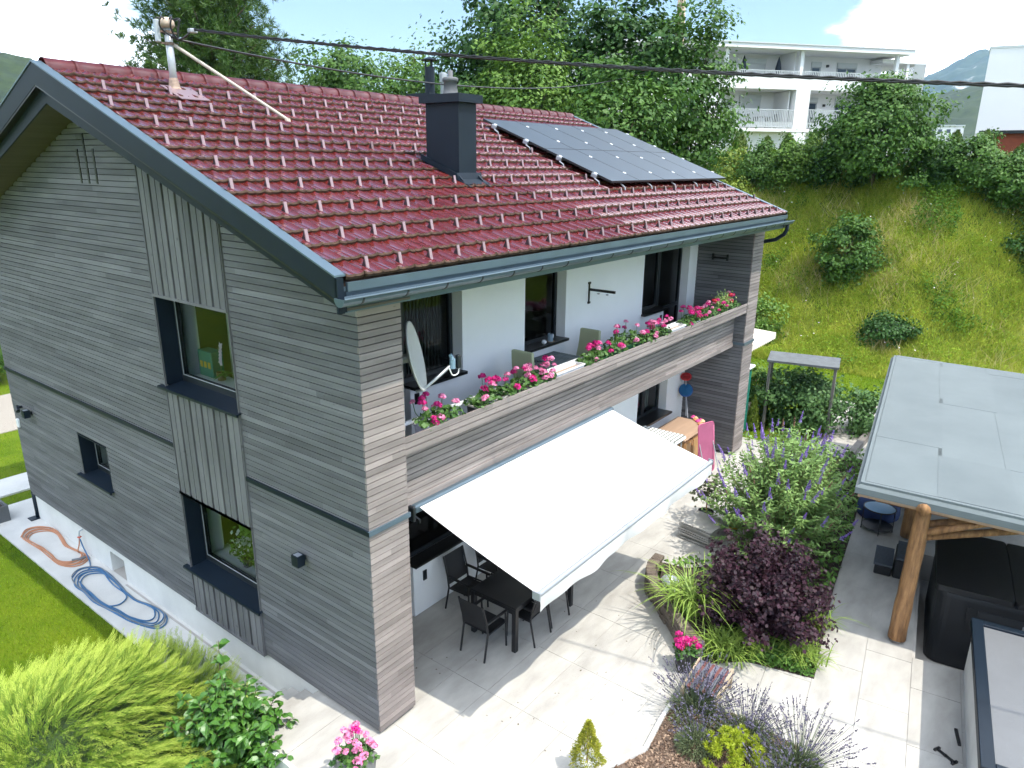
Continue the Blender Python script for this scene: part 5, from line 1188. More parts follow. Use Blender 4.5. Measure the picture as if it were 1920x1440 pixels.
for k in range(100):
    a_ = vr.uniform(0, 6.28); rr_ = vr.uniform(.1, .84); top = np.array([rr_ * math.cos(a_) * 1.0, rr_ * math.sin(a_) * 1.15, vr.uniform(.85, 1.55) - rr_ * .55 ]) if k else np.array([.16, .35, 1.86])
    b0 = np.array([vr.uniform(-.15, .15), vr.uniform(-.15, .15), 0]); mid = b0 * .4 + top * .6 + [0, 0, .1]
    stm.tube([tuple(b0), tuple(mid), tuple(top)], [.012, .008, .003], 5)
    m_ = 24
    for j in range(m_):
        f = .25 + .75 * j / m_; p = (1 - f) ** 2 * b0 + 2 * f * (1 - f) * mid + f * f * top; th_ = j * 2.4 + k
        o_ = np.array([math.cos(th_), math.sin(th_), .25]); Cs.append(p); Ts.append(o_ + vr.normal(size=3) * .3 - [0, 0, .25]); Ns.append(np.array([-.2 * o_[0], -.2 * o_[1], 1]) + vr.normal(size=3) * .35 + o_ * .45)
Cs, Ns, Ts = map(np.array, (Cs, Ns, Ts)); LL = vr.uniform(.10, .175, (len(Cs), 1))
bulk('foliage', np.concatenate(folded_leaves(vr, Cs, Ns, Ts, LL, LL * .62)), 4, M['vib'], t)
stm.build('stems', P('shrub_bark', (.10, .07, .04), .8), t)

# butterfly bush
t = thing('butterfly_bush', 'big butterfly bush with violet flower spikes between terrace and carport', 'shrub', (8.3, -2.55, -.04))
M['bud'] = P('grey_green_lance_leaf', (.085, .18, .035), .7, col2=(.27, .40, .12), vscale=3, island=.6, transl=.2)
M['bfl'] = P('violet_panicle', (.14, .075, .33), .7, col2=(.30, .20, .52), vscale=12, island=.6, transl=.2)
M['bfl2'] = P('faded_panicle', (.20, .12, .07), .9, var=.3)
br2 = np.random.RandomState(9); stm = MB(); Cs = []; Ns = []; Ts = []; tips = []
for k in range(330):
    a_ = br2.uniform(0, 6.28); rr_ = br2.uniform(0, 1) ** .55; top = np.array([1.75 * rr_ * math.cos(a_), 1.40 * rr_ * math.sin(a_), 2.45 - 1.25 * rr_ ** 2 + br2.normal() * .18])
    if br2.uniform() < .25: top[2] *= br2.uniform(.35, .8); top[:2] *= 1.1
    b0 = np.array([br2.normal() * .2, br2.normal() * .2, 0]); mid = b0 * .45 + top * .55 + np.array([0, 0, .35 * (1 - rr_)])
    if k % 2 == 0: stm.tube([tuple(b0), tuple(mid), tuple(top)], [.014, .008, .003], 4)
    tips.append((top, unit(top - mid)))
    for j in range(68):
        f = .22 + .78 * j / 68; p = (1 - f) ** 2 * b0 + 2 * f * (1 - f) * mid + f * f * top; th_ = j * 1.7 + k; o_ = np.array([math.cos(th_), math.sin(th_), .1])
        Cs.append(p + o_ * br2.uniform(.02, .10)); Ts.append(o_ + br2.normal(size=3) * .4 - [0, 0, .3]); Ns.append(np.array([0, 0, 1.]) + br2.normal(size=3) * .45)
Cs, Ns, Ts = map(np.array, (Cs, Ns, Ts))
bulk('foliage', leafs(br2, Cs, Ns, .135, .038, .2, tan=Ts * 2), 4, M['bud'], t)
stm.build('stems', M['bfl2'], t)
def panicle(nm, mat, Lp, r):
    n = 90; f = br2.uniform(0, 1, n); a_ = br2.uniform(0, 6.28, n); rr = r * (1 - f * .85) * br2.uniform(.5, 1, n)
    V = leafs(br2, np.c_[rr * np.cos(a_), rr * np.sin(a_), f * Lp], np.c_[np.cos(a_), np.sin(a_), .3 + 0 * a_], .032, .028, .5)
    me = bpy.data.meshes.new(nm); me.from_pydata(V.reshape(-1, 3).tolist(), [], [(4 * i, 4 * i + 1, 4 * i + 2, 4 * i + 3) for i in range(n)]); me.update(); me.materials.append(mat); return me
PA = [panicle('panicle', M['bfl'], .26, .042), panicle('panicle', M['bfl'], .34, .045), panicle('faded', M['bfl2'], .22, .018)]
for k, (tp_, d_) in enumerate(tips):
    if tp_[2] < .8 or k % 5 > 1: continue
    o = link('flower_spike', PA[0 if k % 3 == 0 else 1] if k % 7 else PA[2], None, t); o.location = tp_; dd = Vector(d_) + Vector((0, 0, .6)); o.rotation_euler = dd.to_track_quat('Z', 'Y').to_euler(); s = br2.uniform(.55, .95); o.scale = (s * 1.1, s * 1.1, s)

# purple-leaved shrub
t = thing('purple_shrub', 'dark purple-leaved shrub at the near end of the planting bed', 'shrub', (5.35, -3.25, -.04))
M['pur'] = P('dark_purple_leaf', (.011, .005, .009), .55, col2=(.048, .016, .027), vscale=5, island=.8, transl=.12, spec=.3)
pr2 = np.random.RandomState(15); stm = MB(); Cs = []; Ns = []
for k in range(230):
    a_ = pr2.uniform(0, 6.28); rr_ = pr2.uniform(0, 1) ** .55; top = np.array([1.3 * rr_ * math.cos(a_), 1.15 * rr_ * math.sin(a_), 1.62 - .85 * rr_ ** 2 + pr2.normal() * .2])
    if pr2.uniform() < .3: top[2] *= pr2.uniform(.35, .8)
    b0 = np.array([pr2.normal() * .1, pr2.normal() * .1, 0]); mid = b0 * .5 + top * .5 + np.array([0, 0, .25])
    if k % 2 == 0: stm.tube([tuple(b0), tuple(mid), tuple(top)], [.01, .006, .003], 4)
    for j in range(64):
        f = .25 + .75 * pr2.uniform(); p = (1 - f) ** 2 * b0 + 2 * f * (1 - f) * mid + f * f * top; Cs.append(p + pr2.normal(size=3) * .05); Ns.append(np.array([p[0] * .5, p[1] * .5, 1.]))
Cs, Ns = np.array(Cs), np.array(Ns); bulk('foliage', leafs(pr2, Cs, Ns, .075, .062, .7), 4, M['pur'], t); stm.build('stems', P('purple_bark', (.05, .025, .025), .8), t)

# grasses
def grass_clump(name, lab, loc, n, L_, w, spread, mat, seed, lean=(0, 0), cat='grass'):
    t = thing(name, lab, cat, loc); r = np.random.RandomState(seed); Q = []
    a_ = r.uniform(0, 6.28, n); el = r.uniform(1.1, 1.52, n); Ln = L_ * r.uniform(.5, 1.1, n); out = np.c_[np.cos(a_) + lean[0], np.sin(a_) + lean[1], 0 * a_]
    b0 = np.c_[r.normal(size=n) * spread, r.normal(size=n) * spread, 0 * a_]; pts = []
    for k in range(8):
        f = k / 7; hor = (np.cos(el) * f + .50 * f ** 2.2 * r.uniform(.9, 1.1)) * Ln; ver = (np.sin(el) * f - .55 * f ** 2.6) * Ln
        pts.append(b0 + out * hor[:, None] + np.array([0, 0, 1.]) * ver[:, None])
    sd = np.c_[-np.sin(a_), np.cos(a_), 0 * a_]
    for k in range(7):
        w0, w1 = w * (1 - (k / 7) ** 2), w * (1 - ((k + 1) / 7) ** 2)
        Q.append(np.stack([pts[k] - sd * w0, pts[k] + sd * w0, pts[k + 1] + sd * w1, pts[k + 1] - sd * w1], 1))
    V = np.stack(Q, 1); idx = np.arange(len(V.reshape(-1, 3)))
    bulk('blades', V.reshape(-1, 3), 4, mat, t); return t
M['og'] = P('ornamental_grass_blade', (.14, .24, .03), .5, col2=(.34, .46, .09), vscale=4, island=.7, transl=.3)
GG = 'clumps of arching ornamental grass'
grass_clump('ornamental_grass', 'large clump of arching bright green grass in the stone-edged planter', (4.85, -2.25, -.03), 150, 1.3, .014, .16, M['og'], 3, (-.12, -.05))
grass_clump('ornamental_grass', 'broad-bladed grass clump at the foot of the purple shrub, left side', (4.85, -3.35, -.03), 70, .75, .014, .14, M['og'], 4)
grass_clump('ornamental_grass', 'low bright grass clump at the near right corner of the planting bed', (5.15, -4.05, -.03), 160, .55, .010, .14, M['og'], 6)
grass_clump('ornamental_grass', 'grass clump right of the purple shrub leaning over the paving', (6.15, -4.0, -.03), 80, .75, .009, .08, M['og'], 8)
grass_clump('ornamental_grass', 'fresh green grass clump between the stone planter and the striped bench', (4.45, -3.0, -.03), 120, .8, .012, .14, M['og'], 14)
n = 5200; c2 = R_.normal(size=(n, 2)) * [.45, .60] + [4.75, -3.55]; c2 = c2[inpoly(c2, bedp)]; n = len(c2)
M['gc'] = P('ground_cover_leaf', (.045, .13, .015), .6, col2=(.14, .27, .04), vscale=6, island=.7, transl=.2)
bulk('ground_cover', leafs(R_, np.c_[c2, R_.uniform(-.03, .10, n)], np.tile([0, 0, 1.], (n, 1)), .06, .045, .6), 4, M['gc'], label='low green ground cover along the near edge of the planting bed', cat='ground cover', kind='stuff')
n = 6000; c2 = R_.uniform([5.5, -3.9], [14.2, -1.0], (n, 2)); c2 = c2[inpoly(c2, bedp)]; n = len(c2)
bulk('bed_underplanting', leafs(R_, np.c_[c2, R_.uniform(-.03, .30, n)], np.tile([0, 0, 1.], (n, 1)), .12, .07, .7), 4, M['gc'], label='low leafy planting filling the bed between terrace and carport', cat='ground cover', kind='stuff')

# lavender
M['lavs'] = P('lavender_stalk', (.07, .10, .05), .8, var=.3, vscale=5); M['lavl'] = P('lavender_leaf', (.10, .135, .055), .7, col2=(.22, .26, .13), vscale=5, island=.7, transl=.15); M['lavf'] = P('lavender_flower', (.05, .043, .070), .8, col2=(.15, .135, .19), vscale=9, island=.7)
def lavender(lab, loc, R0, n_st, seed, H=.55, H0=None):
    H = H * .85
    t = thing('lavender', lab, 'lavender', loc, 0, 'lavender plants in the mulched bed'); r = np.random.RandomState(seed)
    n = 2600; d = unit(r.normal(size=(n, 3))); d[:, 2] = np.abs(d[:, 2]); p = d * [R0 * .72, R0 * .72, .30] * (r.uniform(.15, 1, (n, 1)) ** .5)
    bulk('foliage', leafs(r, p, np.cross(d, r.normal(size=(n, 3))), .075, .010, .3, tan=d * 2), 4, M['lavl'], t)
    m_ = int(n_st * .8); a_ = r.uniform(0, 6.28, m_); ti = r.uniform(0, 1, m_) ** .6 * 1.0; dd = np.c_[np.cos(a_) * np.sin(ti), np.sin(a_) * np.sin(ti), np.cos(ti)]
    L_ = (H + .15 * r.normal(size=(m_, 1)) * .6) * (1 + .25 * ti[:, None]); tip = dd * L_ + [0, 0, .05]; b0 = dd * .15
    sd = unit(np.cross(dd, r.normal(size=(m_, 3)))) * .003
    bulk('stalks', np.stack([b0 - sd, b0 + sd, tip + sd * .6, tip - sd * .6], 1), 4, M['lavs'], t, kind='stuff')
    Q = []
    for k in range(9):
        c = tip + dd * (.013 * k - .01) ; Q.append(leafs(r, c + r.normal(size=(m_, 3)) * .003, r.normal(size=(m_, 3)), .030, .020, .5, tan=dd * 2))
    bulk('flower_spikes', np.concatenate(Q), 4, M['lavf'], t, kind='stuff')
lavender('big lavender plant at the left corner of the mulched bed', (2.98, -3.22, -.04), .62, 330, 1, .62)
lavender('lavender plant in the middle of the mulched bed behind the dwarf pine', (2.92, -3.95, -.04), .58, 260, 2, .5)
lavender('lavender plant at the right end of the mulched bed with far-reaching spikes', (2.85, -4.65, -.04), .55, 300, 3, .66)
lavender('small greyish lavender plant left of the dwarf pine', (2.42, -3.45, -.04), .40, 90, 4, .38)
lavender('lavender plant at the bottom picture edge right of the dwarf pine', (2.28, -4.55, -.04), .45, 120, 5, .42)

# stone planter wall
M['stone'] = P('brown_grey_wall_stone', (.075, .055, .042), .9, col2=(.20, .16, .125), vscale=7, objrand=.4, bump=.7, bscale=25)
sp = thing('stone_planter_wall', 'low curved dry-stone wall round the grass planter on the terrace', 'wall', (4.7, -1.9, -.048))
sm_ = MB().cbox(-.5, .5, -.5, .5, -.5, .5, .07); sme = bpy.data.meshes.new('stone'); sme.from_pydata(sm_.v, [], sm_.f); sme.update(); sme.materials.append(M['stone'])
wp = [(6.05, -1.10), (5.55, -1.16), (5.22, -1.38), (4.88, -1.76), (4.52, -2.15), (4.18, -2.52), (3.98, -2.82)]
sr = random.Random(3); dense = smooth_loop(wp, 10, False)
for course in range(5):
    i = course % 2 * 2
    while i < len(dense) - 4:
        stp_ = sr.choice((3, 4, 5)); p, q = Vector((*dense[i], 0)), Vector((*dense[min(i + stp_, len(dense) - 1)], 0)); d = q - p; m_ = (p + q) / 2
        o = link('stone', sme, None, sp); o.location = m_ - Vector((4.7, -1.9, 0)) + Vector((sr.uniform(-.01, .01), sr.uniform(-.01, .01), .045 + course * .078)); o.scale = (d.length * .94, .17 + sr.uniform(-.03, .03), .068 + sr.uniform(-.006, .006)); o.rotation_euler = (sr.uniform(-.03, .03), 0, math.atan2(d.y, d.x))
        i += stp_
MB().prism([(6.0, -1.2), (5.3, -1.45), (4.6, -2.2), (4.22, -2.62), (4.75, -2.75), (6.2, -2.2)], 2, -.04, .22).build('planter_soil', M['soil'], sp).location = (-4.7, 1.9, .048)
for nm in ('ornamental_grass',): bpy.data.objects[nm].location.z = .25
lt = thing('lantern', 'small weathered metal lantern on the stone planter', 'lantern', (5.15, -1.72, .225), .4)
MB().cbox(-.10, .10, -.10, .10, 0, .03, .005).build('base', M['galv'], lt)
for sx in (-.085, .085):
    for sy in (-.085, .085): MB().box(sx - .008, sx + .008, sy - .008, sy + .008, .03, .24).build('post', M['galv'], lt)
MB().lathe([(.16, 0), (.15, .02), (.03, .10), (0, .11)], (0, 0, .24), 8).build('roof', M['galv'], lt)
MB().box(-.078, .078, -.078, .078, .03, .235).build('glass', M['glass'], lt)
# stack of spare slabs
ss = thing('slab_stack', 'stack of spare grey slabs beside the butterfly bush', 'slabs', (7.85, -1.2, -.048), rad(-8))
for k in range(8): MB().box(-.36 + sr.uniform(-.03, .03), .36 + sr.uniform(-.03, .03), -.36, .36 + sr.uniform(-.02, .02), .02 + k * .045, .02 + k * .045 + .026).build('slab', M['slab'], ss).rotation_euler = (0, 0, sr.uniform(-.05, .05))
for k in range(8): MB().box(-.3, .3, -.3, .3, -.0 + k * .045, .019 + k * .045).build('spacer', M['oaktop'], ss)
# potted dark foliage plant, yellow bucket
t = thing('potted_foliage', 'dark-leaved plant in a black pot behind the slab stack', 'potted plant', (8.55, -.95, -.048))
MB().lathe([(.12, 0), (.16, .22), (.17, .24), (.15, .24), (.14, .2), (0, .2)], (0, 0, 0), 18).build('pot', M['blk'], t); MB().tube([(0, 0, .2), (.05, .02, .55)], .015, 6).build('stem', M['log'], t)
p = R_.normal(size=(320, 3)) * [.20, .20, .13] + [.05, 0, .70]; bulk('foliage', leafs(R_, p, R_.normal(size=(320, 3)) + [0, 0, 1], .09, .085, .5), 4, P('bronze_leaf', (.03, .045, .015), .6, col2=(.08, .08, .03), vscale=9, island=.7), t)
t = thing('bucket', 'small yellow bucket beside the slab stack, half hidden by the bush', 'bucket', (8.65, -1.55, -.048))
MB().lathe([(.10, 0), (.13, .24), (.14, .25), (.12, .25), (.11, .02), (0, .02)], (0, 0, 0), 18).build('body', P('yellow_plastic', (.60, .33, .01), .5), t); MB().tube([(-.13, 0, .24), (-.10, 0, .34), (0, 0, .38), (.10, 0, .34), (.13, 0, .24)], .006, 6).build('handle', M['blk'], t)
# low wooden bench with striped mat
bn = thing('garden_bench', 'low wooden bench with a multicoloured striped mat behind the lavender', 'bench', (3.42, -3.16, -.048), rad(5))
smat = stripes('woven_stripes', (.13, .13, .16), (.15, .055, .05), 1, 9.0)
MB().cbox(-.33, .33, -.22, .22, .30, .345, .01).build('mat', smat, bn)
for y in (-.25, .235): MB().box(-.40, .42, y - .02, y + .02, .22, .32).build('side_rail', P('pale_bench_wood', (.42, .33, .23), .7, var=.15, vscale=3, stretch=(1, 8, 8)), bn)
for x in (-.36, .38):
    for y in (-.245, .23): MB().box(x - .022, x + .022, y - .022, y + .022, 0, .22).build('leg', bpy.data.materials['pale_bench_wood'], bn)
# ------------------------------------------------------------------ lawn and meadow growth
lr = np.random.RandomState(2)
def blades(n, U, V_, h, w, rng, lean=.5):
    z = terr(U, V_); a = rng.uniform(0, 6.28, n); ln_ = rng.normal(size=(n, 2)) * lean; hh = h * rng.uniform(.5, 1.3, n)
    b = np.c_[U, V_, z - .02]; sd = np.c_[np.cos(a), np.sin(a), 0 * a] * (w * rng.uniform(.6, 1.3, n))[:, None]
    tip = b + np.c_[ln_ * hh[:, None], hh]
    return np.stack([b - sd, b + sd, tip], 1)
n = 110000; U_ = lr.uniform(-5.2, -.80, n); V_ = lr.uniform(3.0, 13.3, n); k_ = lr.uniform(0, 1, n) < np.clip(1.25 - (V_ - 4) / 14, .3, 1); U_, V_ = U_[k_], V_[k_]
M['blade'] = P('lawn_blade', (.060, .165, .004), .6, col2=(.25, .34, .014), vscale=.8, island=.45, transl=.25, spec=.15)
bulk('lawn_grass', blades(len(U_), U_, V_, .06, .006, lr), 3, M['blade'], label='short green lawn grass left of the concrete path', cat='grass', kind='stuff')
n = 26000; U_ = lr.uniform(-3, 3.5, n); V_ = lr.uniform(12.97, 24, n); k_ = ~((V_ > 13.55) & (V_ < 14.8)) & ~((V_ > 18.5) & (V_ < 22.9) & (U_ > 1.1)) & ~((U_ < -.4) & (U_ > -1.1) & (V_ < 13)); U_, V_ = U_[k_], V_[k_]
bulk('lawn_grass', blades(len(U_), U_, V_, .07, .009, lr), 3, M['blade'], label='strips of lawn beyond the far left corner of the house', cat='grass', kind='stuff')
n = 40000; U_ = lr.uniform(14.2, 24, n); V_ = lr.uniform(-4, 4.5, n)
bulk('lawn_grass', blades(n, U_, V_, .07, .016, lr), 3, M['blade'], label='bright green lawn at the foot of the meadow bank', cat='grass', kind='stuff')
# tall meadow on the bank: clumps of herbs, yellow-green grass and dry tan stalks
M['mgrass'] = P('meadow_blade', (.15, .26, .014), .7, col2=(.56, .54, .10), vscale=.8, island=.55, transl=.35, spec=.12)
M['mdry'] = P('dry_meadow_stalk', (.40, .33, .13), .8, col2=(.66, .56, .30), vscale=.8, island=.6, transl=.25, spec=.1)
M['mherb'] = P('meadow_herb_leaf', (.075, .19, .012), .7, col2=(.36, .46, .04), vscale=.8, island=.6, transl=.35, spec=.15)
def clump(u, v): return np.clip(.55 + .75 * fbm(u, v, 41, 4, 1.3), 0, 1.6)
def bank(n, lo=-.4, hi=13.2): e = lr.uniform(lo, hi, n); v = lr.uniform(-9, 13, n); return toe(v) + e, v, e
def bladesh(U_, V_, hgt_, w, lean):
    n = len(U_); Bq = blades(n, U_, V_, 1.0, w, lr, lean); b0 = (Bq[:, 0] + Bq[:, 1]) / 2; Bq[:, 2] = b0 + (Bq[:, 2] - b0) * hgt_[:, None]; return Bq
U_, V_, e_ = bank(150000); c_ = clump(U_, V_)
bulk('meadow_grass', bladesh(U_, V_, .16 + .36 * c_, .015, .55), 3, M['mgrass'], label='yellow-green meadow grass covering the bank behind the garden', cat='grass', kind='stuff')
U_, V_, e_ = bank(60000); k_ = (fbm(U_, V_, 52, 3, .75) + .5 * np.clip((e_ - 9.0) / 3, 0, 1) + lr.normal(size=len(U_)) * .3) > .55; U_, V_, e_ = U_[k_], V_[k_], e_[k_]
bulk('dry_grass', bladesh(U_, V_, .45 + .35 * lr.uniform(0, 1, len(U_)) + .4 * np.clip((e_ - 9.5) / 3, 0, 1), .014, .5), 3, M['mdry'], label='dry tan grass stalks in patches on the meadow bank', cat='grass', kind='stuff')
U_, V_, e_ = bank(210000, -.2, 12.8); c_ = clump(U_, V_); k_ = lr.uniform(0, 1.1, len(U_)) < c_; U_, V_, c_ = U_[k_], V_[k_], c_[k_]; n = len(U_)
bulk('meadow_herbs', leafs(lr, np.c_[U_, V_, terr(U_, V_) + .03 + lr.uniform(0, 1, n) * (.08 + .42 * c_)], np.c_[-.25 + 0 * U_, -.3 + 0 * U_, 1 + 0 * U_], .085, .042, .85), 4, M['mherb'], label='leafy weeds and herbs growing through the meadow bank', cat='weeds', kind='stuff')
U_, V_, e_ = bank(150000, -.2, 12.6); k_ = fbm(U_, V_, 77, 4, 1.1) + lr.normal(size=len(U_)) * .12 > .52; U_, V_ = U_[k_], V_[k_]; n = len(U_)
M['mdark'] = P('dark_weed_leaf', (.028, .085, .008), .7, col2=(.13, .25, .028), vscale=1.5, island=.6, transl=.25, spec=.15)
bulk('weed_clumps', leafs(lr, np.c_[U_, V_, terr(U_, V_) + lr.uniform(0, 1, n) ** .7 * .62], np.c_[-.25 + 0 * U_, -.3 + 0 * U_, 1 + 0 * U_], .12, .06, .85), 4, M['mdark'], label='darker green weed clumps scattered over the meadow bank', cat='weeds', kind='stuff')
U_, V_, e_ = bank(140, .5, 11); n = len(U_)
bulk('meadow_flowers', leafs(lr, np.c_[U_, V_, terr(U_, V_) + lr.uniform(.45, .7, n)], np.tile([-.3, -.4, 1.], (n, 1)), .06, .06, .3), 4, P('meadow_flower', (.60, .58, .50), .7, col2=(.45, .30, .52), vscale=3, island=1), label='scattered small white and lilac flowers in the meadow', cat='flowers', kind='stuff')

# ------------------------------------------------------------------ shrubs and trees
def crown_pts(r, c, rad_, nclump, per, cr, shell=.55, cut=None):
    d = unit(r.normal(size=(nclump, 3))); q = shell + (1 - shell) * r.uniform(0, 1, (nclump, 1)) ** .6
    lump = 1 + .22 * np.sin(d[:, :1] * 5 + d[:, 1:2] * 4 + r.uniform(0, 6)) + .12 * r.normal(size=(nclump, 1))
    cc = d * q * lump * np.array(rad_); s = r.uniform(.6, 1.35, (nclump, 1))
    idx = np.repeat(np.arange(nclump), per); g = r.normal(size=(len(idx), 3)) * np.array([1, 1, .62]) * cr * s[idx] * .55
    p = cc[idx] + g; nrm = unit(cc[idx] / np.array(rad_)) * .7 + unit(g) * .7 + [0, 0, .45]
    return p + np.array(c), nrm, cc + np.array(c)
def tree(name, lab, loc, h0, c, rad_, nclump, per, cr, leaf, mat, seed, group=None, trunk_r=.22, bark=None, limbs=14, cat='tree', extra=()):
    t = thing(name, lab, cat, loc, 0, group); r = np.random.RandomState(seed); Pn, Nn, Cc = crown_pts(r, c, rad_, nclump, per, cr)
    for (c2, rad2, nc2) in extra:
        a_, b_, d_ = crown_pts(r, c2, rad2, nc2, per, cr); Pn = np.concatenate([Pn, a_]); Nn = np.concatenate([Nn, b_]); Cc = np.concatenate([Cc, d_])
    bulk('crown', leafs(r, Pn, Nn, leaf, leaf * .62, .55), 4, mat, t)
    mb = MB(); top = Vector(c) + Vector((0, 0, rad_[2] * .35)); base = Vector((0, 0, -.3)); mid = Vector((c[0] * .4, c[1] * .4, h0))
    mb.tube([base, base.lerp(mid, .5) + Vector((.06, .04, 0)), mid, mid.lerp(top, .5) + Vector((-.1, .1, 0)), top], [trunk_r * 1.25, trunk_r, trunk_r * .85, trunk_r * .5, trunk_r * .12], 9)
    for k in range(limbs):
        e = Vector(Cc[r.randint(len(Cc))]); s_ = mid.lerp(top, r.uniform(0, .75)); mb.tube([s_, s_.lerp(e, .5) + Vector((0, 0, .25)), e], [trunk_r * .35, trunk_r * .2, trunk_r * .05], 6)
    mb.build('trunk', bark or M['bark'], t, smooth=True); return t
M['bark'] = P('tree_bark', (.075, .055, .04), .9, var=.3, vscale=6, stretch=(3, 3, .6), bump=.8, bscale=10)
def leafmat(nm, a, b, tr=.25): return P(nm, a, .6, col2=b, vscale=.9, island=.55, transl=tr, spec=.35)
M['oakd'] = leafmat('dark_oak_leaf', (.016, .060, .010), (.055, .135, .022)); M['ash'] = leafmat('light_ash_leaf', (.055, .135, .016), (.16, .27, .04)); M['midg'] = leafmat('mid_green_leaf', (.030, .090, .012), (.10, .20, .03))
M['thuja'] = leafmat('thuja_spray', (.030, .075, .008), (.12, .18, .02), .15); M['pinen'] = leafmat('pine_needle', (.018, .062, .010), (.085, .155, .022), .12); M['yelg'] = leafmat('yellow_green_leaf', (.10, .17, .015), (.26, .33, .04))
TG = 'trees behind the house'
gz = lambda u, v: float(terr(u, v))
tree('oak_tree', 'tall dark oak behind the ridge, its top cut by the picture edge', (24.4, 16.0, gz(24.4, 16)), 5, (0, 0, 11.2), (3.1, 3.3, 5.0), 230, 95, .85, .26, M['oakd'], 1, TG)
tree('oak_tree', 'broad dark oak right of the chimney, reaching to the top of the picture', (24.6, 11.0, gz(24.6, 11)), 4, (0, 0, 9.4), (2.9, 2.9, 5.6), 260, 95, .85, .26, M['oakd'], 2, TG)
tree('ash_tree', 'lighter green bushy tree in front of the dark oaks', (19.7, 12.3, gz(19.7, 12.3)), 3.5, (0, 0, 8.6), (2.1, 2.1, 3.9), 150, 95, .75, .20, M['ash'], 3, TG)
tree('ash_tree', 'slim light green tree left of the white apartment block', (24.9, 7.5, gz(24.9, 7.5)), 4.5, (0, 0, 9.3), (1.55, 1.55, 4.3), 130, 95, .75, .20, M['midg'], 4, TG, .16)
tree('maple_tree', 'dense green tree just beyond the solar panels', (20.6, 8.6, gz(20.6, 8.6)), 3, (0, 0, 7.4), (2.2, 2.2, 3.4), 150, 95, .8, .22, M['midg'], 5, TG, extra=(((-1.2, 1.6, 7.2), (1.6, 1.6, 2.6), 80),))
tree('maple_tree', 'rounded tree between the pine and the chimney', (19.1, 23.1, gz(19, 23)), 6, (0, 0, 9.9), (2.2, 2.4, 2.9), 130, 90, .8, .22, M['midg'], 6, TG)
tree('ash_tree', 'thin sparse tree left of the chimney with sky between its leaves', (23.0, 22.4, gz(23, 22)), 6, (0, 0, 10.2), (1.9, 1.9, 2.8), 80, 60, .8, .2, M['ash'], 7, TG)
tree('maple_tree', 'low tree showing just above the ridge left of the chimney', (19.6, 19.2, gz(19.6, 19)), 6, (0, 0, 9.0), (2.2, 2.0, 2.3), 100, 80, .8, .2, M['midg'], 8, TG)
tree('oak_tree', 'dark tree filling the gap behind the chimney', (22.5, 17.8, gz(22.5, 17.8)), 5, (0, 0, 9.4), (2.4, 2.4, 3.0), 130, 85, .8, .23, M['oakd'], 9, TG)
tree('field_maple', 'round bushy tree in front of the apartment block on top of the bank', (33.0, 1.9, gz(33, 1.9)), .6, (0, 0, 2.55), (2.2, 2.4, 2.1), 210, 95, .55, .18, M['midg'], 10, None, .12, limbs=20, extra=(((0, .1, 4.2), (.95, 1.0, 1.0), 45),))
# pine: whorls of branches with needle tufts
t = thing('pine_tree', 'big dark pine behind the ridge left of the service mast', 'tree', (11.9, 22.2, gz(12, 22)), 0, TG)
r = np.random.RandomState(12); mb = MB().tube([(0, 0, -.3), (.1, 0, 8), (.05, .1, 16.5)], [.3, .22, .04], 9); Pc = []; Pd = []
for k in range(120):
    z_ = 6.5 + 9.5 * (k / 120) ** .9; a_ = k * 2.399; Lb = 3.9 * (1 - ((z_ - 5.5) / 11.5) ** 1.5) * r.uniform(.75, 1.1) + .3
    e = np.array([math.cos(a_) * Lb, math.sin(a_) * Lb, z_ + Lb * .28]); s_ = np.array([0.05, 0, z_ - .1]); mid = (s_ + e) / 2 - [0, 0, .12 * Lb]
    mb.tube([tuple(s_), tuple(mid), tuple(e)], [.06, .04, .012], 5)
    m_ = int(20 * Lb); f = r.uniform(.3, 1.05, m_)[:, None]; p = (1 - f) ** 2 * s_ + 2 * f * (1 - f) * mid + f * f * e + r.normal(size=(m_, 3)) * [.30, .30, .20] * (.5 + f)
    Pc.append(p); Pd.append(unit(np.c_[np.full(m_, math.cos(a_)), np.full(m_, math.sin(a_)), np.full(m_, .9)] + r.normal(size=(m_, 3)) * .5))
Pc, Pd = np.concatenate(Pc), np.concatenate(Pd); idx = np.repeat(np.arange(len(Pc)), 26); v = unit(r.normal(size=(len(idx), 3)) * .75 + Pd[idx] * .8)
bulk('crown', leafs(r, Pc[idx] + v * .13, np.cross(v, r.normal(size=v.shape)), .30, .028, .2, tan=v * 3), 4, M['pinen'], t); mb.build('trunk', M['bark'], t, smooth=True)
# shrubs on the bank
SG = 'bushes on the meadow bank'
tree('bank_bush', 'round bright green bush halfway up the meadow bank', (28.6, 1.45, gz(28.6, 1.45)), .4, (0, 0, 1.15), (1.15, 1.25, 1.45), 110, 75, .40, .15, M['midg'], 21, SG, .05, cat='bush')
tree('bank_bush', 'small dark bush low on the bank right of the round bush', (25.9, -.9, gz(25.9, -.9)), .3, (0, 0, .5), (.9, .95, .6), 60, 60, .35, .13, M['oakd'], 22, SG, .04, cat='bush')
tree('bank_bush', 'dark green bush at the right picture edge on the bank', (32.0, -5.6, gz(32, -5.6)), .3, (0, 0, .9), (1.2, 1.6, 1.2), 90, 70, .42, .15, M['oakd'], 23, SG, .04, cat='bush')
tree('bank_bush', 'leafy bush on the bank directly behind the far corner of the roof', (25.4, 4.3, gz(25.4, 4.3)), .3, (0, 0, .7), (1.1, 1.5, .9), 80, 60, .42, .14, M['ash'], 24, SG, .04, cat='bush')
tree('bank_bush', 'yellow-green bush at the top of the bank left of the hedge', (30.6, 8.6, gz(30.6, 8.6)), .3, (0, 0, 1.1), (1.4, 1.5, 1.4), 90, 70, .45, .15, M['yelg'], 25, SG, .04, cat='bush')
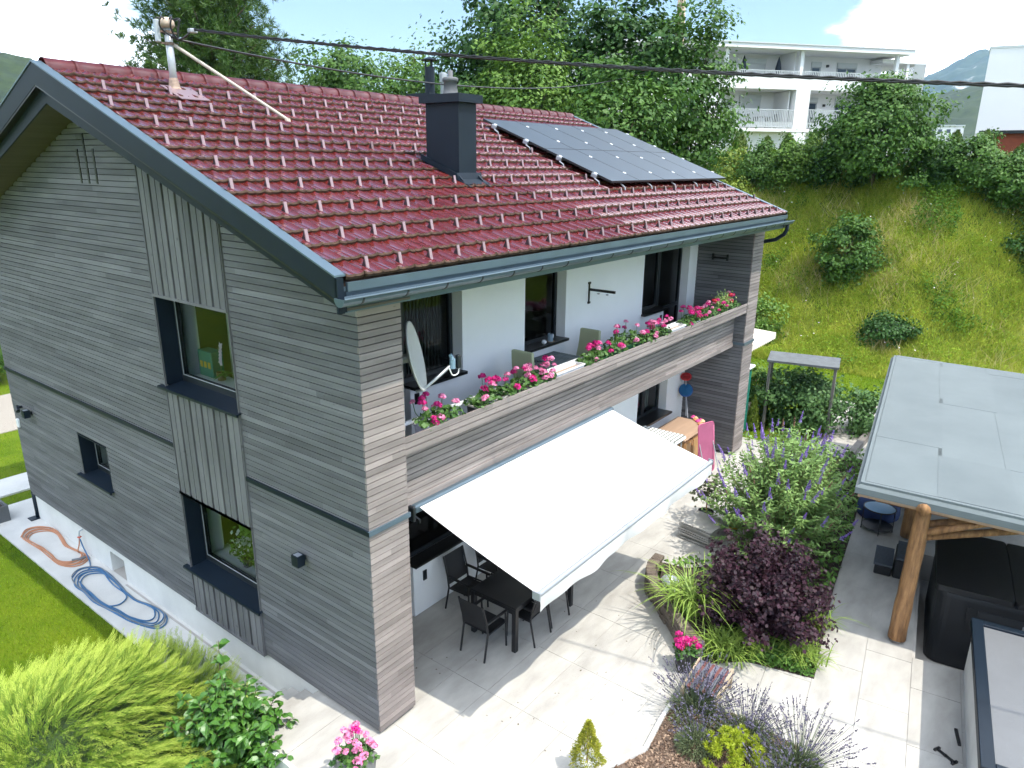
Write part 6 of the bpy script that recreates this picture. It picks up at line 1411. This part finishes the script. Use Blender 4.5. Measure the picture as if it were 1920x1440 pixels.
# hedge along the top of the bank: thujas and mixed shrubs
def thuja(lab, u, v, h, rr, seed, group):
    t = thing('thuja', lab, 'conifer', (u, v, gz(u, v) - .1), 0, group); r = np.random.RandomState(seed); n = int(2600 * h / 2.2)
    f = r.uniform(0, 1, n); a_ = r.uniform(0, 6.28, n); prof_ = np.clip(np.minimum(f * 6, 1) * (1 - f ** 2.2) ** .7, .05, 1); q = rr * prof_ * r.uniform(.65, 1.05, n) * (1 + .15 * np.sin(a_ * 4 + f * 9))
    p = np.c_[q * np.cos(a_), q * np.sin(a_), f * h]; o_ = np.c_[np.cos(a_), np.sin(a_), .2 + 0 * a_]
    bulk('foliage', leafs(r, p, o_, .22, .07, .5, tan=np.tile([0, 0, 2.], (n, 1)) + o_ * .5), 4, M['thuja'], t); MB().tube([(0, 0, 0), (0, 0, h * .8)], [.06, .02], 6).build('trunk', M['bark'], t)
HG = 'hedge along the top of the bank'
hr_ = random.Random(6)
hl = ['left of the flowering shrub', 'between hazel shrubs below the left balcony', 'beside the tall hazel', 'under the balcony pillar', 'left of the round bushy tree', 'right of the round bushy tree', 'by the small village view', 'under the blank white house', 'near the red-brown shed', 'at the right picture edge']
for k, v in enumerate((9.2, 7.6, 6.4, 5.2, 4.2, .2, -1.0, -2.2, -3.6, -5.0)):
    thuja('dark columnar thuja in the top hedge ' + hl[k], 34.6 + hr_.uniform(-.4, .4), v, hr_.uniform(1.9, 2.5), .62, 40 + k, HG)
hs = ['pale leafy hedge shrub at the left end of the hedge', 'hedge shrub with reddish tips below the left balconies', 'tall light hazel shrub in the hedge below the balcony pillar', 'hedge shrub close left of the round bushy tree', 'hedge shrub close right of the round bushy tree', 'broad dark hedge shrub below the blank white house', 'hedge shrub in front of the red-brown shed', 'wide dark hedge shrub at the right picture edge']
for k, (u, v, rr_, hh_, mt_) in enumerate(((33.2, 9.0, 1.1, 1.0, 'yelg'), (33.3, 7.4, 1.2, 1.0, 'midg'), (33.2, 5.7, 1.0, 1.25, 'ash'), (33.6, 4.4, .9, .9, 'oakd'), (33.6, -.6, 1.0, 1.0, 'oakd'), (33.5, -2.1, 1.35, 1.2, 'midg'), (33.6, -3.8, 1.4, 1.2, 'midg'), (33.2, -5.8, 1.7, 1.35, 'oakd'))):
    tree('hedge_shrub', hs[k], (u, v, gz(u, v)), .4, (0, 0, hh_ * .95), (rr_, rr_, hh_ * 1.05), 90, 75, .42, .15, M[mt_], 60 + k, HG, .05, cat='shrub')
# left background hedge
tree('garden_bush', 'clipped green bush beyond the far left corner of the house', (3.0, 25.4, -.65), .3, (0, 0, 1.0), (1.2, 1.6, 1.2), 80, 60, .4, .13, M['midg'], 70, None, .06, cat='bush')
# wooden double pole
t = thing('utility_pole', 'tall pale wooden A-frame utility pole among the trees', 'pole', (27.3, 9.6, gz(27.3, 9.6)))
M['polew'] = P('weathered_pole_wood', (.36, .28, .21), .8, var=.2, vscale=4, stretch=(4, 4, .5))
for k in (0, 1): MB().tube([(-.0 + .30 * k, -.55 + .8 * k, -.4), (.06, -.06 + .1 * k, 14.5)], [.15, .10], 10).build('leg', M['polew'], t, smooth=True)
MB().box(-.05, .15, -.1, .14, 12.6, 12.75).build('brace', M['polew'], t)

# ------------------------------------------------------------------ kitchen garden beyond the terrace
fr = thing('plant_frame', 'grey timber frame with flat top over the tomato plants', 'frame', (15.9, -.75, -.1))
fo = lambda mb, nm, mt: setattr(mb.build(nm, mt, fr), 'location', -fr.location)
M['gtim'] = P('grey_timber', (.17, .155, .14), .8, var=.2, vscale=4)
for (u, v) in ((15.0, .05), (15.4, -1.62), (16.0, .30), (16.4, -1.40)): fo(MB().box(u - .035, u + .035, v - .035, v + .035, -.1, 2.0), 'post', M['gtim'])
fo(MB().add([(14.92, .12, 2.0), (15.33, -1.72, 2.0), (16.48, -1.47, 2.0), (16.05, .40, 2.0), (14.92, .12, 2.06), (15.33, -1.72, 2.06), (16.48, -1.47, 2.06), (16.05, .40, 2.06)], [(3, 2, 1, 0), (4, 5, 6, 7), (0, 1, 5, 4), (1, 2, 6, 5), (2, 3, 7, 6), (3, 0, 4, 7)]), 'cover', P('grey_sheet', (.11, .12, .125), .8, var=.2, vscale=6))
tree('tomato_plants', 'dense green tomato plants growing under the timber frame', (15.9, -.75, -.1), .3, (0, 0, .85), (1.0, 1.35, .85), 130, 70, .34, .12, leafmat('tomato_leaf', (.035, .10, .03), (.13, .24, .07)), 80, None, .03, cat='plants', extra=(((.9, -1.7, .6), (.7, .6, .7), 40),))
t = tree('oleander', 'red-flowered shrub beside the timber frame', (16.6, 1.1, -.1), .3, (0, 0, .75), (.7, .7, .75), 60, 50, .34, .12, M['ash'], 81, None, .03, cat='shrub')
for k in range(16): o = link('flower_head', HEAD['red'][k % 2], None, t); o.location = (grng.uniform(-.7, .6), grng.uniform(-.6, .6), grng.uniform(.6, 1.35)); o.scale = (.9,) * 3
for k, (u, v, h, lab) in enumerate(((14.9, .33, 1.05, 'small golden thuja cone close to the far fin of the house'), (15.9, .42, .95, 'small golden thuja cone left of the timber frame'))):
    r = np.random.RandomState(90 + k); t = thing('young_thuja', lab, 'conifer', (u, v, -.1)); n = 1800; f = r.uniform(0, 1, n); a_ = r.uniform(0, 6.28, n); q = .22 * (1 - f) ** .6 * np.minimum(f * 8, 1) * r.uniform(.7, 1.05, n)
    bulk('foliage', leafs(r, np.c_[q * np.cos(a_), q * np.sin(a_), f * h], np.c_[np.cos(a_), np.sin(a_), .2 + 0 * a_], .09, .03, .5, tan=np.tile([0, 0, 2.], (n, 1))), 4, M['yelg'], t); MB().tube([(0, 0, -.05), (0, 0, h * .7)], [.02, .008], 6).build('trunk', M['bark'], t)
tagit(MB().lathe([(.20, 0), (.21, .6), (.20, .62), (0, .63)], (15.35, .55, -.1), 14).build('log_stump', M['logend'], None), 'pale upright log stump between the two golden thujas', 'stump')
tagit(MB().box(14.3, 21.5, -2.62, -2.45, -.2, .12).build('garden_edging', M['gtim'], None), 'weathered timber edging along the lawn left of the carport roof', 'edging')
# terrace awning and green bin of the neighbouring part, just past the far fin
na = thing('market_umbrella', 'cream square parasol with scalloped edge just past the far end of the house', 'parasol', (15.2, 1.55, -.1))
MB().tube([(0, 0, 0), (0, 0, 2.75)], .025, 8).build('pole', M['alu'], na)
mb = MB(); hs_ = 1.15; mb.add([(0, 0, 2.98), (-hs_, -hs_, 2.66), (hs_, -hs_, 2.66), (hs_, hs_, 2.66), (-hs_, hs_, 2.66)], [(0, 1, 2), (0, 2, 3), (0, 3, 4), (0, 4, 1)]); mb.build('canopy', P('cream_canvas', (.66, .58, .50), .85), na)
mb = MB()
for (ax_, ay_, bx_, by_) in ((-hs_, -hs_, hs_, -hs_), (-hs_, hs_, -hs_, -hs_), (hs_, -hs_, hs_, hs_), (hs_, hs_, -hs_, hs_)):
    for k in range(16):
        f0, f1 = k / 16, (k + 1) / 16; p = (ax_ + (bx_ - ax_) * f0, ay_ + (by_ - ay_) * f0); q = (ax_ + (bx_ - ax_) * f1, ay_ + (by_ - ay_) * f1); m_ = ((p[0] + q[0]) / 2, (p[1] + q[1]) / 2)
        mb.add([(*p, 2.66), (*q, 2.66), (*q, 2.50), (*m_, 2.46), (*p, 2.50)], [(0, 1, 2, 3, 4)])
mb.build('valance', bpy.data.materials['cream_canvas'], na)
gb = thing('water_tank', 'green water tank with white lid just past the far fin wall', 'tank', (14.35, .72, -.1))
MB().cbox(-.3, .3, -.3, .3, 0, 1.95, .04).build('body', P('teal_green_plastic', (.01, .16, .12), .5), gb); MB().cbox(-.36, .36, -.36, .36, 1.95, 2.02, .015).build('lid', M['white'], gb)

# ------------------------------------------------------------------ apartment block on the plateau
M['apw'] = P('white_render', (.74, .74, .75), .85, var=.02, vscale=.5); M['aprail'] = P('pale_railing', (.50, .53, .54), .6); M['apshade'] = P('grey_roller_blind', (.36, .38, .39), .7); M['apdark'] = P('dark_window_glass', (.03, .05, .08), .1)
AO = Vector((42.943, 13.497, 0)); AX = Vector((.766, -.643, 0)); AN = Vector((-.643, -.766, 0))    # AN points to the garden
AM = Matrix((AX, -AN, Vector((0, 0, 1)))).transposed().to_4x4(); AM.translation = AO             # local x along the front, y into the house
ap = thing('apartment_block', 'white modern apartment block with two rows of recessed balconies above the hedge', 'building'); ap.matrix_world = AM
def AB(nm, mt, *bx): return B(nm, ap, mt, *bx)
AB('wall', M['apw'], (-9, 13.0, 2.3, 12, 5.5, 14.6), (-9, -.35, .02, 2.3, 5.5, 12.95), (5.05, 6.1, .02, 2.3, 5.5, 12.2), (12.3, 12.9, .03, 2.3, 5.5, 12.9), (-9, 12.9, .04, 2.3, 12.15, 12.96))
AB('roof', M['apw'], (-9, 13.4, -.30, 12, 14.53, 14.80)); AB('roof_edge', P('light_metal_coping', (.55, .56, .58), .5), (-9, 13.46, -.36, 12, 14.80, 14.86))
AB('balcony_slab', M['apw'], (-9, 13.0, .0, 2.3, 9.50, 9.72)); AB('base_wall', M['apw'], (-.3, 12.9, .5, 2.3, 5.5, 9.5))
for x in (-.14, 5.25, 12.45): AB('column', M['apw'], (x - .12, x + .12, .05, .29, 12.96, 14.53))
for x0, x1, z0, z1 in ((-.02, 5.12, 12.98, 13.28), (5.38, 12.33, 12.98, 13.30), (-.33, 5.03, 9.78, 10.9), (6.12, 12.28, 9.78, 10.95)):
    rl = AB('railing', M['aprail'], (x0, x1, -.01, .03, z1 - .04, z1), (x0, x1, -.01, .03, z0, z0 + .04)); mb = MB(); k = x0
    while k < x1: mb.box(k, k + .045, -.004, .024, z0 + .04, z1 - .04); k += .125
    mb.build('balusters', M['aprail'], rl, kind='stuff')
    B('floor_edge', rl, M['apw'], (x0, x1, .06, .1, z0 - .02, z0 + .34 if z1 - z0 > .6 else z0 + .02))
for x0, x1, z0, z1, kind_ in ((-.3, .7, 13.0, 14.15, 'b'), (2.3, 3.9, 13.0, 14.25, 'b'), (7.4, 8.15, 13.0, 14.2, 'w'), (9.4, 10.95, 13.0, 14.2, 'w2'), (.0, .4, 9.75, 11.7, 'b'), (2.2, 3.8, 9.75, 11.95, 'b'), (7.5, 8.2, 9.75, 11.9, 'w'), (9.6, 11.1, 9.75, 11.9, 'w2')):
    wn_ = AB('window', M['apshade'], (x0, x1, 2.26, 2.30, z0, z1)); B('blind_box', wn_, M['aprail'], (x0, x1, 2.2, 2.26, z1 - .32, z1))
    if kind_ == 'w': B('pane', wn_, M['apdark'], (x0 + .08, x1 - .12, 2.235, 2.262, z0, z1 - .4))
    if kind_ == 'w2': B('pane', wn_, M['apdark'], (x0 + .08, (x0 + x1) / 2 - .06, 2.235, 2.262, z0, z1 - .4)); B('pane', wn_, M['apdark'], ((x0 + x1) / 2 + .06, x1 - .12, 2.235, 2.262, z0, z1 - .4))
    if kind_ == 'b': B('blind', wn_, P('pale_blind', (.52, .54, .55), .7) if 'pale_blind' not in bpy.data.materials else bpy.data.materials['pale_blind'], (x0 + .05, x1 - .05, 2.235, 2.262, z0 + .25, z1 - .33))
for x0, z0, z1 in ((5.0, 12.96, 14.5), (4.85, 9.72, 12.1)): AB('partition', M['apw'], (x0 - .02, x0 + .06, .5, 2.3, z0, z1))
for x, z in ((1.5, 13.9), (8.6, 13.95), (1.4, 11.35), (8.7, 11.4)): MB().cbox(x - .08, x + .08, 2.1, 2.26, z - .08, z + .08, .02).build('wall_light', M['blk'], ap)
# set-back wing with slatted screen on the right
AB('wing_roof', M['apw'], (12.0, 15.6, 1.0, 8, 14.15, 14.38)); AB('wing_column', M['apw'], (14.05, 14.25, 1.1, 1.3, 9.6, 14.15)); AB('wing_floor', M['apw'], (13.0, 15.5, 1.0, 8, 11.85, 12.1), (13.0, 15.5, 1.0, 8, 9.35, 9.6)); AB('wing_wall', M['apw'], (13.0, 13.4, 3.5, 8, 9.0, 14.2))
sc2 = AB('screen', M['aprail'], (14.6, 15.55, 1.0, 1.04, 11.95, 12.0)); mb = MB()
for k in range(12): mb.box(14.6 + k * .08, 14.635 + k * .08, 1.0, 1.06, 12.0, 14.15)
for k in range(40): mb.box(15.5, 15.54, 1.06 + k * .1, 1.10 + k * .1, 12.0, 14.15)
mb.build('screen_slats', M['aprail'], sc2, kind='stuff'); mb = MB()
for k in range(26): mb.box(13.05 + k * .095, 13.09 + k * .095, 1.0, 1.03, 9.6, 10.75); mb.box(13.0 + k * .06, 13.03 + k * .06, 1.0, 1.03, 12.1, 13.1)
rl = AB('railing', M['aprail'], (13.0, 15.5, .99, 1.04, 10.75, 10.8), (13.0, 14.6, .99, 1.04, 13.1, 13.15)); mb.build('balusters', M['aprail'], rl, kind='stuff')
# things on the lower balcony
q = AM @ Vector((3.4, 1.2, 9.73)); t = thing('balcony_set', 'dark table with two chairs behind the lower left balcony railing', 'furniture', tuple(q), math.atan2(AX.y, AX.x))
MB().box(-.5, .5, -.35, .35, .72, .76).build('tabletop', M['blk'], t)
for sx in (-.45, .45): MB().box(sx - .03, sx + .03, -.3, .3, 0, .72).build('leg', M['blk'], t)
for sx in (-.85, .85): MB().box(sx - .22, sx + .22, -.22, .22, .42, .46).box(sx + (.18 if sx > 0 else -.22), sx + (.22 if sx > 0 else -.18), -.22, .22, .46, .95).box(sx - .2, sx - .16, -.2, .2, 0, .42).box(sx + .16, sx + .2, -.2, .2, 0, .42).build('chair', M['blk'], t)
q = AM @ Vector((1.0, 1.0, 9.73)); t = thing('balcony_plant', 'slender potted plant behind the lower left balcony railing', 'potted plant', tuple(q)); MB().lathe([(.15, 0), (.2, .4), (.17, .4), (0, .36)], (0, 0, 0), 12).build('pot', M['dgrey'], t)
p = lr.normal(size=(160, 3)) * [.22, .22, .3] + [0, 0, .95]; bulk('foliage', leafs(lr, p, lr.normal(size=(160, 3)) + [0, 0, .5], .22, .06), 4, M['midg'], t)
# closed parasols on the top balcony
for k, (x, lab) in enumerate(((1.75, 'closed dark parasol leaning at the left window of the top balcony'), (4.3, 'closed dark parasol beside the partition of the top balcony'))):
    q = AM @ Vector((x, 1.3, 12.97)); t = thing('closed_parasol', lab, 'parasol', tuple(q)); MB().lathe([(.03, 0), (.03, .25), (.16, .3), (.20, .55), (.10, 1.05), (.02, 1.3), (0, 1.32)], (0, 0, 0), 10).build('canopy', P('navy_parasol', (.02, .03, .05), .8) if k == 0 else bpy.data.materials['navy_parasol'], t); MB().lathe([(.2, 0), (.2, .04), (0, .05)], (0, 0, 0), 10).build('base', M['blk'], t)
# blank white house at the right edge and the red-brown shed below it
hs2 = thing('neighbour_house', 'blank white house wall rising above the hedge at the right picture edge', 'building', (42.5, -.83, 6)); MB().prism([(0, 0), (11.0, -3.0), (13, 6), (4, 9.5)], 2, -.5, 7.25).build('wall', M['apw'], hs2); MB().prism([(-.06, -.0), (11.05, -3.06), (13.1, 6.05), (3.96, 9.6)], 2, 7.25, 7.38).build('roof', M['aprail'], hs2)
hs2.rotation_euler = (0, 0, rad(-62))
sh = thing('garden_shed', 'low red-brown shed with dark flat roof below the blank white house', 'shed', (38.6, -2.0, 6.8)); MB().box(0, 2.4, -6, .2, 0, 2.12).build('wall', P('red_brown_boards', (.20, .045, .02), .8, var=.2, vscale=2), sh); MB().box(-.2, 2.6, -6.2, .55, 2.12, 2.26).build('roof', M['frame'], sh)
# village houses in the valley gap
for k, (D_, px_, w_, lab) in enumerate(((300, 1760, 9, 'tiny white village house with dark windows at the foot of the hill, left one'), (310, 1782, 8, 'tiny white village house at the foot of the hill, right one'))):
    d = pix(px_, 246); d = d / math.hypot(d.x, d.y); q = CAM + d * D_; t = thing('village_house', lab, 'house', tuple(q), math.atan2(d.y, d.x)); MB().box(0, 8, -w_ / 2, w_ / 2, -6, 1.6).build('wall', M['apw'], t); MB().box(-.4, 8.4, -w_ / 2 - .3, w_ / 2 + .3, 1.6, 2.0).build('roof', M['aprail'], t)
    for j in range(3): MB().box(-.05, .0, -w_ / 2 + 1 + j * w_ * .28, -w_ / 2 + 2.2 + j * w_ * .28, -.6, .6).build('window', M['apdark'], t)

# ------------------------------------------------------------------ hills and mountain
def ring(name, r0, r1, az0, az1, prof_fn, nA, nR, mat, seed, rough, **tags):
    az = np.linspace(az0, az1, nA); rr = np.linspace(r0, r1, nR); A_, Rr = np.meshgrid(az, rr, indexing='ij'); x = CAM.x + Rr * np.cos(A_); y = CAM.y + Rr * np.sin(A_)
    t_ = (Rr - r0) / (r1 - r0); z = prof_fn(A_, t_) + rough * fbm(x / r0 * 60, y / r0 * 60, seed, 6, .9) * np.clip(t_ * 3, 0, 1)
    I = np.arange(nA * nR).reshape(nA, nR); fq = np.stack([I[:-1, :-1], I[:-1, 1:], I[1:, 1:], I[1:, :-1]], -1).reshape(-1, 4)
    o = bulk(name, np.stack([x, y, z], -1), 4, mat, faces=fq, **tags); o.data.shade_smooth(); return o
M['forest'] = P('forest_canopy', (.006, .018, .006), .95, col2=(.030, .052, .012), vscale=.12, bump=1.0, bscale=.35)
def bumpaz(A_, c, w): d = np.angle(np.exp(1j * (A_ - c))); return np.exp(-(d / w) ** 2)
azv = math.atan2(pix(1780, 240).y, pix(1780, 240).x); azl = math.atan2(pix(0, 240).y, pix(0, 240).x)
ring('forest_hill', 330, 900, azv - 1.3, azv + 2.6, lambda A_, t: 5 + (62 + 14 * np.sin(A_ * 9 + 1) + 8 * np.sin(A_ * 23)) * sstep(t, 0, 1), 420, 40, M['forest'], 7, 3.0, kind='structure')
ring('forest_hill', 220, 420, azl - .45, azl + .7, lambda A_, t: 0 + (52 * bumpaz(A_, azl + .02, .25)) * sstep(t, 0, 1), 200, 30, M['forest'], 9, 2.6, kind='structure')
M['rock'] = P('mountain_forest_and_rock', (.014, .034, .018), .95, col2=(.05, .07, .035), vscale=.012)
dirt(M['rock'], (.62, .60, .57), .60, .70, .009)
ring('mountain', 1700, 3400, azv - .75, azv + .9, lambda A_, t: 10 + sstep(t, 0, 1) * (140 + 235 * bumpaz(A_, azv - .03, .085) + 100 * bumpaz(A_, azv + .25, .2) + 120 * bumpaz(A_, azv - .35, .16)), 420, 90, M['rock'], 13, 20, kind='structure')

# ------------------------------------------------------------------ things behind the gable windows
orc = P('orchid_white', (.55, .58, .56), .6, transl=.3); orp = P('orchid_pale_lilac', (.55, .45, .62), .6, transl=.3)
def orchid(lab, v, z, u, mat, seed, lean=.1):
    t = thing('orchid', lab, 'orchid', (u, v, z)); r = np.random.RandomState(seed)
    MB().lathe([(.06, 0), (.075, .13), (.065, .13), (0, .11)], (0, 0, 0), 14).build('pot', P('orchid_pot', (.14, .06, .05), .5) if 'orchid_pot' not in bpy.data.materials else bpy.data.materials['orchid_pot'], t)
    MB().tube([(0, 0, .1), (0, lean * .4, .4), (-.05, lean, .55), (-.1, lean * 1.5, .5)], .005, 5).build('stem', M['leaf_ger'], t)
    n = 10; p = np.c_[r.normal(size=n) * .04, r.normal(size=n) * .05 + lean * .7, .12 + 0 * r.uniform(size=n)]
    bulk('leaf', leafs(r, p, r.normal(size=(n, 3)) * .3 + [0, 0, 1], .26, .07, .3), 4, M['leaf_ger'], t)
    for k in range(6):
        f = .55 + .45 * k / 5; c = np.array([-.05 * f - .03 * k / 5, lean * (.5 + f), .52 + .05 * math.sin(f * 3) - .04 * k]); a_ = np.arange(5) * 1.257
        d = np.c_[np.zeros(5), np.cos(a_), np.sin(a_)]; bulk('flower', leafs(r, c + d * .03, np.tile([-1., 0, .1], (5, 1)), .07, .05, .15, tan=d * 4), 4, mat, t)
orchid('lilac-white orchid behind the left half of the upper gable window', 3.95, 4.083, .55, orp, 1, -.1)
orchid('white orchid behind the right half of the upper gable window', 3.0, 4.083, .55, orc, 2, .12)
orchid('small pale orchid in the right corner of the upper gable window', 2.72, 4.083, .5, orc, 3, -.05)
t = thing('teal_box', 'teal box with yellow pattern standing inside the upper gable window', 'box', (.6, 4.3, 4.083)); MB().cbox(-.1, .1, -.2, .2, 0, .42, .01).build('carton', M['teal'], t)
for k in range(3): MB().box(-.104, -.1, -.15 + k * .11, -.08 + k * .11, .15, .25).build('motif', P('ochre_motif', (.40, .26, .02), .6) if k == 0 else bpy.data.materials['ochre_motif'], t)
for k, (v, lab, m_) in enumerate(((3.75, 'white-flowered pot plant behind the lower gable window, left', orc), (3.25, 'leafy green pot plant in the middle of the lower gable window', M['ash']), (2.82, 'white-flowered pot plant behind the lower gable window, right', orc))):
    t = thing('window_plant', lab, 'pot plant', (.52, v, .883)); r = np.random.RandomState(100 + k); MB().lathe([(.07, 0), (.10, .17), (.085, .17), (0, .15)], (0, 0, 0), 14).build('pot', M['dgrey'], t)
    n = 260; p = r.normal(size=(n, 3)) * [.08, .15, .10] + [0, 0, .33]; bulk('foliage', leafs(r, p, r.normal(size=(n, 3)) + [-.6, 0, .5], .09, .05), 4, M['ash'], t)
    if m_ is orc: n = 60; p = r.normal(size=(n, 3)) * [.06, .12, .06] + [-.06, 0, .46]; bulk('flowers', leafs(r, p, r.normal(size=(n, 3)) * .4 + [-1, 0, .4], .075, .06), 4, orc, t)

# fallen leaves and crumbs on the terrace
n = 46; c2 = lr.uniform([.9, -2.4], [5.0, .9], (n, 2))
bulk('leaf_litter', leafs(lr, np.c_[c2, np.full(n, -.044)], np.tile([0, 0, 1.], (n, 1)), .034, .022, .15), 4, P('dry_leaf_crumb', (.10, .07, .045), .9), label='scattered dry leaf crumbs on the pale terrace slabs', cat='litter', kind='stuff')
# ------------------------------------------------------------------ summer haze over the valley
hz_m = bpy.data.materials.new('haze'); hz_m.use_nodes = True; t_ = hz_m.node_tree; t_.nodes.clear(); o_ = t_.nodes.new('ShaderNodeOutputMaterial'); pvn = t_.nodes.new('ShaderNodeVolumePrincipled')
pvn.inputs['Color'].default_value = (.42, .70, 1.0, 1); pvn.inputs['Density'].default_value = 0.00011; pvn.inputs['Anisotropy'].default_value = 0.1
t_.links.new(pvn.outputs[0], o_.inputs['Volume'])
HAZE = True
if HAZE: B('haze', None, hz_m, (-4200, 4200, -4200, 4200, -3.0, 620), kind='stuff')
